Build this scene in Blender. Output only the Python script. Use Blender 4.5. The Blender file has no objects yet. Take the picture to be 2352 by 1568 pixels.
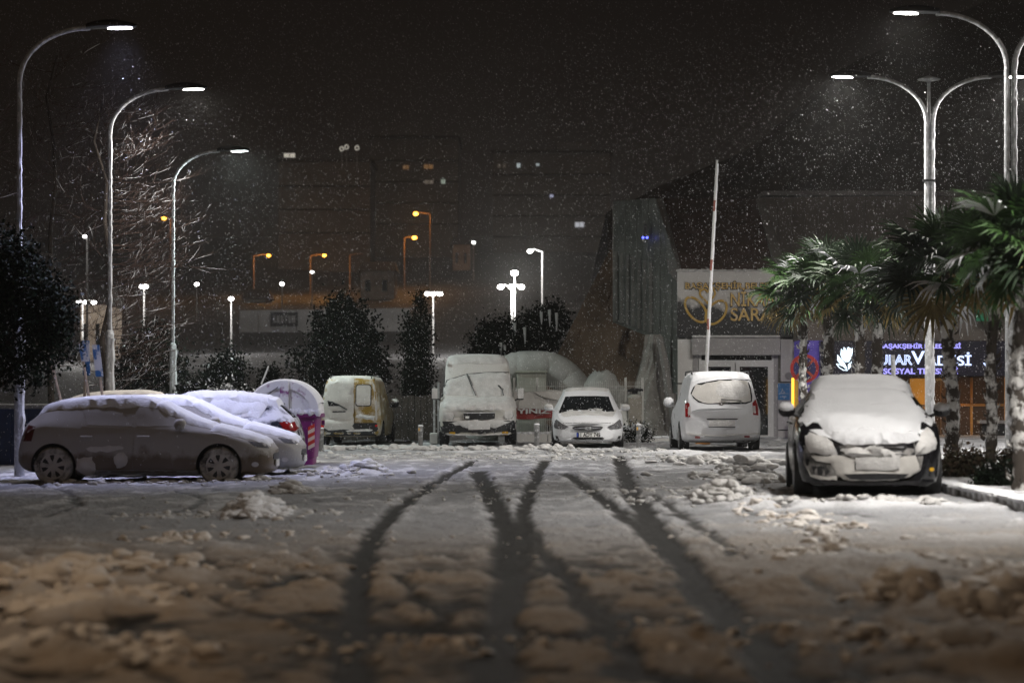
import bpy, bmesh, math, random
import numpy as np
from mathutils import Vector, Matrix
from mathutils.bvhtree import BVHTree
from mathutils.geometry import delaunay_2d_cdt

scene = bpy.context.scene
COL = scene.collection
R = math.radians

# ------------------------------------------------------------------ camera
CAM_H, FPX, HORIZON, CX = 1.42, 5553.0, 897.0, 1176.0     # height, focal length and horizon of the photograph (2352 px wide)
cd = bpy.data.cameras.new('camera')
cam = bpy.data.objects.new('camera', cd); COL.objects.link(cam)
cam.location = (0, 0, CAM_H); cam.rotation_euler = (R(90), 0, 0)
cd.sensor_width = 36.0; cd.lens = 85.0; cd.shift_y = (HORIZON - 784) / 2352.0
cd.clip_start = 0.1; cd.clip_end = 3000
cd.dof.use_dof = True; cd.dof.focus_distance = 54.0; cd.dof.aperture_fstop = 1.5
scene.camera = cam

# ------------------------------------------------------------------ night sky
world = bpy.data.worlds.new('World'); scene.world = world; world.use_nodes = True
wn = world.node_tree; wn.nodes.clear()
wo = wn.nodes.new('ShaderNodeOutputWorld'); bg = wn.nodes.new('ShaderNodeBackground')
tcw = wn.nodes.new('ShaderNodeTexCoord'); sep = wn.nodes.new('ShaderNodeSeparateXYZ')
rmp = wn.nodes.new('ShaderNodeValToRGB')
wn.links.new(tcw.outputs['Generated'], sep.inputs[0]); wn.links.new(sep.outputs['Z'], rmp.inputs[0])
e = rmp.color_ramp.elements
e[0].position = 0.0; e[0].color = (0.0052, 0.0037, 0.0029, 1)
e[1].position = 0.35; e[1].color = (0.0028, 0.0016, 0.0011, 1)
wn.links.new(rmp.outputs[0], bg.inputs[0]); bg.inputs[1].default_value = 1.0
wn.links.new(bg.outputs[0], wo.inputs[0])

# warm, very soft glow of the sodium-lit snow cloud behind the camera
sd = bpy.data.lights.new('sun', 'SUN'); sd.energy = 0.10; sd.angle = R(75); sd.color = (1.0, 0.74, 0.52)
sun = bpy.data.objects.new('sun', sd); COL.objects.link(sun)
sun.rotation_euler = (R(38), 0, R(-18))

scene.view_settings.view_transform = 'Standard'; scene.view_settings.look = 'None'
scene.view_settings.exposure = 0.0; scene.view_settings.gamma = 1.0
scene.render.engine = 'CYCLES'
scene.cycles.use_denoising = True
try:
    scene.cycles.denoiser = 'OPENIMAGEDENOISE'
except Exception:
    pass
scene.cycles.use_adaptive_sampling = True; scene.cycles.adaptive_threshold = 0.02
scene.cycles.max_bounces = 4; scene.cycles.diffuse_bounces = 2; scene.cycles.glossy_bounces = 2
scene.cycles.transmission_bounces = 3; scene.cycles.volume_bounces = 0; scene.cycles.transparent_max_bounces = 8
scene.cycles.sample_clamp_indirect = 3.0; scene.cycles.sample_clamp_direct = 0.0
scene.cycles.caustics_reflective = False; scene.cycles.caustics_refractive = False

# ------------------------------------------------------------------ helpers
def ground_base(x, y):
    """Cross fall of the car park, a little higher on the right."""
    return 0.015 * max(-12.0, min(12.0, x))

def W(px, py, Y):
    """World point seen at photograph pixel (2352 px wide) at distance Y."""
    return Vector(((px - CX) * Y / FPX, Y, CAM_H + (HORIZON - py) * Y / FPX))

def G(px, py):
    """Ground point seen at a photograph pixel."""
    X = 0.0
    for _ in range(4):
        Y = (CAM_H - 0.015 * X) * FPX / (py - HORIZON); X = (px - CX) * Y / FPX
    return X, Y

def smooth(a, b, x):
    t = max(0.0, min(1.0, (x - a) / (b - a))); return t * t * (3 - 2 * t)

class MB:
    """Collects shapes; build() links them as one mesh object."""
    def __init__(s): s.v = []; s.f = []; s.m = []; s.mi = 0
    def add(s, vs, fs):
        o = len(s.v); s.v += [tuple(v) for v in vs]; s.f += [tuple(i + o for i in f) for f in fs]; s.m += [s.mi] * len(fs); return s
    def box(s, c, d, rz=0.0, M=None):
        x, y, z = d[0] / 2, d[1] / 2, d[2] / 2
        vs = [Vector(p) for p in ((-x,-y,-z),(x,-y,-z),(x,y,-z),(-x,y,-z),(-x,-y,z),(x,-y,z),(x,y,z),(-x,y,z))]
        M = (Matrix.Translation(c) @ Matrix.Rotation(rz, 4, 'Z')) @ M if M else Matrix.Translation(c) @ Matrix.Rotation(rz, 4, 'Z')
        return s.add([M @ v for v in vs], [(0,3,2,1),(4,5,6,7),(0,1,5,4),(1,2,6,5),(2,3,7,6),(3,0,4,7)])
    def bbox(s, c, d, b=0.02):
        """Box with chamfered vertical and top edges."""
        x, y, z = d[0] / 2, d[1] / 2, d[2] / 2; cx, cy, cz = c; rings = []
        for zz, i in ((-z, b), (-z + b, 0), (z - b, 0), (z, b)):
            rings.append([(cx + p[0], cy + p[1], cz + zz) for p in ((-x+i+b*.5,-y+i),(x-i-b*.5,-y+i),(x-i,-y+i+b*.5),(x-i,y-i-b*.5),(x-i-b*.5,y-i),(-x+i+b*.5,y-i),(-x+i,y-i-b*.5),(-x+i,-y+i+b*.5))])
        return s.rings(rings, True, True)
    def rings(s, rings, cap0=True, cap1=True, close=True):
        n = len(rings[0]); vs = [p for r in rings for p in r]; fs = []
        for i in range(len(rings) - 1):
            for j in range(n if close else n - 1):
                k = (j + 1) % n; fs.append((i*n+j, i*n+k, (i+1)*n+k, (i+1)*n+j))
        if cap0: fs.append(tuple(range(n))[::-1])
        if cap1: fs.append(tuple((len(rings)-1)*n + j for j in range(n)))
        return s.add(vs, fs)
    def tube(s, pts, rad, n=8, cap=True):
        pts = [Vector(p) for p in pts]
        if not hasattr(rad, '__len__'): rad = [rad] * len(pts)
        rings = []; up = None
        for i, p in enumerate(pts):
            t = (pts[min(i+1, len(pts)-1)] - pts[max(i-1, 0)])
            if t.length < 1e-9: t = Vector((0, 0, 1))
            t.normalize()
            if up is None or abs(up.dot(t)) > 0.98: up = Vector((0, 0, 1)) if abs(t.z) < 0.9 else Vector((0, 1, 0))
            a = t.cross(up).normalized(); b = a.cross(t).normalized(); up = b
            rings.append([p + (a * math.cos(2*math.pi*k/n) + b * math.sin(2*math.pi*k/n)) * rad[i] for k in range(n)])
        return s.rings(rings, cap, cap)
    def lathe(s, prof, n=16, c=(0,0,0), axis='z', cap=True):
        rings = []
        for r, h in prof:
            ring = []
            for k in range(n):
                a = 2*math.pi*k/n; p = (r*math.cos(a), r*math.sin(a), h)
                if axis == 'y': p = (p[0], p[2], p[1])
                if axis == 'x': p = (p[2], p[0], p[1])
                ring.append((c[0]+p[0], c[1]+p[1], c[2]+p[2]))
            rings.append(ring)
        return s.rings(rings, cap, cap)
    def ball(s, c, r, n=8, m=6, seed=None, amp=0.0):
        rng = random.Random(seed); rings = []
        rr = r if hasattr(r, '__len__') else (r, r, r)
        for i in range(1, m):
            t = math.pi*i/m; ring = []
            for k in range(n):
                a = 2*math.pi*k/n; q = 1 + (rng.uniform(-amp, amp) if amp else 0)
                ring.append((c[0]+rr[0]*math.sin(t)*math.cos(a)*q, c[1]+rr[1]*math.sin(t)*math.sin(a)*q, c[2]-rr[2]*math.cos(t)*q))
            rings.append(ring)
        return s.rings(rings, True, True)
    def prism(s, poly, h, M):
        """Flat polygon (x, y) extruded by h along z, placed by the matrix M."""
        n = len(poly); vs = [M @ Vector((p[0], p[1], 0)) for p in poly] + [M @ Vector((p[0], p[1], h)) for p in poly]
        return s.add(vs, [tuple(range(n))[::-1], tuple(range(n, 2*n))] + [(i, (i+1) % n, n+(i+1) % n, n+i) for i in range(n)])
    def mesh(s, name, mats, smoothf=False):
        me = bpy.data.meshes.new(name); me.from_pydata(s.v, [], s.f)
        for m in (mats if isinstance(mats, (list, tuple)) else [mats]): me.materials.append(m)
        if any(s.m): me.polygons.foreach_set('material_index', s.m)
        if smoothf: me.polygons.foreach_set('use_smooth', [True] * len(me.polygons))
        me.update(); return me
    def build(s, name, mats, parent=None, smoothf=False, fix=True):
        me = s.mesh(name, mats, smoothf)
        if fix:
            bm = bmesh.new(); bm.from_mesh(me); bmesh.ops.recalc_face_normals(bm, faces=bm.faces); bm.to_mesh(me); bm.free()
        if smoothf: auto_smooth(me)
        return link(name, me, parent)

def auto_smooth(me, ang=R(42)):
    try: me.set_sharp_from_angle(angle=ang)
    except Exception: pass

def link(name, data, parent=None):
    o = bpy.data.objects.new(name, data); COL.objects.link(o)
    if parent is not None: o.parent = parent
    return o

def tag(o, label=None, cat=None, group=None, kind=None):
    if label: o['label'] = label
    if cat: o['category'] = cat
    if group: o['group'] = group
    if kind: o['kind'] = kind
    return o

def thing(name, loc, label, cat, group=None, rz=0.0):
    o = bpy.data.objects.new(name, None); COL.objects.link(o)
    o.empty_display_size = 0.2; o.location = loc; o.rotation_euler = (0, 0, rz)
    return tag(o, label, cat, group)

def copy_tree(o, parent=None):
    c = o.copy(); COL.objects.link(c); c.parent = parent
    for ch in list(o.children): copy_tree(ch, c)
    return c

# ------------------------------------------------------------------ materials
def mat(name, col, rough=0.6, metal=0.0, var=0.15, scale=4.0, bump=0.0, bscale=40.0, emit=None, estr=0.0, spec=None, coat=0.0, trans=0.0):
    m = bpy.data.materials.new(name); m.use_nodes = True; nt = m.node_tree; b = nt.nodes['Principled BSDF']
    tc = nt.nodes.new('ShaderNodeTexCoord')
    nz = nt.nodes.new('ShaderNodeTexNoise'); nz.inputs['Scale'].default_value = scale; nz.inputs['Detail'].default_value = 6
    nt.links.new(tc.outputs['Object'], nz.inputs['Vector'])
    cr = nt.nodes.new('ShaderNodeValToRGB'); cr.color_ramp.elements[0].position = 0.3; cr.color_ramp.elements[1].position = 0.7
    cr.color_ramp.elements[0].color = tuple(c * (1 - var) for c in col) + (1,); cr.color_ramp.elements[1].color = tuple(min(1, c * (1 + var)) for c in col) + (1,)
    nt.links.new(nz.outputs[0], cr.inputs[0]); nt.links.new(cr.outputs[0], b.inputs['Base Color'])
    b.inputs['Roughness'].default_value = rough; b.inputs['Metallic'].default_value = metal
    if spec is not None: b.inputs['Specular IOR Level'].default_value = spec
    if coat: b.inputs['Coat Weight'].default_value = coat; b.inputs['Coat Roughness'].default_value = 0.08
    if trans: b.inputs['Transmission Weight'].default_value = trans
    if bump:
        n2 = nt.nodes.new('ShaderNodeTexNoise'); n2.inputs['Scale'].default_value = bscale; n2.inputs['Detail'].default_value = 5
        nt.links.new(tc.outputs['Object'], n2.inputs['Vector'])
        bp = nt.nodes.new('ShaderNodeBump'); bp.inputs['Strength'].default_value = bump; bp.inputs['Distance'].default_value = 0.03
        nt.links.new(n2.outputs[0], bp.inputs['Height']); nt.links.new(bp.outputs[0], b.inputs['Normal'])
    if emit: b.inputs['Emission Color'].default_value = tuple(emit) + (1,); b.inputs['Emission Strength'].default_value = estr
    return m

def mix_mat(name, a, b, lo, hi, scale=3.0, ra=0.35, rb=0.75, up=0.0, bump=0.25, detail=8, zlo=None, zhi=None):
    """Paint or bark (a) under blown snow (b): the snow sticks in patches, more where the face looks up."""
    m = bpy.data.materials.new(name); m.use_nodes = True; nt = m.node_tree; bs = nt.nodes['Principled BSDF']
    tc = nt.nodes.new('ShaderNodeTexCoord'); nz = nt.nodes.new('ShaderNodeTexNoise')
    nz.inputs['Scale'].default_value = scale; nz.inputs['Detail'].default_value = detail; nz.inputs['Roughness'].default_value = 0.6
    nt.links.new(tc.outputs['Object'], nz.inputs['Vector'])
    fac = nz.outputs[0]
    if up:
        ge = nt.nodes.new('ShaderNodeNewGeometry'); sx = nt.nodes.new('ShaderNodeSeparateXYZ'); nt.links.new(ge.outputs['Normal'], sx.inputs[0])
        ma = nt.nodes.new('ShaderNodeMath'); ma.operation = 'MULTIPLY_ADD'; ma.inputs[1].default_value = up
        nt.links.new(sx.outputs['Z'], ma.inputs[0]); nt.links.new(fac, ma.inputs[2]); fac = ma.outputs[0]
    if zlo is not None:
        s2 = nt.nodes.new('ShaderNodeSeparateXYZ'); nt.links.new(tc.outputs['Object'], s2.inputs[0])
        mr = nt.nodes.new('ShaderNodeMapRange'); mr.inputs['From Min'].default_value = zlo; mr.inputs['From Max'].default_value = zhi
        mr.inputs['To Min'].default_value = -0.35; mr.inputs['To Max'].default_value = 0.25
        nt.links.new(s2.outputs['Z'], mr.inputs['Value'])
        ad = nt.nodes.new('ShaderNodeMath'); ad.operation = 'ADD'; nt.links.new(fac, ad.inputs[0]); nt.links.new(mr.outputs[0], ad.inputs[1]); fac = ad.outputs[0]
    rp = nt.nodes.new('ShaderNodeMapRange'); rp.inputs['From Min'].default_value = lo; rp.inputs['From Max'].default_value = hi
    nt.links.new(fac, rp.inputs['Value'])
    mx = nt.nodes.new('ShaderNodeMix'); mx.data_type = 'RGBA'; mx.inputs['A'].default_value = tuple(a) + (1,); mx.inputs['B'].default_value = tuple(b) + (1,)
    nt.links.new(rp.outputs[0], mx.inputs['Factor']); nt.links.new(mx.outputs['Result'], bs.inputs['Base Color'])
    mr2 = nt.nodes.new('ShaderNodeMapRange'); mr2.inputs['To Min'].default_value = ra; mr2.inputs['To Max'].default_value = rb
    nt.links.new(rp.outputs[0], mr2.inputs['Value']); nt.links.new(mr2.outputs[0], bs.inputs['Roughness'])
    n2 = nt.nodes.new('ShaderNodeTexNoise'); n2.inputs['Scale'].default_value = 55; nt.links.new(tc.outputs['Object'], n2.inputs['Vector'])
    mu = nt.nodes.new('ShaderNodeMath'); mu.operation = 'MULTIPLY_ADD'; mu.inputs[1].default_value = 0.25; nt.links.new(n2.outputs[0], mu.inputs[0]); nt.links.new(rp.outputs[0], mu.inputs[2])
    bp = nt.nodes.new('ShaderNodeBump'); bp.inputs['Strength'].default_value = bump; bp.inputs['Distance'].default_value = 0.02
    nt.links.new(mu.outputs[0], bp.inputs['Height']); nt.links.new(bp.outputs[0], bs.inputs['Normal'])
    return m

SNOW = (0.80, 0.81, 0.84)
M = {}
M['snow'] = mat('snow', SNOW, 0.7, var=0.05, scale=3, bump=0.35, bscale=30)
M['wet_snow'] = mat('wet_snow', (0.62, 0.61, 0.60), 0.6, var=0.14, scale=6, bump=0.4, bscale=22)
M['caked'] = mat('caked_snow', (0.58, 0.56, 0.53), 0.75, var=0.10, scale=5, bump=0.25, bscale=60)
M['slush'] = mix_mat('slush_lumps', (0.44, 0.345, 0.26), (0.78, 0.735, 0.69), 0.30, 0.50, scale=1.3, ra=0.35, rb=0.6, bump=0.3)
M['galv'] = mix_mat('galvanised_steel', (0.42, 0.43, 0.44), SNOW, 0.50, 0.66, scale=9, ra=0.38, rb=0.7)
M['dark_metal'] = mat('dark_metal', (0.02, 0.02, 0.022), 0.4, 0.3, var=0.3)
M['black_plastic'] = mat('black_plastic', (0.018, 0.018, 0.02), 0.45, var=0.3, scale=12)
M['rubber'] = mat('rubber', (0.016, 0.016, 0.017), 0.7, var=0.3, scale=20, bump=0.2)
M['glass'] = mat('window_glass', (0.012, 0.014, 0.016), 0.07, spec=0.6, var=0.3, scale=3)
M['chrome'] = mat('chrome', (0.62, 0.63, 0.65), 0.15, 1.0, var=0.05)
M['alloy'] = mat('alloy_rim', (0.36, 0.36, 0.36), 0.4, 0.6, var=0.12, scale=14)
M['lamp_glass'] = mat('headlamp_glass', (0.20, 0.20, 0.21), 0.08, 0.3, var=0.35, scale=18, coat=0.6)
M['red_lens'] = mat('red_lens', (0.26, 0.008, 0.010), 0.15, var=0.15, coat=0.6)
M['clear_lens'] = mat('clear_lens', (0.52, 0.50, 0.50), 0.12, var=0.1, coat=0.6)
M['amber_lens'] = mat('amber_lens', (0.72, 0.40, 0.02), 0.2, var=0.1, coat=0.4)
M['plate_white'] = mat('plate_white', (0.74, 0.74, 0.72), 0.4, var=0.08, scale=14)
M['plate_blue'] = mat('plate_blue', (0.02, 0.06, 0.42), 0.4)
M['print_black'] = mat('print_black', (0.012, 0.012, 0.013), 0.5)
M['white_paint'] = mix_mat('white_car_paint', (0.70, 0.71, 0.73), (0.76, 0.77, 0.80), 0.40, 0.62, scale=2.2, ra=0.25, rb=0.65, up=0.3, bump=0.1)

# ------------------------------------------------------------------ ground
_rt = np.random.RandomState(7).rand(512, 512)
def vnoise(x, y, scale, seed=0):
    x = x / scale + seed * 17.31; y = y / scale + seed * 9.77
    xi = np.floor(x).astype(int); yi = np.floor(y).astype(int); fx = x - xi; fy = y - yi
    fx = fx * fx * (3 - 2 * fx); fy = fy * fy * (3 - 2 * fy)
    a = _rt[xi % 512, yi % 512]; b = _rt[(xi + 1) % 512, yi % 512]; c = _rt[xi % 512, (yi + 1) % 512]; d = _rt[(xi + 1) % 512, (yi + 1) % 512]
    return (a * (1 - fx) + b * fx) * (1 - fy) + (c * (1 - fx) + d * fx) * fy
def fbm(x, y, scale, oct=4, seed=0, gain=0.5):
    s = np.zeros_like(x, dtype=float); a = 1.0; t = 0.0
    for o in range(oct):
        s += a * vnoise(x, y, scale, seed + o * 3); t += a; a *= gain; scale *= 0.5
    return s / t
def sstep(a, b, x):
    t = np.clip((x - a) / (b - a), 0, 1); return t * t * (3 - 2 * t)

SLY = [-500, 74, 90, 110, 150, 175, 210, 260, 350, 450, 900]
SLZ = [0, 0, 0.6, 2.2, 3.6, 5.2, 8, 12, 22, 30, 30]
def terrain(x, y):
    return 0.015 * np.clip(x, -12, 12) + np.interp(y, SLY, SLZ)
def tz(x, y): return float(terrain(np.array([x]), np.array([y]))[0])

# wheel tracks, traced on the lot as runs of ground points
TRACKS = [  # (half width, strength, photograph pixels)
    (0.10, 1.0, [(805,1600),(812,1500),(825,1330),(858,1235),(905,1180),(960,1140),(1030,1095),(1090,1062)]),
    (0.13, 0.95, [(1120,1600),(1150,1450),(1172,1330),(1165,1230),(1140,1170),(1115,1120),(1098,1085)]),
    (0.10, 0.95, [(1190,1300),(1200,1210),(1207,1150),(1232,1100),(1252,1060)]),
    (0.09, 0.75, [(1490,1600),(1390,1450),(1290,1330),(1225,1250),(1195,1180)]),
    (0.13, 1.0, [(1830,1620),(1760,1520),(1650,1400),(1560,1290),(1500,1210),(1450,1135),(1428,1075),(1420,1050)]),
    (0.10, 0.9, [(1650,1400),(1560,1300),(1460,1210),(1370,1140),(1300,1090)]),
    (0.07, 0.7, [(1700,1290),(1640,1240),(1570,1190),(1500,1140)]),
    (0.06, 0.7, [(905,1330),(960,1380),(1020,1440)]),
    (0.07, 0.55, [(300,1330),(520,1400),(760,1450),(800,1470)]),
    (0.07, 0.55, [(60,1440),(260,1520),(420,1600)]),
    (0.07, 0.6, [(60,1110),(160,1135),(180,1165),(100,1195)]),
    (0.07, 0.6, [(400,1130),(470,1150),(430,1175),(360,1190)]),
    (0.07, 0.5, [(1830,1330),(1960,1400),(2150,1440),(2352,1450)]),
    (0.06, 0.5, [(1640,1420),(1750,1470),(1900,1440),(2060,1390)]),
    (0.08, 0.6, [(1780,1150),(1800,1175),(1790,1180)]),
]
def snow_fields(x, y):
    """Depth of snow, bare asphalt mask and dirt over the lot."""
    wx = x + 0.14 * (fbm(x, y, 0.5, 4, 21) - 0.5); wy = y + 0.4 * (fbm(x, y, 0.8, 3, 33) - 0.5)
    grit = fbm(x, y, 0.12, 3, 141); tr = np.zeros_like(x); rim = np.zeros_like(x)
    for hw, st, px in TRACKS:
        pts = [G(*p) for p in px]
        best = np.full_like(x, 9.0)
        for (x0, y0), (x1, y1) in zip(pts[:-1], pts[1:]):
            dx, dy = x1 - x0, y1 - y0; l2 = dx*dx + dy*dy + 1e-9
            t = np.clip(((wx - x0) * dx + (wy - y0) * dy) / l2, 0, 1)
            best = np.minimum(best, np.hypot(wx - x0 - t*dx, wy - y0 - t*dy))
        tr = np.maximum(tr, st * (1 - sstep(hw * 0.65, hw * 1.45, best + 0.05 * (grit - 0.5))))
        rim = np.maximum(rim, st * np.exp(-((best - hw * 1.8) / 0.06) ** 2))
    near = 1 - sstep(17, 27, y)                       # thin slush towards the camera
    big = fbm(x, y, 2.2, 4, 3); mid = fbm(x, y * 0.55, 0.5, 4, 11); fine = fbm(x, y, 0.16, 3, 17)
    streak = fbm(x + 0.25 * y, y * 0.16, 0.22, 4, 91)
    far = sstep(24, 34, y)
    cover = sstep(0.36, 0.52, 0.34 * mid + 0.30 * big + 0.12 * fine + 0.24 * streak + 0.065)
    cover = np.maximum(cover, 0.14)
    plate = sstep(0.495, 0.575, 0.42 * fbm(x, y * 0.7, 0.75, 4, 121) + 0.33 * fbm(x, y * 0.8, 0.24, 4, 125) + 0.25 * streak + 0.07 * sstep(1.2, 2.6, np.abs(x)) + 0.10 * (fbm(x, y, 0.13, 3, 151) - 0.5))
    plate = np.maximum(plate, 0.46 * sstep(0.36, 0.60, 0.6 * mid + 0.4 * fbm(x, y, 0.12, 3, 155)))
    cover = (cover * (1 - near) + plate * near) * (1 - tr)
    ridge = sstep(0.52, 0.75, fbm(x, y * 0.6, 0.42, 4, 41))
    lump = sstep(0.48, 0.8, fbm(x, y, 0.24, 4, 51)); crumb = sstep(0.45, 0.8, fbm(x, y, 0.10, 4, 57, 0.6))
    depth = cover * (0.012 + 0.040 * ridge * (0.5 + 0.6 * near) + 0.030 * lump * (0.5 + 0.9 * near) + 0.024 * crumb * (0.8 + 0.5 * near) + 0.02 * big) + 0.018 * rim * (0.4 + crumb) * (1 - tr)
    # shoved-up banks
    def bank(cx, cy, rx, ry, h):
        q = np.hypot((x - cx) / rx, (y - cy) / ry); return h * np.exp(-q * q * 1.6) * (0.45 + 1.1 * fbm(x, y, 0.30, 4, 61))
    for p in BANKS: depth = depth + bank(*p) * (1 - tr)
    dirt_cut = 0.42 * sstep(0.05, 0.14, depth)
    cover = np.clip(cover + sstep(0.03, 0.07, depth), 0, 1) * (1 - tr * 0.9)
    dirt = np.clip(near * 0.62 - dirt_cut + 0.35 * sstep(0.5, 0.7, fbm(x, y, 0.8, 3, 71)) * (0.3 + near) + 0.15 * tr, 0, 1)
    fresh = np.clip(sstep(0.035, 0.085, depth) + 0.8 * sstep(0.54, 0.68, fbm(x, y * 0.5, 0.35, 4, 111)) * far, 0, 1)
    return depth, np.clip(cover, 0, 1), dirt, fresh
def bk(px, py, rx, ry, h):
    X, Y = G(px, py); return (X, Y, rx, ry, h)
BANKS = [bk(590,1185,0.42,0.7,0.20), bk(660,1130,0.35,0.8,0.10), bk(830,1090,0.45,1.0,0.10), bk(1660,1155,0.45,1.0,0.16), bk(1760,1170,0.5,0.9,0.10),
         bk(2000,1172,1.6,0.6,0.07), bk(1700,1090,0.6,1.5,0.08), bk(150,1320,0.5,0.9,0.14), bk(80,1400,0.35,0.6,0.12), bk(430,1340,0.30,0.5,0.07),
         bk(2080,1385,0.26,0.35,0.16), bk(2310,1410,0.28,0.25,0.17), bk(2200,1490,0.34,0.22,0.12), bk(1500,1490,0.24,0.30,0.09), bk(1960,1300,0.40,0.5,0.08), bk(260,1420,0.35,0.35,0.11), bk(120,1520,0.30,0.22,0.10), bk(2330,1540,0.25,0.2,0.12), bk(2250,1250,0.9,0.6,0.05), bk(1230,1040,3.2,0.7,0.06), bk(1560,1045,1.2,0.5,0.08)]

def build_ground():
    xs = np.concatenate([[-520,-300,-160,-90,-60], np.arange(-40,-22,3), np.arange(-22,-10,0.4), np.arange(-10,10,0.065), np.arange(10,22,0.4), np.arange(22,41,3), [60,90,160,300,520]])
    ys = np.concatenate([[-60,-30,-10,0,5], np.arange(8,10,0.2), np.arange(10,26,0.06), np.arange(26,45,0.075), np.arange(45,62,0.11), np.arange(62,80,0.4), np.arange(80,140,3), np.arange(140,300,8), np.arange(300,560,25)])
    X, Y = np.meshgrid(xs, ys); nx, ny = len(xs), len(ys)
    Z = terrain(X, Y)
    sel = (np.abs(X) < 22) & (Y > 7) & (Y < 80)
    D = np.full_like(X, 0.03); C = np.ones_like(X); DI = np.zeros_like(X)
    d, c, di, fr_ = snow_fields(X[sel], Y[sel]); D[sel] = d; C[sel] = c; DI[sel] = di; FR_ = np.ones_like(X) * 0.5; FR_[sel] = fr_
    C[(Y > 66)] = 0.30; FR_[Y > 66] = 0.1; C[(Y > 230)] = 0.12
    Z = Z + D
    Z = np.where(Y > 80, Z + (fbm(X, Y, 14, 3, 81) - 0.5) * 0.8, Z)
    co = np.stack([X, Y, Z], -1).reshape(-1, 3)
    i = np.arange((ny - 1) * (nx - 1)); r = i // (nx - 1); q = i % (nx - 1); a = r * nx + q
    F = np.stack([a, a + 1, a + 1 + nx, a + nx], -1)
    me = bpy.data.meshes.new('ground')
    me.vertices.add(len(co)); me.vertices.foreach_set('co', co.ravel())
    me.loops.add(F.size); me.loops.foreach_set('vertex_index', F.ravel().astype(np.int32))
    me.polygons.add(len(F)); me.polygons.foreach_set('loop_start', (np.arange(len(F)) * 4).astype(np.int32))
    me.update(calc_edges=True); me.polygons.foreach_set('use_smooth', np.ones(len(F), dtype=bool))
    for nm, arr in (('snow_cover', C), ('dirt', DI), ('fresh_snow', FR_)):
        at = me.attributes.new(nm, 'FLOAT', 'POINT'); at.data.foreach_set('value', arr.ravel().astype(np.float32))
    m = bpy.data.materials.new('snowy_asphalt'); m.use_nodes = True; nt = m.node_tree; b = nt.nodes['Principled BSDF']
    def N(t, **k):
        n = nt.nodes.new(t)
        for kk, v in k.items(): setattr(n, kk, v)
        return n
    ac = N('ShaderNodeAttribute', attribute_name='snow_cover'); ad = N('ShaderNodeAttribute', attribute_name='dirt')
    tc = N('ShaderNodeTexCoord')
    n1 = N('ShaderNodeTexNoise'); n1.inputs['Scale'].default_value = 7; n1.inputs['Detail'].default_value = 8; nt.links.new(tc.outputs['Object'], n1.inputs['Vector'])
    n2 = N('ShaderNodeTexNoise'); n2.inputs['Scale'].default_value = 45; n2.inputs['Detail'].default_value = 4; nt.links.new(tc.outputs['Object'], n2.inputs['Vector'])
    sm = N('ShaderNodeMath', operation='MULTIPLY_ADD'); sm.inputs[1].default_value = 0.5; nt.links.new(n1.outputs[0], sm.inputs[0]); nt.links.new(ac.outputs['Fac'], sm.inputs[2])
    mr = N('ShaderNodeMapRange'); mr.inputs['From Min'].default_value = 0.28; mr.inputs['From Max'].default_value = 1.0; nt.links.new(sm.outputs[0], mr.inputs['Value'])
    sn = N('ShaderNodeMix', data_type='RGBA'); af = N('ShaderNodeAttribute', attribute_name='fresh_snow'); fs = N('ShaderNodeMix', data_type='RGBA'); fs.inputs['A'].default_value = (0.34, 0.345, 0.365, 1); fs.inputs['B'].default_value = (0.74, 0.745, 0.77, 1); nt.links.new(af.outputs['Fac'], fs.inputs['Factor']); nt.links.new(fs.outputs['Result'], sn.inputs['A']); sn.inputs['B'].default_value = (0.47, 0.395, 0.325, 1)
    dm = N('ShaderNodeMath', operation='MULTIPLY_ADD'); dm.inputs[1].default_value = 0.9; dm.inputs[2].default_value = -0.45
    nt.links.new(n1.outputs[0], dm.inputs[0]); da = N('ShaderNodeMath', operation='ADD', use_clamp=True); nt.links.new(dm.outputs[0], da.inputs[0]); nt.links.new(ad.outputs['Fac'], da.inputs[1])
    nt.links.new(da.outputs[0], sn.inputs['Factor'])
    asp = N('ShaderNodeValToRGB'); asp.color_ramp.elements[0].color = (0.009, 0.0085, 0.008, 1); asp.color_ramp.elements[1].color = (0.030, 0.027, 0.025, 1); nt.links.new(n2.outputs[0], asp.inputs[0])
    mx = N('ShaderNodeMix', data_type='RGBA'); nt.links.new(mr.outputs[0], mx.inputs['Factor']); nt.links.new(asp.outputs[0], mx.inputs['A']); nt.links.new(sn.outputs['Result'], mx.inputs['B'])
    nt.links.new(mx.outputs['Result'], b.inputs['Base Color'])
    rr = N('ShaderNodeMapRange'); b.inputs['Specular IOR Level'].default_value = 0.18; rr.inputs['To Min'].default_value = 0.62; rr.inputs['To Max'].default_value = 0.72; nt.links.new(mr.outputs[0], rr.inputs['Value']); nt.links.new(rr.outputs[0], b.inputs['Roughness'])
    n3 = N('ShaderNodeTexNoise'); n3.inputs['Scale'].default_value = 19; n3.inputs['Detail'].default_value = 6; n3.inputs['Roughness'].default_value = 0.65; nt.links.new(tc.outputs['Object'], n3.inputs['Vector'])
    hb = N('ShaderNodeMath', operation='MULTIPLY_ADD'); hb.inputs[1].default_value = 1.3; nt.links.new(n3.outputs[0], hb.inputs[0]); nt.links.new(n1.outputs[0], hb.inputs[2])
    nt.links.new(n3.outputs[0], dm.inputs[0])
    bp = N('ShaderNodeBump'); bp.inputs['Strength'].default_value = 0.8; bp.inputs['Distance'].default_value = 0.05; nt.links.new(hb.outputs[0], bp.inputs['Height']); nt.links.new(bp.outputs[0], b.inputs['Normal'])
    me.materials.append(m)
    return tag(link('ground', me), kind='structure')
build_ground()

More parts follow.
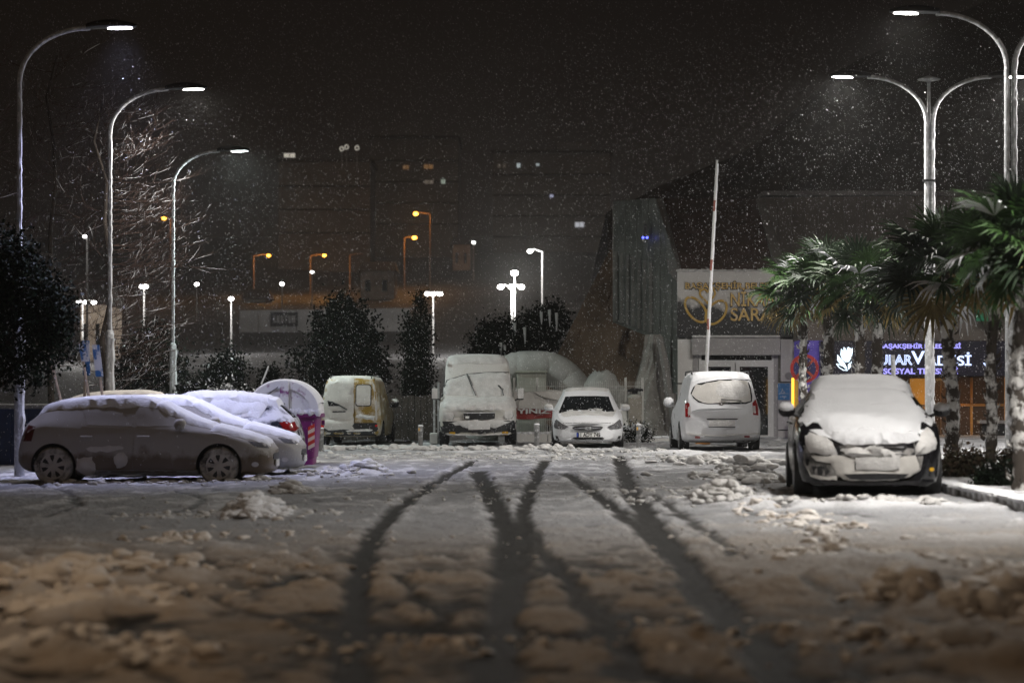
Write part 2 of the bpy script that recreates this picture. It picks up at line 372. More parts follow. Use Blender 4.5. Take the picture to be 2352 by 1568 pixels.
def gz(x, y):
    """Snow surface height at one point."""
    a = np.array([float(x)]); b = np.array([float(y)])
    if abs(x) < 22 and 7 < y < 80: return float(terrain(a, b)[0] + snow_fields(a, b)[0][0])
    return tz(x, y)

# ------------------------------------------------------------------ haze: wet snowy air round everything
hz = MB().box((0, 260, 40), (1100, 680, 86)); hm = bpy.data.materials.new('snowy_air'); hm.use_nodes = True
hm.node_tree.nodes.clear(); ho = hm.node_tree.nodes.new('ShaderNodeOutputMaterial'); hv = hm.node_tree.nodes.new('ShaderNodeVolumePrincipled')
hv.inputs['Color'].default_value = (0.92, 0.92, 0.92, 1); hv.inputs['Density'].default_value = 0.00045; hv.inputs['Anisotropy'].default_value = 0.45
hm.node_tree.links.new(hv.outputs[0], ho.inputs['Volume'])
tag(hz.build('haze', hm), kind='stuff')

# ------------------------------------------------------------------ street lamps of the car park
def lens_mat(name, col, s): return mat(name, (0.8, 0.8, 0.8), 0.4, emit=col, estr=s)
LENS = {'violet': lens_mat('violet_lens', (0.86, 0.86, 1.0), 26), 'white': lens_mat('white_lens', (1.0, 0.97, 0.92), 30), 'sodium': lens_mat('assumed_sodium_lens', (1.0, 0.60, 0.25), 20), 'cool': lens_mat('cool_lens', (0.90, 1.0, 0.97), 26)}
LCOL = {'sodium': (1.0, 0.74, 0.50), 'violet': (0.64, 0.66, 1.0), 'white': (1.0, 0.96, 0.90), 'cool': (0.86, 1.0, 0.96)}
M['bollard_grey'] = mix_mat('grey_painted_steel', (0.20, 0.20, 0.20), SNOW, 0.52, 0.68, scale=7)

def crust(mb, pts, rad, side, rng, w=0.055):
    """Snow blown onto one side of a pole as a lumpy strip."""
    p = []; r = []
    for i in range(len(pts) - 1):
        a, b = Vector(pts[i]), Vector(pts[i+1]); n = max(2, int((b - a).length / 0.09))
        for k in range(n):
            q = a.lerp(b, k / n); p.append(q + Vector(side) * (rad * 0.62 + rng.uniform(0, 0.012))); r.append(rad * rng.uniform(0.45, 0.8))
    mb.tube(p, r, 6)

def lamp_arm(root, sgn, x0, power, tone, seed, light=True, tilt=0.0, spread=180, z1=7.0, z2=7.95, reach=1.25):
    rng = random.Random(seed)
    pts = [(x0, 0, 2.6), (x0, 0, z1)]
    for k in range(1, 11):
        a = math.pi / 2 * k / 10
        pts.append((x0 + sgn * reach * (1 - math.cos(a)), 0, z1 + (z2 - z1) * math.sin(a)))
    a = MB(); a.tube(pts, 0.043, 10); a.build('arm', M['galv'], root, True)
    c = MB(); crust(c, pts[:2] + pts[2:6], 0.043, (0.7 if sgn < 0 else 0.8, -0.5, 0.1), rng); c.build('snow_crust', M['snow'], root, True)
    hx = x0 + sgn * reach
    hd = MB(); rings = []
    for k in range(13):
        t = k / 12; x = hx + sgn * (-0.06 + 0.88 * t)
        w = 0.035 + 0.15 * math.sin(math.pi * min(1, 0.12 + 0.86 * t)) ** 0.8; h = 0.03 + 0.10 * math.sin(math.pi * min(1, 0.15 + 0.83 * t))
        zz = z2 + 0.01 + (x - hx) * sgn * math.tan(R(1.5 + tilt))
        rings.append([(x, w * math.cos(2*math.pi*j/14), zz + (h if math.sin(2*math.pi*j/14) > 0 else 0.022) * math.sin(2*math.pi*j/14)) for j in range(14)])
    hd.rings(rings); hdo = hd.build('head', M['dark_metal'], root, True)
    ln = MB(); ring = []
    for j in range(20):
        t = 2 * math.pi * j / 20; x = hx + sgn * (0.53 + 0.22 * math.cos(t)); ring.append((x, 0.10 * math.sin(t), z2 - 0.018 + (x - hx) * sgn * math.tan(R(1.5 + tilt))))
    ln.rings([ring, [(p[0], p[1] * 0.9, p[2] - 0.010) for p in ring]]); ln.build('lens', LENS[tone], hdo, True)
    if light:
        ld = bpy.data.lights.new('lamp_light', 'AREA'); ld.shape = 'ELLIPSE'; ld.size = 0.34; ld.size_y = 0.15; ld.energy = power; ld.color = LCOL[tone]; ld.spread = R(spread)
        lo = bpy.data.objects.new('lamp_light', ld); COL.objects.link(lo); lo.parent = root
        lo.location = (hx + sgn * 0.53, 0, z2 - 0.062 + 0.53 * math.tan(R(1.5 + tilt))); lo.rotation_euler = (0, -sgn * R(4 + tilt), 0)

def street_lamp(X, Y, arms, label, tone='white', power=400, seed=1, mast=False, lights=True, spread=180):
    rng = random.Random(seed)
    root = thing('street_lamp', (X, Y, tz(X, Y)), label, 'street lamp', 'curved-arm street lamps of the car park')
    s = MB(); s.lathe([(0.092, 0), (0.092, 2.76), (0.07, 2.82), (0.045, 2.83)], 14); s.build('sleeve', M['galv'], root, True)
    b = MB(); b.box((0, 0, 0.015), (0.34, 0.34, 0.03)); b.build('base_plate', M['galv'], root)
    c = MB(); crust(c, [(0, 0, 0.3), (0, 0, 2.75)], 0.092, (0.75, -0.55, 0), rng); c.build('snow_crust', M['snow'], root, True)
    offs = [0.0] if len(arms) == 1 else [-0.065, 0.065]
    for i, sg in enumerate(arms):
        lamp_arm(root, sg, offs[i] if len(arms) > 1 else 0.0, power, tone if not isinstance(tone, (list, tuple)) else tone[i], seed + i, lights, spread=spread)
    if mast:
        m = MB(); m.tube([(0, 0.05, 2.8), (0, 0.05, 7.9)], 0.035, 8); m.build('centre_mast', M['galv'], root, True)
        m = MB(); m.lathe([(0.03, 7.80), (0.05, 7.86), (0.24, 7.89), (0.25, 7.91), (0.03, 7.98)], 14, (0, 0.05, 0)); m.build('mast_cap', M['bollard_grey'], root, True)
        m = MB(); m.box((0, 0, 5.75), (0.26, 0.10, 0.05)); m.build('clamp', M['dark_metal'], root)
    return root
street_lamp(-8.70, 42.7, [1], 'leftmost street lamp with bluish light, nearest behind the parked hatchback', 'violet', 260, 11, spread=100)
street_lamp(-8.55, 51.4, [1], 'street lamp with blazing white head standing among the bare snowy branches', 'white', 360, 21)
street_lamp(-9.06, 64.6, [1], 'shortest-looking curved street lamp of the left row, right of the bare tree', 'cool', 620, 31)
street_lamp(8.80, 42.7, [-1, 1], 'twin-arm street lamp at the right edge, its pole rising out of the palm crown', 'white', 330, 41)
street_lamp(8.87, 51.4, [-1, 1], 'twin-arm street lamp with capped centre mast behind the black snowy car', 'white', 760, 51, mast=True)
street_lamp(7.9, 26.0, [-1, 1], 'assumed unseen twin-arm street lamp of the right row, next before the black snowy car', 'white', 450, 61, spread=130)  # assumed lamp out of view, added to light the black car's front
street_lamp(-7.6, 14.5, [1], 'assumed unseen street lamp with warm sodium light, left of the near slush', 'sodium', 165, 71)  # no lamp seen here; added out of view to brighten and warm the foreground

# ------------------------------------------------------------------ far background beyond the lot
M['far_pole'] = mat('far_pole', (0.35, 0.35, 0.35), 0.5)
M['rust_pole'] = mat('brown_pole', (0.16, 0.10, 0.06), 0.6)
M['glow_white'] = mat('glow_white', (0.8, 0.8, 0.8), 0.4, emit=(1.0, 0.98, 0.93), estr=14)
M['glow_orange'] = mat('glow_orange', (0.8, 0.5, 0.2), 0.4, emit=(1.0, 0.42, 0.05), estr=9)

def far_lamp(px, py, Y, label, kind='white', heads=((0, 0),), pole_px=None, power=0, hr=0.22):
    col = 'glow_white' if kind == 'white' else 'glow_orange'
    base_px = pole_px if pole_px is not None else px
    Xb = (base_px - CX) * Y / FPX; zb = tz(Xb, Y) - 0.3; top = W(px, py, Y)
    root = thing('far_street_lamp', (Xb, Y, zb), label, 'street lamp', 'lit street lamps beyond the car park')
    m = MB(); h = top.z - zb; m.tube([(0, 0, 0), (0, 0, h)], [0.06, 0.04], 7)
    m.build('pole', M['far_pole' if kind == 'white' else 'rust_pole'], root, True)
    dx = top.x - Xb
    for ox, oz in heads:
        if abs(dx + ox) > 0.15:
            a = MB(); a.tube([(0, 0, h - 0.05 + oz), ((dx + ox) * 0.6, 0, h + 0.12 + oz), (dx + ox, 0, h + 0.08 + oz)], 0.045, 6); a.build('arm', M['far_pole' if kind == 'white' else 'rust_pole'], root, True)
        hd = MB(); hd.ball((dx + ox, 0, h + oz), (hr, hr * 0.8, hr * 0.72), 12, 8); hd.build('head', M[col], root, True)
        cp = MB(); cp.ball((dx + ox, 0.12, h + oz + hr * 0.55), (hr * 0.9, hr * 0.8, hr * 0.35), 10, 6); cp.build('head_cover', M['dark_metal'], root, True)
    if power:
        ld = bpy.data.lights.new('lamp_light', 'POINT'); ld.energy = power; ld.shadow_soft_size = 0.2
        ld.color = (1.0, 0.97, 0.92) if kind == 'white' else (1.0, 0.42, 0.07)
        lo = bpy.data.objects.new('lamp_light', ld); COL.objects.link(lo); lo.parent = root; lo.location = (dx, -1.4, h - 0.4)
    return root
far_lamp(1182, 627, 140, 'tallest white lamp of the bright group beyond the van roof', power=3600, hr=0.22)
far_lamp(1175, 659, 137, 'bright lamp with three low white heads beyond the van roof', heads=((0, 0), (-0.62, 0.0), (0.55, 0.0)), power=1800, hr=0.19)
far_lamp(1245, 577, 150, 'far T-shaped lamp with one lit arm above the dark rocks', heads=((-0.75, 0), ), power=900, hr=0.17)
far_lamp(995, 675, 150, 'far lamp with three small white heads just above the cypress', heads=((-0.38, 0), (0.0, 0), (0.42, 0)), power=500, hr=0.17)
far_lamp(531, 686, 150, 'single far white lamp left of the broad dark tree', power=500, hr=0.17)
far_lamp(331, 658, 130, 'far lamp with two white heads between the two curved lamp poles', heads=((-0.12, 0), (0.08, 0)), power=400, hr=0.15)
far_lamp(200, 543, 110, 'snow-speckled far lamp pole seen through the bare branches', heads=((-0.1, 0),), power=30, hr=0.10)
far_lamp(190, 694, 130, 'low far white lamps behind the dark evergreen crown', heads=((-0.2, 0), (0.15, 0), (0.6, -0.02)), power=500, hr=0.14)
far_lamp(452, 653, 205, 'lone white light point right of the tallest curved lamp pole', hr=0.19)
far_lamp(648, 652, 205, 'lone white light point above the pale boundary wall', hr=0.19)
far_lamp(717, 625, 225, 'tiny white light close beneath an orange lamp', hr=0.15)
far_lamp(955, 491, 260, 'tallest orange street lamp in the distance', 'orange', pole_px=988, power=600, hr=0.27)
far_lamp(952, 546, 265, 'orange street lamp directly beneath the tallest orange one', 'orange', pole_px=929, power=600, hr=0.27)
far_lamp(617, 587, 255, 'orange street lamp furthest left of the pair above the pale wall', 'orange', pole_px=583, power=550, hr=0.20)
far_lamp(745, 587, 255, 'orange street lamp above the broad dark tree', 'orange', pole_px=713, power=550, hr=0.20)
far_lamp(377, 502, 250, 'orange light showing between bare twigs left of the curved lamp pole', 'orange', pole_px=392, power=300, hr=0.24)
M['dim_pole'] = M['rust_pole']
for px, top, lab in ((804, 585, 'unlit thin brown pole among the orange lamps'),):
    Y = 255; X = (px - CX) * Y / FPX; z = tz(X, Y) - 0.3
    r = thing('lamp_pole', (X, Y, z), lab, 'pole'); m = MB(); m.tube([(0, 0, 0), (0, 0, W(px, top, Y).z - z)], [0.09, 0.06], 7); m.build('shaft', M['rust_pole'], r, True)
    m = MB(); m.tube([(0, 0, W(px, top, Y).z - z - .1), (0.5, 0, W(px, top, Y).z - z + .1), (1.3, 0, W(px, top, Y).z - z + .1)], 0.05, 6); m.build('arm', M['rust_pole'], r, True)

# apartment towers with a few lit windows
M['tower_wall'] = mat('tower_render', (0.17, 0.155, 0.145), 0.9, var=0.2, scale=0.2)
M['roof_dark'] = mat('dark_roofing', (0.05, 0.045, 0.04), 0.9)
def wglow(name, col, s): return mat(name, (0.3, 0.3, 0.3), 0.4, emit=col, estr=s)
WG = {'warm': wglow('warm_window', (1.0, 0.50, 0.18), 0.14), 'dim': wglow('dim_window', (0.95, 0.78, 0.62), 0.10), 'green': wglow('greenish_window', (0.80, 0.95, 0.78), 0.35),
      'cool': wglow('cool_window', (0.85, 0.97, 1.0), 0.5), 'blue': wglow('blue_window', (0.70, 0.72, 1.0), 0.6), 'bright': wglow('bright_window', (0.90, 0.92, 1.0), 0.45), 'flood': wglow('floodlit_panel', (1.0, 0.93, 0.80), 0.45)}
def tower(x0, x1, ytop, Y, depth, label, lit, steps=()):
    a = W(x0, ytop, Y); b = W(x1, ytop, Y); X = (a.x + b.x) / 2; z0 = tz(X, Y) - 2
    r = thing('apartment_building', (X, Y + depth / 2, z0), label, 'building', 'apartment buildings on the far hillside')
    h = a.z - z0; w = b.x - a.x
    m = MB(); m.box((0, 0, h / 2), (w, depth, h)); m.build('wall', M['tower_wall'], r)
    m = MB(); m.box((0, 0, h + 0.2), (w + 0.6, depth + 0.6, 0.4)); rf = m.build('roof', M['roof_dark'], r)
    for sx, sw, sh in steps:
        m = MB(); m.box((sx * w, 0, h + 0.4 + sh / 2), (sw * w, depth * 0.4, sh)); m.build('lift_house', M['tower_wall'], rf)
    mc = bpy.data.meshes.new('ledge')
    k = 0; z = h - 3.0
    while z > 4 and k < 12:
        m = MB(); m.box((0, -depth / 2 - 0.10, z), (w + 0.1, 0.2, 0.18)); m.build('floor_ledge', M['roof_dark'], r); z -= 2.9; k += 1
    for px, py, ww, hh, kind in lit:
        p = W(px, py, Y - 0.35); s = Y / FPX
        m = MB(); m.box((p.x - X, -depth / 2 - 0.30, p.z - z0), (ww * s * 0.8, 0.12, hh * s * 0.8)); wo_ = m.build('window', WG[kind], r)
        m = MB(); m.box((p.x - X, -depth / 2 - 0.37, p.z - z0), (0.07, 0.06, hh * s * 0.8)); m.build('mullion', M['roof_dark'], wo_)
tower(852, 1052, 318, 330, 16, 'dark left apartment tower with two orange lit windows', [(932,384,16,11,'warm'),(984,383,26,12,'warm'),(985,418,26,10,'dim'),(1018,417,11,12,'green')], [(-0.15, 0.45, 2.2)])
tower(1132, 1402, 352, 340, 16, 'dark right apartment tower with small cool white lit windows', [(1146,381,6,11,'dim'),(1158,381,6,11,'dim'),(1191,380,9,12,'cool'),(1235,378,8,7,'cool'),(1267,450,9,8,'blue'),(1331,516,25,14,'bright')], [(0.2, 0.3, 1.6)])
tower(640, 850, 372, 300, 12, 'low dark building with floodlights on its snowy roof', [(665,357,32,12,'flood')], [])
for px, py in ((785, 343), (796, 339), (820, 341)):
    p = W(px, py, 298); r = thing('floodlight', (p.x, p.y, p.z - 1.4), 'ring-shaped floodlight on the far dark roof, %s of three' % {785: 'leftmost', 796: 'middle', 820: 'rightmost'}[px], 'floodlight', 'ring floodlights on the far roof')
    m = MB(); m.tube([(0, 0, -1), (0, 0, 1.2)], 0.05, 6); m.build('stand', M['far_pole'], r)
    m = MB(); m.tube([(0.22*math.cos(a*0.6), 0, 1.45 + 0.26*math.sin(a*0.6)) for a in range(-2, 9)], 0.07, 6); m.build('lamp', WG['flood'], r, True)

# orange-lit house front and shed
M['far_render'] = mat('far_render', (0.45, 0.36, 0.28), 0.9, var=0.35, scale=0.7)
def far_house(x0, x1, y0, y1, Y, label, roof=True):
    a = W(x0, y0, Y); b = W(x1, y1, Y); X = (a.x + b.x) / 2; w = b.x - a.x; z0 = min(b.z, tz(X, Y) - .5); h = a.z - z0
    r = thing('house', (X, Y, z0), label, 'house', 'houses beyond the car park')
    m = MB(); m.box((0, 3, h / 2), (w, 6, h)); m.build('wall', M['far_render'], r)
    m = MB(); m.add([(-w/2-.3, -.4, h), (w/2+.3, -.4, h), (w/2+.3, 6.4, h), (-w/2-.3, 6.4, h), (-w/2, 3, h+1.1), (w/2, 3, h+1.1)], [(0,1,5,4),(2,3,4,5),(1,2,5),(3,0,4),(0,3,2,1)]); m.build('roof', M['roof_dark'], r)
    for fx in (-0.28, 0.22):
        m = MB(); m.box((fx * w, -0.02, h * 0.55), (w * 0.16, 0.1, h * 0.35)); m.build('window', M['glass'], r)
far_house(828, 905, 622, 682, 248, 'orange-lit house front right of the orange lamps')
far_house(560, 612, 686, 722, 240, 'small orange-lit house under the left orange lamp')
far_house(185, 240, 700, 745, 135, 'orange-lit house glimpsed behind the leaning signs')
far_house(1040, 1080, 562, 610, 300, 'pale house gable with a white light above the lamps')
far_lamp(1088, 557, 279, 'small white wall light beside the pale far gable', hr=0.2)

# pale boundary wall with a dark signboard
M['pale_concrete'] = mat('pale_concrete', (0.46, 0.46, 0.47), 0.9, var=0.18, scale=0.6, bump=0.2, bscale=6)
wr = thing('boundary_wall', (W(745, 760, 186).x, 186, tz(-14, 186) - 0.6), 'long pale concrete boundary wall behind the broad dark tree', 'wall')
for k in range(9):
    m = MB(); m.box((-5.8 + k * 1.46 + 0.02 * (k % 2), 0.03 * (k % 2), 1.15 + 0.02 * k), (1.43, 0.25, 2.3)); m.build('panel', M['pale_concrete'], wr)
sb = thing('signboard', (W(651, 742, 185).x, 185.6, tz(-17, 186) + 0.45), 'dark lettered signboard fixed on the pale far wall', 'sign')
m = MB(); m.box((0, 0, 0.55), (2.1, 0.08, 1.1)); m.build('board', mat('board_grey', (0.06, 0.06, 0.065), 0.7), sb)
for i, wd in enumerate((0.16, 0.22, 0.2, 0.08, 0.2, 0.3)):
    m = MB(); m.box((-0.75 + i * 0.29, -0.06, 0.55), (wd, 0.04, 0.55)); m.build('letter_stroke', mat('board_letter', (0.32, 0.32, 0.33), 0.7), sb)

# ------------------------------------------------------------------ vehicles
def pchip(xk, yk, x):
    """Monotone cubic interpolation."""
    xk = np.array(xk, float); yk = np.array(yk, float); h = np.diff(xk); d = np.diff(yk) / h; n = len(xk); s = np.zeros(n)
    s[0] = d[0]; s[-1] = d[-1]
    for i in range(1, n - 1):
        s[i] = 0 if d[i-1] * d[i] <= 0 else (3 * (h[i-1] + h[i])) / ((2*h[i] + h[i-1]) / d[i-1] + (h[i] + 2*h[i-1]) / d[i])
    x = np.clip(x, xk[0], xk[-1]); k = np.clip(np.searchsorted(xk, x) - 1, 0, n - 2); t = (x - xk[k]) / h[k]
    return (2*t**3 - 3*t**2 + 1) * yk[k] + (t**3 - 2*t**2 + t) * h[k] * s[k] + (-2*t**3 + 3*t**2) * yk[k+1] + (t**3 - t**2) * h[k] * s[k+1]

def inside(p, poly):
    x, y = p; c = False; j = len(poly) - 1
    for i in range(len(poly)):
        xi, yi = poly[i]; xj, yj = poly[j]
        if (yi > y) != (yj > y) and x < (xj - xi) * (y - yi) / (yj - yi + 1e-12) + xi: c = not c
        j = i
    return c
def seg_dist(p, poly):
    b = 1e9
    for i in range(len(poly)):
        ax, ay = poly[i-1]; bx, by = poly[i]; dx, dy = bx-ax, by-ay; l = dx*dx + dy*dy + 1e-12
        t = max(0, min(1, ((p[0]-ax)*dx + (p[1]-ay)*dy) / l)); b = min(b, math.hypot(p[0]-ax-t*dx, p[1]-ay-t*dy))
    return b
def rough(poly, amp, step, seed):
    """Ragged version of an outline, as the edge of a snow patch."""
    rng = random.Random(seed); out = []
    for i in range(len(poly)):
        a = Vector(poly[i]); b = Vector(poly[(i+1) % len(poly)]); n = max(1, int((b - a).length / step))
        for k in range(n):
            q = a.lerp(b, k / n); out.append((q.x + rng.uniform(-amp, amp), q.y + rng.uniform(-amp, amp)))
    return out
def rrect(x0, z0, x1, z1, r, n=4):
    out = []
    for cx, cz, a0 in ((x1-r, z1-r, 0), (x0+r, z1-r, 90), (x0+r, z0+r, 180), (x1-r, z0+r, 270)):
        for k in range(n + 1): a = R(a0 + 90*k/n); out.append((cx + r*math.cos(a), cz + r*math.sin(a)))
    return out
def ellipse(cx, cz, rx, rz, n=18): return [(cx + rx*math.cos(2*math.pi*k/n), cz + rz*math.sin(2*math.pi*k/n)) for k in range(n)]

class Car:
    """Lofted body: front at x = 0, rear at x = -L, wheels on z = 0. keys: (d, z_bottom, z_belt, z_top, half_width, half_width_top)"""
    def __init__(s, name, loc, rz, label, keys, paint, cat='car', bowf=0.16, bowr=0.10, group='parked vehicles under snow', crown=0.02, roll=0.0):
        s.root = thing(name, loc, label, cat, group, rz); s.keys = keys; s.L = keys[-1][0]; s.paint = paint
        kk = list(zip(*keys)); L = s.L
        t = np.linspace(0, 1, 66); t = 0.5 - 0.5 * np.cos(math.pi * t); t = 0.55 * t + 0.45 * np.linspace(0, 1, 66)
        d = t * L; ZB, ZM, ZT, WD, WT = (pchip(kk[0], kk[i], d) for i in range(1, 6)); rings = []
        wm = max(kk[4])
        for i in range(len(d)):
            zb, zm, zt, w, wt = ZB[i], ZM[i], ZT[i], WD[i], WT[i]; zm = min(zm, zt - 0.03); hh = zm - zb; gg = zt - zm; wt = min(wt, w*0.97)
            half = [(0, zb), (w*0.55, zb), (w*0.86, zb+0.005), (w*0.955, zb+0.05*min(1, hh/0.3)), (w*0.985, zb+hh*0.22), (w*1.0, zb+hh*0.5), (w*0.995, zb+hh*0.75), (w*0.975, zb+hh*0.93), (w*0.945, zm),
                    (w*0.945*0.70+wt*0.30, zm+gg*0.27), (w*0.945*0.36+wt*0.64, zm+gg*0.60), (wt*1.02, zm+gg*0.86), (wt*0.94, zm+gg*0.965), (wt*0.72, zt-0.004+crown*0.3), (wt*0.4, zt+crown*0.75), (0, zt+crown)]
            full = half + [(-y, z) for y, z in half[-2:0:-1]]
            ring = []
            for y, z in full:
                q = (y / wm) ** 2
                x = -d[i] - bowf * q * math.exp(-d[i] / 0.45) + bowr * q * math.exp(-(L - d[i]) / 0.35)
                ring.append((x, y, z))
            rings.append(ring)
        mb = MB(); mb.rings(rings); s.me = mb.mesh('body', paint, True)
        bm = bmesh.new(); bm.from_mesh(s.me); bmesh.ops.recalc_face_normals(bm, faces=bm.faces); bm.to_mesh(s.me)
        bmesh.ops.triangulate(bm, faces=bm.faces); s.bvh = BVHTree.FromBMesh(bm); bm.free()
        s.body = None
    def finish_body(s, wheels, r, wcut):
        o = link('body', s.me, None)
        cut = MB()
        for dx in wheels:
            for sg in (-1, 1): cut.lathe([(r, -0.16), (r, 0.25)], 28, (-dx, sg * wcut if sg > 0 else sg * wcut, r * 0.86), 'y')
        co = cut.build('cutter', M['black_plastic']); md = o.modifiers.new('b', 'BOOLEAN'); md.operation = 'DIFFERENCE'; md.object = co; md.solver = 'EXACT'
        try: md.material_mode = 'TRANSFER'
        except Exception: pass
        dg = bpy.context.evaluated_depsgraph_get(); me = bpy.data.meshes.new_from_object(o.evaluated_get(dg)); o.modifiers.clear()
        if len(me.polygons) > 500: o.data = me
        bpy.data.objects.remove(co); o.parent = s.root; auto_smooth(o.data, R(35)); s.body = o
    def ray(s, view, a, b):
        if view == 'front': o, d = Vector((3, a, b)), Vector((-1, 0, 0))
        elif view == 'rear': o, d = Vector((-s.L - 3, a, b)), Vector((1, 0, 0))
        elif view == 'left': o, d = Vector((a, 4, b)), Vector((0, -1, 0))
        elif view == 'right': o, d = Vector((a, -4, b)), Vector((0, 1, 0))
        else: o, d = Vector((a, b, 6)), Vector((0, 0, -1))
        o = o + Vector((0.00013, 0.00017, 0.00011))
        h = s.bvh.ray_cast(o, d)
        if h[0] is None: return None
        n = h[1]
        if n.dot(d) > 0: n = -n
        return h[0], n
    def patch(s, name, poly, view, m, off=0.004, th=0.0, res=0.07, parent=None, fall=0.05, noise=0.0, seed=0, depth=0.012):
        rng = random.Random(seed + 5); pts = []
        for i in range(len(poly)):
            a = Vector(poly[i]); b = Vector(poly[(i+1) % len(poly)]); n = max(1, int((b - a).length / res + 0.5))
            for k in range(n): pts.append(a.lerp(b, k / n))
        nb = len(pts); P2 = [(p.x, p.y) for p in pts]
        x0, x1 = min(p[0] for p in P2), max(p[0] for p in P2); y0, y1 = min(p[1] for p in P2), max(p[1] for p in P2)
        gx = x0 + res / 2
        while gx < x1:
            gy = y0 + res / 2
            while gy < y1:
                q = (gx + rng.uniform(-.2, .2) * res, gy + rng.uniform(-.2, .2) * res)
                if inside(q, P2[:nb]) and seg_dist(q, P2[:nb]) > res * 0.4: pts.append(Vector(q))
                gy += res
            gx += res
        r = delaunay_2d_cdt(pts, [(i, (i+1) % nb) for i in range(nb)], [list(range(nb))], 1, 1e-5)
        vs, es, fs = r[0], r[1], r[2]
        cx = sum(p[0] for p in P2[:nb]) / nb; cy = sum(p[1] for p in P2[:nb]) / nb
        top, bot = [], []
        for v in vs:
            a, b = v.x, v.y; h = s.ray(view, a, b); k = 0
            while h is None and k < 30: a += (cx - a) * 0.05; b += (cy - b) * 0.05; h = s.ray(view, a, b); k += 1
            if h is None:
                q0 = Vector({'front': (0, v.x, v.y), 'rear': (-s.L, v.x, v.y), 'left': (v.x, 1, v.y), 'right': (v.x, -1, v.y)}.get(view, (v.x, v.y, 1))); nr = s.bvh.find_nearest(q0); h = (nr[0], nr[1])
            hgt = off
            if th:
                e = min(1.0, seg_dist((v.x, v.y), P2[:nb]) / fall); hgt += th * (1 - (1 - e) ** 2) * (1 + rng.uniform(-noise, noise))
            top.append(h[0] + h[1] * hgt); bot.append(h[0] - h[1] * depth)
        mb = MB(); n = len(vs); ec = {}
        for f in fs:
            for i in range(len(f)): e = (f[i], f[(i+1) % len(f)]); ec[e] = 1
        side = [(a, b, n + b, n + a) for (a, b) in ec if (b, a) not in ec]
        mb.add(top + bot, [tuple(f) for f in fs] + side)
        return mb.build(name, m, parent or s.root, True)
    def wheel(s, d, y, r, wd, rim, tyre, spokes=7, rimmat2=None, hole=True):
        """Wheel centred at x = -d; y is the outer face, the wheel reaches inwards by wd."""
        sg = 1 if y > 0 else -1; e = bpy.data.objects.new('wheel', None); COL.objects.link(e); e.parent = s.root; e.location = (-d, y, r)
        mb = MB(); mb.lathe([(r*0.62, 0), (r*0.66, sg*0.012), (r*0.90, sg*0.010), (r*0.98, -sg*0.02), (r, -sg*0.05), (r, -sg*(wd-0.04)), (r*0.96, -sg*wd), (r*0.6, -sg*wd)], 32, axis='y'); mb.build('tyre', tyre, e, True)
        mb = MB(); mb.lathe([(r*0.67, sg*0.004), (r*0.665, sg*0.016), (r*0.60, sg*0.006), (r*0.585, -sg*0.05), (0.02, -sg*0.055)], 32, axis='y', cap=True); mb.build('wheel_well', M['black_plastic'], e, True)
        mb = MB(); mb.lathe([(r*0.67, sg*0.006), (r*0.665, sg*0.018), (r*0.59, sg*0.012), (r*0.575, -sg*0.02)], 32, axis='y', cap=False)
        mb.lathe([(r*0.21, -sg*0.03), (r*0.20, sg*0.022), (r*0.10, sg*0.03), (0.005, sg*0.03)], 18, axis='y')
        for k in range(spokes):
            a = 2*math.pi*k/spokes + 0.3; w0, w1 = r*0.10, r*0.125; q = []
            for rr, ww, yy in ((r*0.17, w0, 0.020), (r*0.40, w0*0.95, 0.017), (r*0.62, w1*1.25, 0.010)):
                for sd in (-1, 1): q.append((rr*math.cos(a) - sd*ww*math.sin(a), sg*yy, rr*math.sin(a) + sd*ww*math.cos(a)))
            q += [(p[0], p[1] - sg*0.03, p[2]) for p in q]
            mb.add(q, [(0,1,3,2),(2,3,5,4),(6,8,9,7),(8,10,11,9),(0,2,8,6),(2,4,10,8),(1,7,9,3),(3,9,11,5)])
        mb.build('rim', rim, e, True)
        return e
    def mirror(s, y, x, z, m, snow=None, w=0.2, h=0.15):
        sg = 1 if y > 0 else -1; mb = MB(); mb.ball((x, y + sg*w/2, z), (0.09, w*0.55, h*0.55), 12, 8)
        mb.tube([(x - 0.02, y - sg*0.06, z - h*0.5), (x, y + sg*0.06, z - h*0.2)], 0.025, 6); o = mb.build('wing_mirror', m, s.root, True)
        if snow is not None:
            mb = MB(); mb.ball((x + 0.01, y + sg*w/2, z + h*0.18), (0.095, w*0.52, h*0.45), 12, 8, 3, 0.04); mb.build('snow_cap', snow, o, True)
        return o
def pts2(lst, cx, gy, k, flip=1): return [(flip * (p[0] - cx) / k, (gy - p[1]) / k) for p in lst]

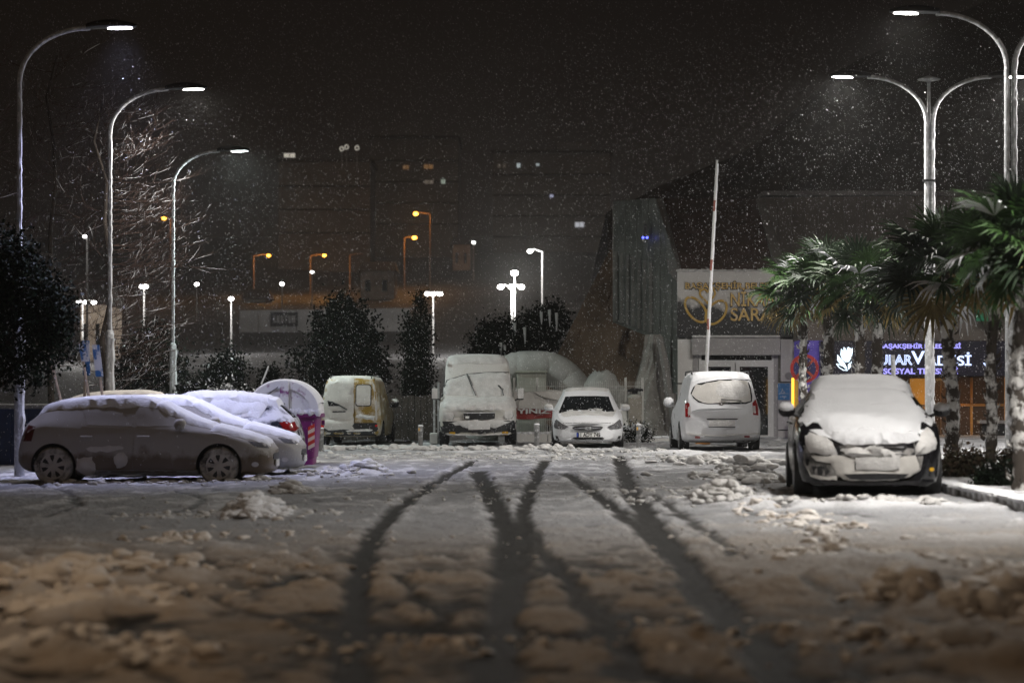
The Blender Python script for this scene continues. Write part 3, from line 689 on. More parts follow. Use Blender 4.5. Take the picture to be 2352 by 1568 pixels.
# ---- snow-caked hatchback, side on -------------------------------------------------
M['bronze_caked'] = mix_mat('caked_bronze_paint', (0.13, 0.095, 0.06), (0.36, 0.34, 0.31), 0.36, 0.56, scale=2.6, ra=0.35, rb=0.75, zlo=0.25, zhi=0.72, bump=0.35)
M['silver_caked'] = mix_mat('caked_silver_paint', (0.30, 0.30, 0.30), (0.40, 0.385, 0.36), 0.30, 0.55, scale=2.2, ra=0.35, rb=0.75, zlo=0.1, zhi=0.7, bump=0.3)
M['caked_tyre'] = mix_mat('caked_tyre', (0.02, 0.02, 0.02), (0.46, 0.44, 0.40), 0.40, 0.56, scale=4, ra=0.8, rb=0.8)
M['caked_rim'] = mix_mat('caked_rim', (0.30, 0.29, 0.28), (0.50, 0.475, 0.44), 0.36, 0.5, scale=8, ra=0.5, rb=0.8)
HATCH = [(0.0,0.30,0.46,0.56,0.52,0.40),(0.045,0.22,0.52,0.62,0.66,0.52),(0.16,0.19,0.60,0.70,0.78,0.62),(0.45,0.18,0.72,0.80,0.86,0.66),(0.90,0.18,0.84,0.925,0.885,0.66),(1.24,0.18,0.88,1.02,0.89,0.64),
         (1.63,0.18,0.90,1.20,0.89,0.60),(1.95,0.18,0.91,1.35,0.89,0.58),(2.30,0.18,0.92,1.405,0.89,0.57),(2.85,0.18,0.93,1.40,0.89,0.56),(3.40,0.18,0.95,1.35,0.88,0.54),(3.72,0.19,0.97,1.27,0.86,0.52),
         (3.95,0.21,0.92,1.09,0.83,0.54),(4.08,0.25,0.84,0.98,0.80,0.56),(4.16,0.30,0.70,0.80,0.74,0.54),(4.22,0.36,0.54,0.60,0.62,0.46)]
M['dull_red'] = mix_mat('caked_red_lens', (0.07, 0.006, 0.005), (0.40, 0.37, 0.33), 0.58, 0.75, scale=4)
def hatchback(loc, rz, label, paint, second=False):
    c = Car('hatchback_car', loc, rz, label, HATCH, paint)
    wf, wr, r = 0.88, 3.56, 0.315
    c.finish_body((wf, wr), r + 0.055, 0.80)
    rim, ty = (M['caked_rim'], M['caked_tyre'])
    for d in (wf, wr):
        for sg in (-1, 1): c.wheel(d, sg*0.875, r, 0.2, rim, ty, 7)
    side = 'right'
    caked = M['caked']
    for vw in ('right', 'left'):
        # windows under caked snow, doors with handles, sill strip
        c.patch('side_window', [(-1.45,0.965),(-1.78,1.17),(-2.12,1.315),(-2.22,1.32),(-2.22,0.96)], vw, paint, 0.003)
        c.patch('side_window', [(-2.29,0.96),(-2.29,1.32),(-2.85,1.31),(-3.12,1.25),(-3.02,0.985)], vw, paint, 0.003)
        d1 = c.patch('door', [(-1.35,0.30),(-1.33,0.62),(-1.40,0.93),(-2.24,0.93),(-2.26,0.28)], vw, paint, 0.007)
        d2 = c.patch('door', [(-2.275,0.28),(-2.255,0.93),(-3.10,0.955),(-3.22,0.74),(-3.10,0.62),(-2.98,0.28)], vw, paint, 0.007)
        for d, hx in ((d1, -2.10), (d2, -3.02)):
            h = c.ray(vw, hx, 0.80); sg = -1 if vw == 'right' else 1
            m = MB(); m.bbox((hx, h[0].y + sg*0.02, 0.80), (0.20, 0.035, 0.032), 0.01); m.build('door_handle', M['caked'], d)
        c.patch('sill_strip', [(-1.22,0.185),(-1.22,0.255),(-3.18,0.255),(-3.18,0.185)], vw, M['silver_caked'], 0.014)
        c.patch('headlamp', [(-0.10,0.60),(-0.16,0.68),(-0.42,0.72),(-0.30,0.63)], vw, M['lamp_glass'], 0.006, res=0.04)
        c.patch('fog_lamp', ellipse(-0.30, 0.345, 0.055, 0.04), vw, M['clear_lens'], 0.008, res=0.03)
        c.patch('tail_lamp', [(-4.0,0.98),(-3.86,0.95),(-3.92,0.72),(-4.10,0.72)], vw, M['dull_red'], 0.006, res=0.05)
        # clods thrown against the side
        sd = 3 if vw == 'right' else 9
        c.patch('snow_clod', rough(ellipse(-2.46, 0.42, 0.12, 0.13), 0.02, 0.06, sd), vw, M['caked'], 0.01, 0.03, 0.05, fall=0.06)
        c.patch('snow_clod', rough(ellipse(-3.03, 0.32, 0.17, 0.16), 0.03, 0.07, sd + 1), vw, M['caked'], 0.01, 0.05, 0.05, fall=0.08)
        c.patch('snow_clod', rough(ellipse(-2.72, 0.60, 0.30, 0.05), 0.02, 0.07, sd + 2), vw, M['caked'], 0.008, 0.008, 0.05, fall=0.03)
    c.patch('grille', rrect(-0.42, 0.42, 0.42, 0.52, 0.04), 'front', M['black_plastic'], 0.004)
    c.patch('number_plate', rrect(-0.26, 0.30, 0.26, 0.41, 0.01), 'front', M['plate_white'], 0.01)
    roof = [(-1.90,-0.60),(-2.4,-0.635),(-3.4,-0.61),(-3.86,-0.55),(-3.86,0.55),(-3.4,0.61),(-2.4,0.635),(-1.90,0.60)]
    c.patch('roof_snow', rough(roof, 0.010, 0.10, 4), 'top', M['snow'], 0.005, 0.040, 0.07, fall=0.12, noise=0.08, seed=1)
    ws = [(-0.98,-0.74),(-1.4,-0.70),(-1.92,-0.60),(-1.95,0.60),(-1.4,0.70),(-0.98,0.74)]
    c.patch('windscreen_snow', rough(ws, 0.02, 0.07, 5), 'top', M['snow'], 0.005, 0.035, 0.06, fall=0.08, noise=0.2, seed=2)
    hd = [(-0.10,-0.45),(-0.25,-0.66),(-0.6,-0.76),(-1.02,-0.78),(-1.02,0.78),(-0.6,0.76),(-0.25,0.66),(-0.10,0.45)]
    c.patch('bonnet_snow', rough(hd, 0.02, 0.07, 6), 'top', M['snow'], 0.005, 0.04, 0.06, fall=0.09, noise=0.15, seed=3)
    c.mirror(-0.88, -1.50, 0.98, paint, M['caked'], 0.17, 0.17); c.mirror(0.88, -1.50, 0.98, paint, M['snow'], 0.17, 0.17)
    return c
# root sits at the front centre; the car points right (+X)
def side_car(px_front, Yside, label, paint, dz=0.0, back=False):
    s = FPX / Yside; X = (px_front - CX) / s; Yc = Yside + 0.89
    loc = (X, Yc, ground_base(X - 2, Yc) - 0.03 + dz)
    return hatchback(loc, 0.0 if not back else math.pi, label, paint)
hatchback1 = side_car(627, 39.1, 'snow-caked hatchback seen from the side, foremost of the left group', M['bronze_caked'])
hatchback2 = side_car(693, 41.7, 'light snow-caked car just behind the foremost hatchback, only its nose showing', M['silver_caked'], 0.0)
# dark car turned the other way: its tail points right
M['dark_caked'] = mix_mat('snow_dusted_dark_paint', (0.025, 0.03, 0.045), (0.72, 0.73, 0.78), 0.56, 0.70, scale=3.2, ra=0.2, rb=0.7, up=0.35, bump=0.3)
s3 = FPX / 44.6; X3 = (690 - CX) / s3
c3 = Car('dark_hatchback_car', (X3 - 4.22, 45.5, ground_base(-6, 45) + 0.02), math.pi, 'dark hatchback half cleared of snow with a red tail lamp, beside the purple bin', HATCH, M['dark_caked'])
c3.finish_body((0.88, 3.56), 0.37, 0.80)
for d in (0.88, 3.56):
    for sg in (-1, 1): c3.wheel(d, sg*0.875, 0.315, 0.2, M['alloy'], M['rubber'], 5)
for vw in ('left', 'right'):
    c3.patch('side_window', [(-1.45,0.965),(-1.78,1.17),(-2.12,1.315),(-2.22,1.32),(-2.22,0.96)], vw, M['glass'], 0.003)
    c3.patch('side_window', [(-2.29,0.96),(-2.29,1.32),(-2.85,1.31),(-3.12,1.25),(-3.02,0.985)], vw, M['wet_snow'], 0.003)
    c3.patch('rear_quarter_window', [(-3.10,1.0),(-3.2,1.22),(-3.55,1.16),(-3.45,1.02)], vw, M['wet_snow'], 0.003)
    c3.patch('door', [(-2.275,0.28),(-2.255,0.93),(-3.10,0.955),(-3.22,0.74),(-3.10,0.62),(-2.98,0.28)], vw, M['dark_caked'], 0.007)
    c3.patch('door', [(-1.35,0.30),(-1.33,0.62),(-1.40,0.93),(-2.24,0.93),(-2.26,0.28)], vw, M['dark_caked'], 0.007)
    c3.patch('tail_lamp', [(-3.82,0.90),(-3.95,0.93),(-4.15,0.80),(-4.10,0.74),(-3.9,0.78)], vw, M['red_lens'], 0.008, res=0.05)
    c3.patch('snow_drift', rough([(-2.4,1.1),(-2.5,1.36),(-3.6,1.30),(-3.5,1.0),(-3.0,1.05)], 0.05, 0.1, 8), vw, M['snow'], 0.006, 0.03, 0.06, noise=0.4)
    c3.patch('snow_drift', rough([(-1.5,0.95),(-2.2,0.97),(-3.2,0.98),(-3.3,0.90),(-1.5,0.86)], 0.04, 0.08, 9), vw, M['snow'], 0.01, 0.03, 0.06, noise=0.4)
c3.patch('rear_window', [(-0.5,0.99),(0.5,0.99),(0.42,1.22),(-0.42,1.22)], 'rear', M['glass'], 0.004)
c3.patch('rear_lamp', [(0.5,0.78),(0.72,0.76),(0.70,0.90),(0.55,0.92)], 'rear', M['red_lens'], 0.006); c3.patch('rear_lamp', [(-0.5,0.78),(-0.72,0.76),(-0.70,0.90),(-0.55,0.92)], 'rear', M['red_lens'], 0.006)
c3.patch('roof_snow', rough([(-1.90,-0.62),(-2.4,-0.65),(-3.4,-0.63),(-3.80,-0.58),(-3.80,0.58),(-3.4,0.63),(-2.4,0.65),(-1.90,0.62)], 0.04, 0.1, 14), 'top', M['snow'], 0.005, 0.055, 0.08, fall=0.08, noise=0.4, seed=11)
c3.patch('windscreen_snow', rough([(-1.0,-0.74),(-1.9,-0.60),(-1.9,0.60),(-1.0,0.74)], 0.04, 0.1, 15), 'top', M['snow'], 0.005, 0.03, 0.08)
c3.patch('bonnet_snow', rough([(-0.12,-0.5),(-0.6,-0.76),(-1.0,-0.78),(-1.0,0.78),(-0.6,0.76),(-0.12,0.5)], 0.04, 0.1, 16), 'top', M['snow'], 0.005, 0.04, 0.08)
c3.mirror(0.88, -1.50, 0.98, M['black_plastic'], M['snow'], 0.17, 0.17); c3.mirror(-0.88, -1.50, 0.98, M['black_plastic'], M['snow'], 0.17, 0.17)
m = MB(); m.tube([(-3.5, 0, 1.40), (-3.72, 0, 1.56)], 0.008, 5); m.build('aerial', M['black_plastic'], c3.root)
# beige car whose roof shows behind the dark one
s4 = FPX / 48.5
M['beige_caked'] = mix_mat('snow_covered_beige_paint', (0.42, 0.33, 0.24), (0.76, 0.70, 0.64), 0.35, 0.6, scale=2, ra=0.35, rb=0.7, up=0.3)
c4 = Car('beige_car', ((566 - CX) / s4 + 0.1, 49.6, ground_base(-7, 49) + 0.07), 0.0, 'beige car under snow, only its roof showing left of the purple bin', HATCH, M['beige_caked'])
c4.finish_body((0.88, 3.56), 0.37, 0.80)
for d in (0.88, 3.56):
    for sg in (-1, 1): c4.wheel(d, sg*0.875, 0.315, 0.2, M['alloy'], M['rubber'], 5)
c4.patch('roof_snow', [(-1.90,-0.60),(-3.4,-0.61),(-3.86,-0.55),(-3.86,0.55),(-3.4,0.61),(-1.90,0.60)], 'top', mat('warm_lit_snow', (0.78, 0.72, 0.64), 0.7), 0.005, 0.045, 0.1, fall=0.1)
c4.patch('windscreen_snow', [(-1.0,-0.74),(-1.9,-0.60),(-1.9,0.60),(-1.0,0.74)], 'top', M['snow'], 0.005, 0.03, 0.1)
c4.patch('bonnet_snow', [(-0.12,-0.5),(-0.6,-0.76),(-1.0,-0.78),(-1.0,0.78),(-0.6,0.76),(-0.12,0.5)], 'top', M['snow'], 0.005, 0.04, 0.1)
for vw in ('left', 'right'):
    c4.patch('side_window', [(-1.45,0.965),(-1.78,1.17),(-2.12,1.315),(-3.0,1.30),(-3.02,0.985)], vw, M['wet_snow'], 0.003)

def front_root(px, Y, rz_extra=0.0, sink=0.02):
    X = (px - CX) * Y / FPX; return (X, Y, ground_base(X, Y) - sink + 0.02)
FACE = -math.pi / 2        # car-local +x turned towards the camera (-Y)
AWAY = math.pi / 2
def flip(poly): return [(-a, b) for a, b in poly]

# ---- white saloon, front on --------------------------------------------------------
ACC = [(0.0,0.24,0.52,0.60,0.60,0.48),(0.05,0.20,0.58,0.67,0.70,0.58),(0.18,0.18,0.66,0.75,0.79,0.66),(0.5,0.18,0.76,0.84,0.84,0.70),(1.0,0.18,0.85,0.92,0.85,0.70),(1.25,0.18,0.88,0.99,0.85,0.66),(1.65,0.18,0.90,1.22,0.85,0.60),
       (1.95,0.18,0.91,1.37,0.85,0.575),(2.3,0.18,0.92,1.43,0.85,0.57),(3.0,0.18,0.94,1.40,0.85,0.56),(3.5,0.20,0.96,1.20,0.84,0.58),(3.9,0.22,0.95,1.05,0.82,0.66),(4.25,0.28,0.88,0.98,0.78,0.64),(4.37,0.34,0.6,0.7,0.66,0.5)]
c = Car('saloon_car', front_root(1351, 57.2), FACE - R(0.8), 'white saloon with clear windscreen and number plate, parked by the mesh fence', ACC, M['white_paint'], bowf=0.2)
c.finish_body((0.85, 3.42), 0.36, 0.78)
for d in (0.85, 3.42):
    for sg in (-1, 1): c.wheel(d, sg*0.845, 0.305, 0.19, M['alloy'], M['rubber'], 7)
K = lambda l: pts2(l, 1378, 1235, 700)       # pixels of the enlarged view to metres (car half width 0.85)
def acc(name, l, m, **k): return c.patch(name, K(l), 'front', m, **k)
def mir(l): return [(2*1378 - a, b) for a, b in l]
acc('windscreen', [(1010,362),(1200,352),(1560,352),(1748,362),(1832,612),(1700,632),(1100,636),(892,634)], M['glass'], off=0.004, res=0.08)
hl = [(818,850),(835,770),(862,740),(950,815),(1050,858),(985,898),(880,896),(828,880)]
for q in (hl, mir(hl)):
    fr = acc('headlamp_surround', [(a + (8 if a > 1378 else -8) * (1 if abs(a-1378) > 440 else 0), b - 6) for a, b in q], M['black_plastic'], off=0.003, res=0.05)
    acc('headlamp', q, M['lamp_glass'], off=0.010, res=0.05)
    bx = sum(a for a, b in q) / len(q); h = c.ray('front', (bx - 1378) / 700, (1235 - 848) / 700)
    mm = MB(); mm.ball(h[0] + Vector((0.008, 0, 0)), (0.012, 0.045, 0.04), 10, 6); mm.build('headlamp_reflector', M['chrome'], c.root, True)
gr = acc('grille', [(1108,876),(1160,850),(1378,842),(1600,850),(1628,868),(1590,898),(1378,910),(1160,902)], M['black_plastic'], off=0.004, res=0.05)
acc('grille_bar', [(1130,874),(1378,864),(1605,870),(1580,886),(1378,892),(1170,888)], M['chrome'], off=0.012, res=0.05)
h = c.ray('front', 0.0, (1235 - 882) / 700)
mm = MB(); mm.tube([(h[0].x + 0.016, 0.072*math.cos(2*math.pi*k/20), h[0].z + 0.036*math.sin(2*math.pi*k/20)) for k in range(21)], 0.007, 6)
for sy in (-1, 1): mm.tube([(h[0].x + 0.018, sy*0.026 - 0.018, h[0].z + 0.030), (h[0].x + 0.018, sy*0.026 + 0.006, h[0].z - 0.030)][::1], 0.008, 6)
mm.tube([(h[0].x + 0.018, -0.03, h[0].z - 0.006), (h[0].x + 0.018, 0.02, h[0].z + 0.008)], 0.007, 6)
mm.build('emblem', M['chrome'], c.root, True)
acc('lower_intake', [(1095,1055),(1150,1030),(1378,1025),(1620,1028),(1645,1050),(1590,1115),(1480,1126),(1200,1128),(1140,1110)], M['black_plastic'], off=0.004, res=0.05)
fg = [(832,1008),(870,1010),(905,1080),(960,1100),(1020,1112),(920,1116),(862,1085)]
for q in (fg, mir(fg)): acc('fog_recess', q, M['black_plastic'], off=0.004, res=0.04)
acc('chin_gap', [(1060,1190),(1690,1178),(1640,1168),(1100,1172)], M['black_plastic'], off=0.004, res=0.05)
acc('bonnet_seam', [(960,804),(1378,792),(1800,796),(1800,790),(1378,785),(960,797)], M['black_plastic'], off=0.003, res=0.08)
h = c.ray('front', 0.0, (1235 - 990) / 700)
pl = bpy.data.objects.new('number_plate', None); COL.objects.link(pl); pl.parent = c.root; pl.location = (h[0].x + 0.02, -0.005, h[0].z); pl.rotation_euler = (0, 0, 0)
mm = MB(); mm.box((0, 0, 0), (0.012, 0.545, 0.118)); mm.build('plate_frame', M['print_black'], pl)
mm = MB(); mm.box((0.008, 0.02, 0), (0.008, 0.49, 0.104)); mm.build('plate', M['plate_white'], pl)
mm = MB(); mm.box((0.008, -0.245, 0), (0.0085, 0.045, 0.104)); mm.build('plate_band', M['plate_blue'], pl)
def text(body, size, m, parent, loc, rot, ext=0.004, name='lettering', align='CENTER', bold=0.0, sx=1.0, bevel=0.0):
    cu = bpy.data.curves.new(name, 'FONT'); cu.body = body; cu.size = size; cu.extrude = ext; cu.align_x = align; cu.align_y = 'CENTER'; cu.offset = bold; cu.bevel_depth = bevel
    o = bpy.data.objects.new(name, cu); COL.objects.link(o); dg = bpy.context.evaluated_depsgraph_get()
    me = bpy.data.meshes.new_from_object(o.evaluated_get(dg)); bpy.data.objects.remove(o); me.name = name; me.materials.clear(); me.materials.append(m)
    o = link(name, me, parent); o.location = loc; o.rotation_euler = rot; o.scale = (sx, 1, 1); return o
CARFRONT = (R(90), 0, R(90))
text('31 ADY 745', 0.125, M['print_black'], pl, (0.013, 0.022, -0.002), CARFRONT, 0.001, bold=0.004, sx=0.86)
c.patch('roof_snow', rough([(-1.98,-0.56),(-2.4,-0.62),(-3.05,-0.60),(-3.05,0.60),(-2.4,0.62),(-1.98,0.56)], 0.02, 0.12, 24), 'top', M['wet_snow'], 0.005, 0.03, 0.1, fall=0.08)
c.patch('bonnet_snow', rough([(-0.30,-0.6),(-1.12,-0.72),(-1.12,0.72),(-0.30,0.6)], 0.02, 0.12, 25), 'top', M['wet_snow'], 0.004, 0.006, 0.1, fall=0.05)
for yy, ww in ((-0.45, 0.16), (-0.2, 0.1), (0.22, 0.2), (0.45, 0.15)):
    c.patch('snow_clod', rough(ellipse(yy, 0.905, ww, 0.02, 12), 0.008, 0.05, int(yy*100)), 'front', M['snow'], 0.006, 0.02, 0.04, fall=0.02)
mm = MB(); mm.bbox((-2.1, 0.0, 1.445), (0.03, 0.10, 0.015), 0.005); mm.build('roof_aerial', M['black_plastic'], c.root)
c.mirror(0.83, -1.45, 0.98, M['white_paint'], M['wet_snow'], 0.20, 0.15); c.mirror(-0.83, -1.45, 0.98, M['white_paint'], M['wet_snow'], 0.20, 0.15)

# ---- white small van, tail on ------------------------------------------------------
COU = [(0.0,0.28,0.55,0.64,0.60,0.48),(0.06,0.22,0.62,0.72,0.72,0.58),(0.3,0.2,0.74,0.86,0.82,0.66),(0.9,0.2,0.92,1.03,0.87,0.68),(1.3,0.2,0.98,1.30,0.88,0.66),(1.75,0.2,1.0,1.62,0.88,0.66),(2.1,0.2,1.0,1.71,0.88,0.67),(3.2,0.2,1.0,1.73,0.88,0.67),
       (3.75,0.22,1.0,1.70,0.88,0.655),(3.95,0.25,0.99,1.62,0.87,0.66),(4.06,0.28,0.98,1.38,0.86,0.70),(4.12,0.31,0.95,1.15,0.84,0.72),(4.16,0.34,0.80,0.95,0.80,0.70)]
Yc = 52.9; X = (1648 - CX) * Yc / FPX
c = Car('small_white_van', (X + 0.06, Yc + 4.16, ground_base(X, Yc)), AWAY + R(0.6), 'small white van seen from behind, red tail lamps, in front of the glazed door', COU, M['white_paint'], 'van', bowr=0.09)
c.finish_body((0.85, 3.34), 0.37, 0.80)
for d in (0.85, 3.34):
    for sg in (-1, 1): c.wheel(d, sg*0.875, 0.315, 0.2, M['alloy'], M['rubber'], 6)
KR = lambda l: flip(pts2(l, 1735, 1112, 415))      # rear view: image right is car right (-y)... the van looks away
def cou(name, l, m, **k): return c.patch(name, KR(l), 'rear', m, **k)
cou('rear_window', [(1452,575),(1475,520),(1520,485),(1700,452),(1860,445),(1978,455),(2000,520),(2012,600),(2008,650),(1950,672),(1600,672),(1520,655),(1478,620)], M['glass'], off=0.004, res=0.08)
cou('window_snow', rough([(1462,585),(1500,500),(1560,495),(1640,475),(1760,455),(1965,465),(1990,540),(2000,640),(1900,660),(1600,660),(1520,645)], 7, 40, 3), M['caked'], off=0.008, res=0.06)
cou('window_snow', rough(ellipse(1830, 545, 150, 85), 8, 40, 5), M['wet_snow'], off=0.010, th=0.012, res=0.06)
for l in ([(1412,640),(1440,668),(1448,790),(1404,790),(1402,700)], [(2040,630),(2062,690),(2066,775),(2018,770),(2012,665)]):
    cou('tail_lamp', l, M['red_lens'], off=0.008, res=0.04)
for l in ([(1428,700),(1450,690),(1456,760),(1428,785)], [(2014,690),(2036,690),(2042,760),(2018,750)]):
    cou('reversing_lamp', l, M['clear_lens'], off=0.013, res=0.04)
cou('plate_recess', [(1590,806),(1880,806),(1858,880),(1612,880)], M['white_paint'], off=0.006)
pp = cou('number_plate', [(1617,816),(1850,816),(1850,873),(1617,873)], M['wet_snow'], off=0.016)
cou('plate_handle', [(1592,804),(1878,804),(1872,813),(1600,813)], M['black_plastic'], off=0.02)
cou('plate_shadow_gap', [(1610,876),(1855,876),(1852,884),(1614,884)], M['black_plastic'], off=0.012)
for l in ([(1490,964),(1537,964),(1537,979),(1490,979)], [(1937,960),(1986,960),(1986,972),(1937,972)]): cou('bumper_reflector', l, M['red_lens'], off=0.008, res=0.04)
cou('bumper_step', rough([(1420,935),(1700,955),(2080,930),(2080,945),(1700,965),(1420,950)], 2, 60, 4), M['wet_snow'], off=0.012, th=0.01)
h = c.ray('rear', 0.0, (1112 - 636) / 415)
mm = MB(); mm.tube([(h[0].x - 0.02, 0.02, h[0].z + 0.02), (h[0].x - 0.03, -0.2, h[0].z), (h[0].x - 0.03, -0.42, h[0].z - 0.015)], 0.012, 6); mm.build('rear_wiper', M['black_plastic'], c.root)
cou('emblem', ellipse(1728, 672, 22, 11), M['chrome'], off=0.010, res=0.03)
cou('bumper_underside', [(1440,1005),(2070,1000),(2050,1030),(1460,1032)], M['black_plastic'], off=0.003)
c.patch('roof_snow', rough([(-1.8,-0.66),(-3.2,-0.68),(-3.95,-0.64),(-3.95,0.64),(-3.2,0.68),(-1.8,0.66)], 0.02, 0.12, 34), 'top', M['snow'], 0.005, 0.035, 0.1, fall=0.08)
for sg in (-1, 1):
    mm = MB(); mm.tube([(-2.0, sg*0.63, 1.70), (-2.1, sg*0.63, 1.77), (-3.6, sg*0.63, 1.78), (-3.75, sg*0.63, 1.71)], 0.018, 6); mm.build('roof_rail', M['black_plastic'], c.root, True)
c.mirror(0.86, -1.45, 1.08, M['white_paint'], M['snow'], 0.22, 0.2); c.mirror(-0.86, -1.45, 1.08, M['black_plastic'], None, 0.2, 0.18)

# ---- big snow-covered delivery van, front on ---------------------------------------
M['van_caked'] = mix_mat('caked_white_van', (0.52, 0.50, 0.44), (0.62, 0.60, 0.58), 0.36, 0.55, scale=2, ra=0.4, rb=0.75, up=0.2, bump=0.3)
TRA = [(0.0,0.36,0.86,0.94,0.80,0.62),(0.05,0.31,0.90,1.00,0.90,0.72),(0.25,0.30,1.0,1.10,0.96,0.78),(0.65,0.30,1.12,1.22,0.985,0.80),(0.85,0.30,1.18,1.30,0.985,0.82),(1.25,0.30,1.22,1.68,0.985,0.82),(1.62,0.30,1.25,1.98,0.985,0.82),(1.95,0.30,1.25,2.24,0.985,0.80),(2.2,0.30,1.25,2.30,0.985,0.80),(4.6,0.30,1.25,2.30,0.985,0.80),(4.8,0.36,1.25,2.26,0.97,0.80)]
c = Car('delivery_van', front_root(1098, 61.0, sink=0.0), FACE + R(1.2), 'large delivery van wholly caked in snow, front on with yellow fog lamps', TRA, M['van_caked'], 'van', bowf=0.22)
c.finish_body((0.95, 3.9), 0.40, 0.88)
for d in (0.95, 3.9):
    for sg in (-1, 1): c.wheel(d, sg*0.965, 0.34, 0.22, M['dark_metal'], M['rubber'], 6)
KT = lambda l: pts2(l, 1755, 1192, 420)
def tra(name, l, m, **k): return c.patch(name, KT(l), 'front', m, **k)
tra('windscreen', [(1430,520),(1640,445),(1860,425),(2075,425),(2110,560),(2120,640),(1740,655),(1380,640),(1395,570)], M['caked'], off=0.004, res=0.1)
tra('windscreen_gap', [(1392,560),(1418,486),(1640,416),(1860,398),(2092,396),(2098,406),(1860,408),(1642,428),(1428,496),(1402,562)], mat('roof_crease', (0.10, 0.10, 0.10), 0.8), off=0.01, res=0.06)
tra('windscreen_snow', rough([(1425,490),(1640,422),(1860,405),(2085,405),(2118,560),(2126,640),(1900,662),(1740,660),(1380,640),(1390,560)], 5, 40, 2), M['wet_snow'], off=0.008, th=0.035, res=0.09, noise=0.3)
tra('bonnet_snow', rough([(1390,665),(1740,672),(2120,655),(2140,780),(2040,800),(1480,808),(1375,780)], 6, 40, 3), M['wet_snow'], off=0.006, th=0.03, res=0.09, noise=0.3)
tra('grille', [(1600,838),(1935,832),(1932,895),(1610,902)], M['black_plastic'], off=0.006)
tra('grille_bar', [(1605,828),(1935,824),(1935,836),(1605,840)], M['galv'], off=0.016)
tra('badge', [(1622,868),(1662,866),(1662,892),(1622,893)], M['plate_white'], off=0.02, res=0.04)
for q in ([(1395,835),(1480,835),(1505,860),(1490,905),(1415,908),(1398,880)], [(2045,825),(2125,815),(2132,870),(2110,898),(2050,895),(2035,860)]):
    tra('headlamp', q, M['lamp_glass'], off=0.006, res=0.06); tra('headlamp_snow', rough([( (a - 1755) * 0.99 + 1755, b) for a, b in q], 6, 30, 7), M['wet_snow'], off=0.012, th=0.02, res=0.06)
tra('bumper', [(1350,925),(1755,918),(2165,915),(2165,1040),(2140,1085),(1390,1092),(1350,1045)], M['black_plastic'], off=0.02, res=0.09)
tra('bumper_snow', rough([(1440,940),(1600,915),(1900,905),(2110,925),(1960,990),(1640,990)], 8, 35, 9), M['wet_snow'], off=0.026, th=0.03, res=0.07, noise=0.4)
tra('number_plate', [(1650,950),(1880,947),(1880,1008),(1655,1012)], M['wet_snow'], off=0.055)
for q in ([(1455,1037),(1515,1035),(1515,1068),(1455,1070)], [(2010,1032),(2070,1030),(2070,1063),(2010,1066)]): tra('fog_lamp', q, M['amber_lens'], off=0.03, res=0.05)
tra('bumper_lip', rough([(1390,1088),(1755,1078),(2140,1076),(2135,1096),(1755,1098),(1395,1106)], 2, 60, 4), M['wet_snow'], off=0.04, th=0.02)
for q in ([(1635,425),(1690,560),(1732,655)], [(1975,548),(2020,600),(2028,655)]):
    pp = []
    for a, b in KT(q):
        hh = c.ray('front', a, b); pp.append(hh[0] + Vector((0.07, 0, 0.02)))
    mm = MB(); mm.tube(pp, 0.012, 6); mm.tube([pp[0] + Vector((0.01, 0.02, 0)), pp[0].lerp(pp[1], 0.9) + Vector((0.01, 0.04, 0))], 0.008, 5); mm.build('wiper', M['black_plastic'], c.root)
c.patch('roof_snow', rough([(-1.75,-0.80),(-4.6,-0.8),(-4.6,0.8),(-1.75,0.80)], 0.02, 0.15, 4), 'top', M['wet_snow'], 0.005, 0.05, 0.14, fall=0.12)
for vw in ('left', 'right'):
    c.patch('side_window', [(-1.0,1.25),(-1.6,1.85),(-2.1,1.9),(-2.1,1.25)], vw, M['glass'], 0.004)
    c.patch('cab_door', [(-0.95,0.4),(-0.95,1.2),(-2.15,1.2),(-2.15,0.4)], vw, M['van_caked'], 0.006)
for sg in (-1, 1):
    mm = MB(); mm.bbox((-0.95, sg*1.10, 1.33), (0.10, 0.16, 0.30), 0.03); mm.tube([(-0.98, sg*0.94, 1.16), (-0.95, sg*1.06, 1.22)], 0.02, 6); mo = mm.build('wing_mirror', M['black_plastic'], c.root, True)
    mm = MB(); mm.bbox((-0.905, sg*1.10, 1.34), (0.03, 0.15, 0.27), 0.012); mm.build('mirror_snow', M['wet_snow'], mo, True)
mm = MB(); mm.ball((-1.8, -0.86, 2.2), (0.05, 0.05, 0.05), 8, 6); mm.build('marker_lamp', M['clear_lens'], c.root, True)
mm = MB(); mm.tube([(-1.9, 0.62, 2.3), (-1.95, 0.60, 2.45)], 0.008, 5); mm.build('aerial', M['black_plastic'], c.root)

M['red_reflector'] = mat('red_reflector', (0.70, 0.012, 0.010), 0.25, var=0.1, coat=0.4)
# ---- yellow van, tail on ------------------------------------------------------------
M['yellow_paint'] = mix_mat('snow_dusted_yellow_paint', (0.30, 0.195, 0.035), (0.58, 0.545, 0.50), 0.46, 0.60, scale=3, ra=0.3, rb=0.7, bump=0.2)
KAN = [(0.0,0.28,0.6,0.7,0.62,0.5),(0.06,0.24,0.68,0.8,0.74,0.6),(0.4,0.22,0.86,0.98,0.80,0.66),(0.9,0.22,0.98,1.1,0.83,0.68),(1.3,0.22,1.02,1.42,0.83,0.66),(1.7,0.22,1.04,1.72,0.83,0.66),(2.1,0.22,1.04,1.80,0.83,0.66),(3.4,0.22,1.04,1.81,0.83,0.66),
       (3.8,0.24,1.04,1.79,0.83,0.65),(3.92,0.27,1.04,1.70,0.825,0.65),(3.98,0.30,1.02,1.40,0.82,0.68),(4.02,0.34,0.98,1.15,0.80,0.68)]
Yc = 64.5; X = (832 - CX) * Yc / FPX
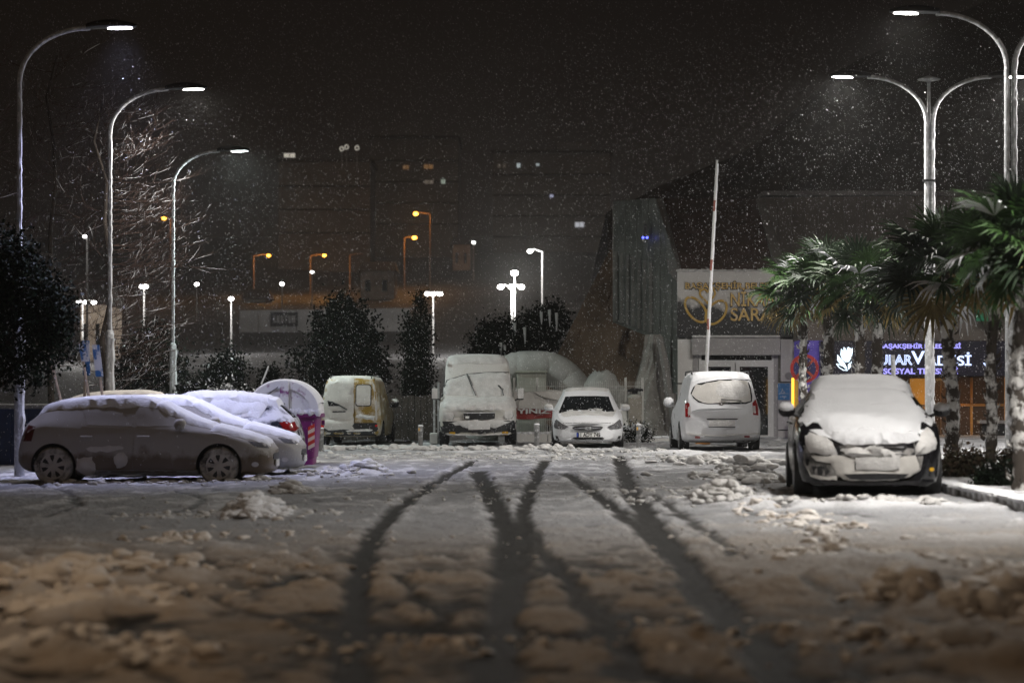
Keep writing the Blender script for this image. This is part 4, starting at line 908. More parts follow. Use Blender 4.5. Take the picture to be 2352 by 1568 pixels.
c = Car('yellow_van', (X - 0.10, Yc + 4.0, ground_base(X, Yc) + 0.02), AWAY - R(3.2), 'yellow van seen from behind with its left rear door plastered in snow', KAN, M['yellow_paint'], 'van', bowr=0.06)
c.finish_body((0.8, 3.4), 0.36, 0.76)
for d in (0.8, 3.4):
    for sg in (-1, 1): c.wheel(d, sg*0.825, 0.305, 0.19, M['dark_metal'], M['rubber'], 6)
KK = lambda l: flip(pts2(l, 525, 1172, 400))
def kan(name, l, m, **k): return c.patch(name, KK(l), 'rear', m, **k)
kan('rear_door', [(250,480),(300,452),(566,450),(566,930),(240,930),(232,660)], M['yellow_paint'], off=0.005, res=0.1)
kan('rear_door', [(576,450),(740,455),(780,500),(800,660),(805,930),(576,930)], M['yellow_paint'], off=0.005, res=0.1)
kan('door_snow', rough([(262,500),(310,460),(560,458),(562,925),(250,925),(236,660)], 7, 35, 3), M['caked'], off=0.012, th=0.02, res=0.08, noise=0.4)
kan('window_surround', pts2(rrect(582, 520, 752, 756, 30), 0, 0, 1, 1) and [(a, b) for a, b in rrect(582, 520, 752, 756, 30)], M['black_plastic'], off=0.012, res=0.06)
kan('rear_window', [(a, b) for a, b in rrect(592, 530, 742, 746, 26)], M['caked'], off=0.017, res=0.06)
kan('window_gap', [(285,700),(340,705),(430,750),(300,752)], M['glass'], off=0.035, res=0.05)
kan('number_plate', [(300,815),(528,812),(530,872),(302,876)], M['caked'], off=0.045)
kan('plate_lamp', [(340,806),(480,804),(478,818),(342,820)], M['black_plastic'], off=0.05)
kan('snow_drift', rough([(590,840),(640,830),(790,860),(780,905),(700,890),(590,880)], 6, 30, 5), M['wet_snow'], off=0.012, th=0.03, res=0.06)
kan('bumper', [(235,935),(810,930),(825,1000),(800,1020),(260,1020),(235,990)], M['black_plastic'], off=0.03, res=0.09)
kan('under_skirt', [(245,1018),(815,1015),(800,1062),(260,1062)], M['black_plastic'], off=0.02, res=0.09)
kan('bumper_snow', rough([(245,900),(550,895),(565,940),(545,960),(570,1000),(300,1008),(245,985)], 6, 35, 6), M['caked'], off=0.04, th=0.03, res=0.07)
kan('bumper_snow', rough([(480,1010),(680,995),(770,1000),(760,1018),(500,1028)], 4, 30, 8), M['wet_snow'], off=0.04, th=0.03, res=0.06)
kan('body_snow', rough([(760,500),(785,520),(815,700),(815,900),(795,900),(790,700)], 4, 40, 9), M['caked'], off=0.008, th=0.012, res=0.06)
for l in ([(196,958),(232,955),(232,985),(200,988)], [(805,952),(832,950),(832,970),(808,972)]): kan('tail_lamp', [((a-525)*0.95+525, b) for a, b in l], M['red_reflector'], off=0.04, res=0.05)
pp = []
for a, b in KK([(285,698),(400,735),(495,790)]):
    hh = c.ray('rear', a, b); pp.append(hh[0] + Vector((-0.06, 0, 0)))
mm = MB(); mm.tube(pp, 0.018, 6); mm.build('rear_wiper', M['black_plastic'], c.root)
c.patch('roof_snow', rough([(-1.8,-0.64),(-3.85,-0.63),(-3.85,0.63),(-1.8,0.64)], 0.02, 0.12, 44), 'top', M['caked'], 0.005, 0.035, 0.12, fall=0.1)
for sg in (-1, 1):
    mm = MB(); mm.tube([(-2.0, sg*0.55, 1.80), (-2.1, sg*0.55, 1.86), (-3.7, sg*0.55, 1.86), (-3.8, sg*0.55, 1.79)], 0.015, 6); mm.build('roof_rail', M['black_plastic'], c.root, True)
c.mirror(0.81, -1.35, 1.10, M['black_plastic'], M['caked'], 0.22, 0.22); c.mirror(-0.81, -1.35, 1.10, M['black_plastic'], M['caked'], 0.22, 0.22)

# ---- black car under thick snow, front on -------------------------------------------
M['black_paint'] = mix_mat('wet_black_paint', (0.010, 0.010, 0.012), (0.35, 0.34, 0.33), 0.66, 0.80, scale=5, ra=0.12, rb=0.6, bump=0.25)
SUV = [(0.0,0.18,0.60,0.69,0.62,0.46),(0.05,0.16,0.66,0.75,0.74,0.56),(0.2,0.16,0.75,0.84,0.84,0.64),(0.5,0.19,0.89,0.97,0.90,0.70),(0.95,0.19,0.95,1.04,0.92,0.74),(1.15,0.19,0.97,1.10,0.92,0.74),(1.55,0.19,1.0,1.28,0.92,0.67),(1.95,0.19,1.02,1.42,0.92,0.60),(2.3,0.19,1.03,1.465,0.92,0.575),
       (2.7,0.19,1.04,1.475,0.92,0.57),(3.5,0.19,1.06,1.44,0.91,0.56),(3.95,0.22,1.06,1.40,0.88,0.55),(4.2,0.26,1.0,1.15,0.85,0.6),(4.32,0.32,0.8,0.92,0.78,0.6)]
Yc = 30.0; X = (2002 - CX) * Yc / FPX
c = Car('black_car', (X, Yc, ground_base(X, Yc)), FACE - R(4.5), 'black car facing us with bonnet, windscreen and roof thick with white snow', SUV, M['black_paint'], 'car', bowf=0.22)
c.finish_body((0.92, 3.58), 0.40, 0.84)
for d in (0.92, 3.58):
    for sg in (-1, 1): c.wheel(d, sg*0.915, 0.335, 0.22, M['alloy'], M['rubber'], 5)
KS = lambda l: pts2(l, 1000, 1378, 711)
def suv(name, l, m, **k): return c.patch(name, KS(l), 'front', m, **k)
ws = rough([(415,700),(480,500),(540,385),(640,345),(1000,332),(1300,345),(1400,390),(1475,560),(1530,690),(1300,705),(960,712),(600,706)], 5, 50, 2)
suv('windscreen', [(470,690),(560,440),(1000,420),(1400,440),(1480,690)], M['glass'], off=0.003, res=0.1)
suv('windscreen_snow', ws, M['snow'], off=0.008, th=0.05, res=0.07, fall=0.10, noise=0.14)
c.patch('roof_snow', rough([(-1.58,-0.66),(-2.3,-0.64),(-3.6,-0.60),(-3.9,-0.55),(-3.9,0.55),(-3.6,0.60),(-2.3,0.64),(-1.58,0.66)], 0.015, 0.12, 4), 'top', M['snow'], 0.01, 0.075, 0.1, fall=0.16, noise=0.1)
c.patch('bonnet_snow', rough([(-0.10,-0.46),(-0.22,-0.58),(-0.55,-0.66),(-1.28,-0.80),(-1.28,0.80),(-0.55,0.66),(-0.22,0.58),(-0.10,0.46)], 0.02, 0.1, 5), 'top', M['snow'], 0.006, 0.055, 0.08, fall=0.10, noise=0.12)
suv('nose_snow', rough([(470,770),(1000,740),(1520,770),(1440,850),(1330,878),(1000,888),(760,890),(690,860),(560,815)], 6, 40, 12), M['snow'], off=0.01, th=0.05, res=0.07, fall=0.08, noise=0.15)
FROST = mix_mat('frosted_black_bumper', (0.05, 0.048, 0.046), (0.40, 0.385, 0.37), 0.40, 0.60, scale=4.5, ra=0.35, rb=0.75, bump=0.4)
suv('frost', rough([(420,900),(520,985),(720,985),(800,1110),(760,1160),(640,1205),(470,1180),(410,1060)], 8, 40, 21), FROST, off=0.006, res=0.07)
suv('frost', rough([(1240,985),(1390,985),(1450,1000),(1430,1110),(1330,1170),(1250,1130)], 8, 40, 22), FROST, off=0.006, res=0.07)
suv('frost', rough([(700,862),(1000,852),(1380,866),(1390,960),(1300,1000),(760,1000)], 8, 40, 23), FROST, off=0.004, res=0.07)
hl = [(428,830),(470,790),(560,810),(640,850),(690,930),(705,985),(600,985),(470,965),(430,910)]
hr = [(1395,890),(1440,800),(1510,740),(1560,790),(1590,880),(1575,940),(1480,970),(1385,985),(1375,930)]
for q in (hl, hr):
    suv('headlamp', q, M['lamp_glass'], off=0.004, res=0.06)
    suv('headlamp_snow', rough([((a - sum(p[0] for p in q)/len(q))*0.97 + sum(p[0] for p in q)/len(q), b) for a, b in q], 7, 28, q[0][0]), M['wet_snow'], off=0.010, th=0.03, res=0.06, noise=0.3)
suv('grille', [(800,925),(900,900),(1060,885),(1300,885),(1315,920),(1270,965),(1000,975),(850,965)], M['black_plastic'], off=0.006, res=0.06)
for zz in (912, 945, 975):
    suv('grille_bar', [(800,zz),(1280,zz - 6),(1280,zz + 6),(800,zz + 12)], M['chrome'], off=0.014, res=0.1)
suv('grille_snow', rough([(720,935),(860,905),(930,925),(1030,890),(1100,930),(1230,950),(1300,960),(1240,1010),(1000,1010),(830,1000)], 13, 26, 6), M['wet_snow'], off=0.012, th=0.03, res=0.05, noise=0.5)
hh = c.ray('front', 0.05, (1378 - 930) / 711)
mm = MB()
for a in range(-3, 4): mm.tube([(hh[0].x + 0.05, 0.05 + 0.012*a, hh[0].z - 0.03), (hh[0].x + 0.055, 0.05 + 0.030*a, hh[0].z + 0.06 - abs(a)*0.008)], 0.007, 5)
mm.build('emblem', M['wet_snow'], c.root, True)
suv('number_plate', rough([(860,1005),(1240,1000),(1240,1105),(1100,1118),(860,1108)], 3, 60, 3), M['wet_snow'], off=0.035, th=0.01)
suv('bumper_snow', rough([(480,1000),(700,990),(860,1005),(850,1110),(1240,1110),(1250,1005),(1390,985),(1420,1110),(1340,1170),(1200,1210),(760,1205),(700,1150),(650,1060),(520,1040)], 6, 40, 4), M['caked'], off=0.012, th=0.02, res=0.07, noise=0.3)
suv('lower_intake', [(762,1152),(1040,1142),(1318,1150),(1270,1190),(1040,1200),(810,1195)], M['black_plastic'], off=0.045, res=0.07)
suv('fog_recess', [(480,1085),(600,1085),(640,1130),(600,1172),(500,1160)], M['black_plastic'], off=0.006, res=0.06)
suv('fog_snow', rough([(455,1110),(480,1160),(600,1180),(700,1170),(700,1205),(560,1200),(470,1175)], 4, 30, 8), M['caked'], off=0.010, th=0.015, res=0.05)
suv('fog_lamp', ellipse(1535, 1112, 22, 18, 12), M['amber_lens'], off=0.008, res=0.04)
suv('chin_spoiler', [(560,1212),(1400,1212),(1440,1205),(1400,1245),(600,1248)], M['black_plastic'], off=0.02, res=0.1)
for vw in ('left', 'right'):
    c.patch('side_window', [(-1.40,1.06),(-1.80,1.32),(-2.1,1.44),(-2.55,1.46),(-2.55,1.07)], vw, M['glass'], 0.004)
    c.patch('side_window', [(-2.63,1.07),(-2.63,1.46),(-3.3,1.43),(-3.55,1.10)], vw, M['glass'], 0.004)
    d1 = c.patch('door', [(-1.42,0.32),(-1.40,1.0),(-2.56,1.03),(-2.58,0.30)], vw, M['black_paint'], 0.006)
    d2 = c.patch('door', [(-2.60,0.30),(-2.58,1.03),(-3.45,1.05),(-3.2,0.6),(-3.1,0.30)], vw, M['black_paint'], 0.006)
    for d, hx in ((d1, -2.4), (d2, -3.2)):
        h = c.ray(vw, hx, 0.92); sg = -1 if vw == 'right' else 1; m = MB(); m.bbox((hx, h[0].y + sg*0.02, 0.92), (0.2, 0.035, 0.03), 0.01); m.build('door_handle', M['chrome'], d)
    c.patch('snow_crust', rough([(-0.5,0.98),(-1.1,1.03),(-1.2,0.99),(-0.5,0.92)], 0.02, 0.08, 7), vw, M['snow'], 0.006, 0.012, 0.05, fall=0.03)
c.mirror(0.90, -1.45, 1.10, M['black_plastic'], M['snow'], 0.2, 0.17); c.mirror(-0.90, -1.45, 1.10, M['black_plastic'], M['snow'], 0.2, 0.17)

# ------------------------------------------------------------------ buildings on the right
def wb(mb, name, m, root, sm=False):
    """Build shapes given in world coordinates as a part of root (or of a part of root placed at its origin)."""
    l = root.location if root.parent is None else (root.parent.location if root.parent.parent is None else root.parent.parent.location)
    mb.v = [(v[0]-l[0], v[1]-l[1], v[2]-l[2]) for v in mb.v]
    return mb.build(name, m, root, sm)
def slab(px0, py0, px1, py1, Y, depth=0.1, mb=None, inset=0.0):
    """Box whose front face fills a photograph rectangle at distance Y."""
    a = W(px0, py0, Y); b = W(px1, py1, Y); mb = mb or MB()
    return mb.box(((a.x+b.x)/2, Y + depth/2, (a.z+b.z)/2), (b.x-a.x-inset, depth, a.z-b.z-inset))
def sheet(pts, thick=0.12):
    """Thick plate through three or four world points."""
    p = [Vector(q) for q in pts]; n = (p[1]-p[0]).cross(p[-1]-p[0]).normalized() * thick; k = len(p)
    mb = MB(); mb.add(p + [q - n for q in p], [tuple(range(k)), tuple(range(2*k-1, k-1, -1))] + [(i, k+i, k+(i+1) % k, (i+1) % k) for i in range(k)]); return mb
TEXTROT = (R(90), 0, 0)
def fit_text(body, px0, px1, pyc, hpx, Y, m, root, ext=0.03, name='lettering', bold=0.0, outline=0.0):
    s = Y / FPX; size = hpx * s / 0.70
    cu = bpy.data.curves.new(name, 'FONT'); cu.body = body; cu.size = size; cu.extrude = ext; cu.align_x = 'LEFT'; cu.align_y = 'BOTTOM_BASELINE' if False else 'BOTTOM'; cu.offset = bold
    cu.align_y = 'TOP_BASELINE' if False else 'BOTTOM'
    if outline: cu.fill_mode = 'NONE'; cu.bevel_depth = outline; cu.extrude = 0.0; cu.bevel_resolution = 1
    o = bpy.data.objects.new(name, cu); COL.objects.link(o); dg = bpy.context.evaluated_depsgraph_get()
    me = bpy.data.meshes.new_from_object(o.evaluated_get(dg)); bpy.data.objects.remove(o); me.name = name; me.materials.clear(); me.materials.append(m)
    co = np.zeros(len(me.vertices)*3); me.vertices.foreach_get('co', co); co = co.reshape(-1, 3)
    co[:, 0] = (co[:, 0] - co[:, 0].min()) / (np.ptp(co[:, 0]) + 1e-9) * (px1 - px0) * s
    co[:, 1] = co[:, 1] - np.median([co[:, 1].min(), co[:, 1].max()])
    me.vertices.foreach_set('co', co.ravel()); me.update()
    o = link(name, me, root); l = root.location if root.parent is None else root.parent.location
    p = W(px0, pyc, Y); o.location = (p.x - l[0], p.y - l[1], p.z - l[2]); o.rotation_euler = TEXTROT
    return o

M['sign_black'] = mix_mat('snow_blown_black_panel', (0.010, 0.010, 0.011), (0.60, 0.585, 0.57), 0.50, 0.66, scale=1.6, ra=0.25, rb=0.75, zlo=-0.75, zhi=0.55, bump=0.3)
M['gold'] = mix_mat('brass_letters', (0.58, 0.37, 0.09), (0.70, 0.66, 0.62), 0.60, 0.70, scale=9, ra=0.35, rb=0.7)
M['wall_panel'] = mat('pale_wall_panel', (0.64, 0.63, 0.61), 0.55, var=0.06, scale=1.2, bump=0.05, bscale=8)
M['aluminium'] = mat('white_aluminium', (0.56, 0.56, 0.55), 0.4, var=0.05)
M['shutter_grey'] = mat('shutter_grey', (0.30, 0.29, 0.29), 0.55, var=0.1, scale=3)
M['red_brown_roof'] = mat('red_brown_roof', (0.060, 0.036, 0.028), 0.9, var=0.35, scale=2.5, bump=0.4, bscale=12)
M['grey_parapet'] = mat('grey_parapet', (0.17, 0.165, 0.155), 0.75, var=0.15, scale=2)
M['grey_green_panel'] = mix_mat('grey_green_panel', (0.108, 0.112, 0.102), (0.20, 0.20, 0.184), 0.40, 0.75, scale=1.3, ra=0.5, rb=0.7, bump=0.1)
M['streaked_concrete'] = mat('streaked_concrete', (0.24, 0.235, 0.215), 0.85, var=0.30, scale=2.6, bump=0.9, bscale=14)
M['brown_panel'] = mat('brown_grey_panel', (0.135, 0.115, 0.10), 0.75, var=0.15, scale=1.0, bump=0.1)
YB = 66.0
hall = thing('event_hall_building', (W(1690, 1015, YB).x, YB, 0.09), 'event hall entrance with brass lettering on a snow-blown black sign, red-brown roof above', 'building')
wb(slab(1556, 624, 1834, 1022, YB + 0.22, 5.0), 'wall', M['grey_parapet'], hall)
sgn = wb(slab(1556, 622, 1836, 775, YB, 0.16), 'signboard', mix_mat('snow_blown_sign', (0.010, 0.010, 0.011), (0.60, 0.585, 0.57), 0.44, 0.60, scale=1.6, ra=0.25, rb=0.75, zlo=2.85, zhi=4.15, bump=0.3), hall)
fit_text('BAŞAKŞEHİR BELEDİYESİ', 1574, 1824, 656, 13.5, YB - 0.03, M['gold'], sgn, 0.035, bold=0.004)
fit_text('NİKAH', 1678, 1778, 682, 31, YB - 0.03, M['gold'], sgn, 0.04, bold=0.006)
fit_text('SARAYI', 1678, 1804, 722, 29, YB - 0.03, M['gold'], sgn, 0.04, bold=0.006)
for tx, a_, b_, y_, h_ in (('BAŞAKŞEHİR BELEDİYESİ', 1573, 1825, 656.8, 13.5), ('NİKAH', 1677, 1779, 683, 31), ('SARAYI', 1677, 1805, 723, 29)): fit_text(tx, a_, b_, y_, h_, YB + 0.005, M['print_black'], sgn, 0.02, name='letter_shadow', bold=0.022)  # shadow round the letters, painted as larger black copies behind them
def zz(x, y): return W((1750 + x / 7.127) / 1.1378, (690 + y / 7.127) / 1.1378, YB - 0.05)
def ring_pts(cx, cy, a, b, rot, n=36): return [zz(cx + a*math.cos(t)*math.cos(rot) - b*math.sin(t)*math.sin(rot), cy + a*math.cos(t)*math.sin(rot) + b*math.sin(t)*math.cos(rot)) for t in [2*math.pi*k/n for k in range(n + 1)]]
m = MB(); m.tube(ring_pts(490, 850, 270, 150, R(52)), 0.034, 8); m.tube(ring_pts(868, 900, 250, 155, R(-52)), 0.034, 8)
m.tube([zz(705 + 142*(math.sin(t)**3), 580 - 9.2*(13*math.cos(t) - 5*math.cos(2*t) - 2*math.cos(3*t) - math.cos(4*t))) for t in [2*math.pi*k/40 for k in range(41)]], 0.028, 8)
wb(m, 'emblem', M['gold'], sgn, True)
m = MB(); rng = random.Random(5)
for k in range(40): p = W(1560 + k*6.9, 622, YB - 0.02); m.ball((p.x, p.y + 0.08, p.z + 0.01), (0.09, 0.12, rng.uniform(0.02, 0.06)), 7, 5, k, 0.15)
wb(m, 'sign_snow', M['wet_snow'], sgn, True)
for r in ((1557,779,1591,879),(1557,882,1591,1018),(1793,779,1833,876),(1786,879,1833,986),(1786,989,1833,1018)): wb(slab(*r, YB + 0.08, 0.2), 'wall_panel', M['wall_panel'], hall)
sh = wb(slab(1590, 776, 1792, 815, YB - 0.20, 0.42), 'shutter_box', M['shutter_grey'], hall)
m = MB(); a = W(1590, 775, YB - 0.2); b = W(1792, 775, YB - 0.2); m.bbox(((a.x+b.x)/2, YB, a.z + 0.03), (b.x - a.x, 0.44, 0.06), 0.02); wb(m, 'shutter_snow', M['wet_snow'], sh, True)
for x0, x1 in ((1592, 1604), (1777, 1787)): wb(slab(x0, 815, x1, 1016, YB + 0.05, 0.2), 'shutter_rail', M['shutter_grey'], hall)
def door_leaf(x0, x1, y0, y1, t=9, tb=14):
    m = MB()
    for r in ((x0,y0,x0+t,y1),(x1-t,y0,x1,y1)): slab(*r, YB + 0.06, 0.09, m)
    for r in ((x0+t,y0,x1-t,y0+t),(x0+t,y1-tb,x1-t,y1)): slab(*r, YB + 0.063, 0.085, m)
    d = wb(m, 'door', M['aluminium'], hall); wb(slab(x0+t, y0+t, x1-t, y1-tb, YB + 0.10, 0.03), 'pane', M['glass'], d)
    wb(slab(x1-t-3 if x0 < 1650 else x0+2, 915, x1-t+1 if x0 < 1650 else x0+6, 935, YB + 0.02, 0.05), 'door_handle', M['dark_metal'], d)
door_leaf(1611, 1688, 833, 1013); door_leaf(1690, 1773, 833, 1013)
wb(slab(1605, 817, 1777, 831, YB + 0.11, 0.03), 'transom_pane', M['glass'], hall)
m = MB(); slab(1605, 815, 1611, 1013, YB + 0.05, 0.12, m); slab(1773, 815, 1777, 1013, YB + 0.05, 0.12, m); slab(1611, 827, 1773, 833, YB + 0.052, 0.12, m); wb(m, 'door_frame', M['aluminium'], hall)
m = MB(); p = W(1811, 863, YB + 0.08); m.lathe([(0.10, -0.02), (0.10, 0.0), (0.085, 0.01)], 16, (p.x, p.y - 0.012, p.z), 'y'); wb(m, 'round_vent', M['shutter_grey'], hall)
Yr = 71.0
wb(sheet([W(1552,622,66.2), W(1806,622,66.2), W(1742,456,Yr), W(1520,456,Yr)], 0.15), 'roof', M['red_brown_roof'], hall)
wb(sheet([W(1536,625,66.1), W(1556,612,66.0), W(1521,455,Yr-0.1), W(1504,457,Yr-0.1)], 0.4), 'parapet', M['grey_parapet'], hall)
wb(sheet([W(1782,618,66.1), W(1808,625,66.1), W(1755,455,Yr-0.1), W(1737,456,Yr-0.1)], 0.4), 'parapet', M['grey_parapet'], hall)

# grey ribbed side wing with fins
def clip_x(poly, x0, x1):
    for lim, sg in ((x0, 1), (x1, -1)):
        out = []
        for i in range(len(poly)):
            a, b = poly[i-1], poly[i]; ia, ib = (a[0]-lim)*sg >= 0, (b[0]-lim)*sg >= 0
            if ia != ib: t = (lim-a[0])/(b[0]-a[0]); out.append((lim, a[1]+t*(b[1]-a[1])))
            if ib: out.append(b)
        poly = out
        if not poly: return []
    return poly
wing = thing('side_wing_building', (W(1480, 1015, 68).x, 68, 0.05), 'grey ribbed wing with vertical fins left of the entrance, slanting over the brown bank', 'building')
WP = [(1408,462),(1505,455),(1557,612),(1557,1018),(1528,1018),(1519,780),(1478,767),(1408,739)]
def wing_y(px): return 70.5 + (66.3 - 70.5) * (px - 1408) / (1557 - 1408)
k = 0; x = 1408
while x < 1556:
    x1 = min(1557, x + 13.5); pl = clip_x(WP, x + 0.5, x1 - 0.3)
    if len(pl) >= 3:
        off = (k % 2) * 0.05
        f = [W(a, b, wing_y(a) - off) for a, b in pl]; bk_ = [Vector((q.x, q.y + 0.35, q.z)) for q in f]; n = len(f)
        m = MB(); m.add(f + bk_, [tuple(range(n)), tuple(range(2*n-1, n-1, -1))] + [(i, n+i, n+(i+1) % n, (i+1) % n) for i in range(n)]); wb(m, 'panel', M['grey_green_panel'], wing)
    x = x1; k += 1
for i in range(7):
    x0 = 1411 + i*13.2; yy = wing_y(x0) - 0.28; y0 = 577 + i*4; y1 = 738 + i*4.5
    m = MB()
    for j in range(3): a = y0 + (y1-y0)*j/3; b = y0 + (y1-y0)*(j+1)/3 - 1.2; slab(x0, a, x0 + 8.0, b, yy, 0.22, m)
    wb(m, 'fin', M['grey_green_panel'], wing)
m = MB(); m.box((W(1481,540,68.2).x, 68.0, W(1481,530,68.2).z), (0.10, 0.10, 0.35)); fl = wb(m, 'wall_lamp', M['dark_metal'], wing)
m = MB(); p = W(1481, 546, 68.0); m.ball((p.x - 0.05, 67.96, p.z), 0.035, 8, 6); m.ball((p.x + 0.06, 67.96, p.z), 0.035, 8, 6); wb(m, 'blue_light', mat('blue_led', (0.1, 0.1, 0.8), 0.3, emit=(0.08, 0.10, 1.0), estr=5), fl)
# sprayed-concrete buttress
bt = thing('concrete_buttress', (W(1510, 1020, 65.6).x, 65.8, 0.03), 'streaked grey concrete buttress leaning against the ribbed wing', 'wall')
nu, nv = 26, 40; U, V = np.meshgrid(np.arange(nu)*1.0, np.arange(nv)*1.0); nz = fbm(U*1.0 + V*0.35, V*0.25, 2.6, 4, 131) - 0.5; vs = []
for back in (0, 1):
    for j in range(nv):
        for i in range(nu):
            u, v = i/(nu-1), j/(nv-1); xl = 1484 - 46*v**0.9 + 3*math.sin(v*9); xr = 1519 + 37*v; y_ = 768 + 254*v
            bow = 0.55*math.sin(math.pi*min(1, 0.1 + 0.85*u))*(0.4 + 0.6*v); p = W(xl + (xr-xl)*u, y_, 66.1); vs.append((p.x, 66.1 - (bow + 0.20*nz[j, i])*(1-back) + 0.5*back, p.z))
m = MB(); o_ = nu*nv; fs_ = [(j*nu+i, (j+1)*nu+i, (j+1)*nu+i+1, j*nu+i+1) for j in range(nv-1) for i in range(nu-1)]
m.add(vs, fs_ + [tuple(o_+q for q in f[::-1]) for f in fs_]); wb(m, 'mass', M['streaked_concrete'], bt, True)
m = MB(); m.tube([W(1515,775,65.4), W(1528,840,65.3), W(1540,930,65.2)], [0.10, 0.12, 0.10], 7); m.tube([W(1541,905,65.2), W(1549,960,65.1)], [0.13, 0.11], 6); wb(m, 'edge_strip', M['grey_parapet'], bt)

# brown bank rising behind the fence and the hill above the hall
M['brown_bank'] = mat('brown_bank', (0.115, 0.076, 0.052), 0.95, var=0.5, scale=0.8, bump=0.8, bscale=4)
M['hill_soil'] = mat('hill_soil', (0.050, 0.040, 0.034), 0.95, var=0.45, scale=0.35, bump=0.8, bscale=2)
def quad_patch(name, A, B, C_, D, nu, nv, amp, m, seed):
    A, B, C_, D = map(Vector, (A, B, C_, D)); mb = MB(); vs = []
    U, V = np.meshgrid(np.linspace(0, 1, nu), np.linspace(0, 1, nv)); nz = fbm(U*nu, V*nv, 7, 5, seed) - 0.5
    for j in range(nv):
        for i in range(nu):
            u, v = i/(nu-1), j/(nv-1); p = A.lerp(B, u).lerp(D.lerp(C_, u), v); vs.append((p.x + amp*0.4*nz[j, i], p.y - amp*nz[j, i], p.z + amp*nz[j, i]))
    mb.add(vs, [(j*nu+i, j*nu+i+1, (j+1)*nu+i+1, (j+1)*nu+i) for j in range(nv-1) for i in range(nu-1)])
    o = mb.build(name, m, None, True, fix=False); return o
tag(quad_patch('embankment', W(1205, 960, 73), W(1548, 1030, 67.6), W(1548, 735, 71.6), W(1402, 572, 74), 60, 60, 0.5, M['brown_bank'], 91), kind='structure')
def hill():
    ridge = [(1400,470),(1520,420),(1640,374),(1740,330),(1850,245),(1960,150),(2100,70),(2300,0),(2700,-80),(3300,-60)]
    nu, nv = 120, 50; xs = np.linspace(1400, 3300, nu); ry = np.interp(xs, [r[0] for r in ridge], [r[1] for r in ridge]); mb = MB(); vs = []
    U, V = np.meshgrid(np.arange(nu)*1.0, np.arange(nv)*1.0); nz = fbm(U, V, 9, 5, 95) - 0.5
    for j in range(nv):
        for i in range(nu):
            t = j/(nv-1); p0 = W(xs[i], 820, 78); p1 = W(xs[i], ry[i], 108); p1.x = p0.x + (p1.x - p0.x)*0.9
            p = p0.lerp(p1, t); p.z = p0.z + (p1.z - p0.z) * (t**0.85); q = nz[j, i]*2.2
            vs.append((p.x, p.y - q, p.z + q*0.6))
    for i in range(nu): p = Vector(vs[(nv-1)*nu+i]); vs.append((p.x, p.y + 60, p.z - 6))
    mb.add(vs, [(j*nu+i, j*nu+i+1, (j+1)*nu+i+1, (j+1)*nu+i) for j in range(nv) for i in range(nu-1)])
    tag(mb.build('hill', M['hill_soil'], None, True, fix=False), kind='structure')
hill()

# social facility on the right: panelled upper wall, glowing sign, shop front
YS = 64.0
fac = thing('social_facility_building', (W(2150, 1015, YS).x, YS, 0.12), 'panelled building behind the palms with a glowing violet sign and amber shop front', 'building')
seams = [1748,1756,1787,1818,1849,1879,1909,1940,1970,1987,2010,2031,2079,2105,2163,2192,2226,2262,2300,2340,2380,2430,2480,2530,2600]
for i in range(len(seams)-1): wb(slab(seams[i]+0.45, 454 - 8*i/len(seams), seams[i+1]-0.45, 806, 71.5 + 0.05*(i % 2), 0.3), 'panel', M['brown_panel'], fac)
a = W(1750, 452, 72); b = W(2600, 446, 72); m = MB(); m.box(((a.x+b.x)/2, 72.4, a.z + 0.08), (b.x-a.x, 1.6, 0.12)); wb(m, 'roof_edge', M['grey_parapet'], fac)
wb(slab(1838, 735, 2620, 782, YS + 0.4, 7.0), 'canopy', M['brown_panel'], fac)
wb(slab(1838, 862, 2620, 1022, YS + 2.2, 0.3), 'back_wall', mat('brown_shop_wall', (0.075, 0.045, 0.026), 0.7, var=0.3), fac)
wb(slab(1836, 782, 1888, 1020, YS + 0.3, 1.2), 'purple_lit_wall', mat('purple_lit_wall', (0.10, 0.07, 0.36), 0.6, emit=(0.16, 0.10, 0.75), estr=0.10), fac)  # violet light on this wall is put into its base colour and a faint glow
sg2 = wb(slab(1884, 783, 2620, 863, YS, 0.25), 'signboard', mat('navy_sign', (0.008, 0.006, 0.020), 0.35, var=0.2), fac)
GLOWV = mat('violet_glow', (0.3, 0.3, 0.6), 0.4, emit=(0.36, 0.33, 1.0), estr=1.1); GLOWC = mat('cyan_white_glow', (0.6, 0.7, 0.9), 0.4, emit=(0.55, 0.66, 1.0), estr=1.5)
fit_text('BAŞAKŞEHİR BELEDİYESİ', 2021, 2207, 794.5, 9.6, YS - 0.02, GLOWV, sg2, 0.02, bold=0.004)
fit_text('SULAR', 2004, 2096, 826, 22, YS - 0.03, GLOWC, sg2, name='outline_lettering', outline=0.010)
fit_text('V', 2093, 2124, 821, 29, YS - 0.02, GLOWC, sg2, 0.02, bold=0.008)
fit_text('ADİSİ', 2124, 2231, 824, 22, YS - 0.02, GLOWC, sg2, 0.02, bold=0.006)
fit_text('SOSYAL TESİSLERİ', 2029, 2200, 850, 12.5, YS - 0.02, GLOWV, sg2, 0.02, bold=0.005)
def z3(x, y): return W((2160 + x / 4.558) / 1.1378, (880 + y / 4.558) / 1.1378, YS - 0.03)
def flat(poly, root, name, mm_, d=0.03):
    p = [z3(*q) for q in poly]; n = len(p); m = MB(); m.add(p + [Vector((q.x, q.y + d, q.z)) for q in p], [tuple(range(n)), tuple(range(2*n-1, n-1, -1))] + [(i, n+i, n+(i+1) % n, (i+1) % n) for i in range(n)]); return wb(m, name, mm_, root)
TUL = mat('tulip_white_glow', (0.7, 0.8, 0.9), 0.4, emit=(0.72, 0.88, 1.0), estr=1.7)
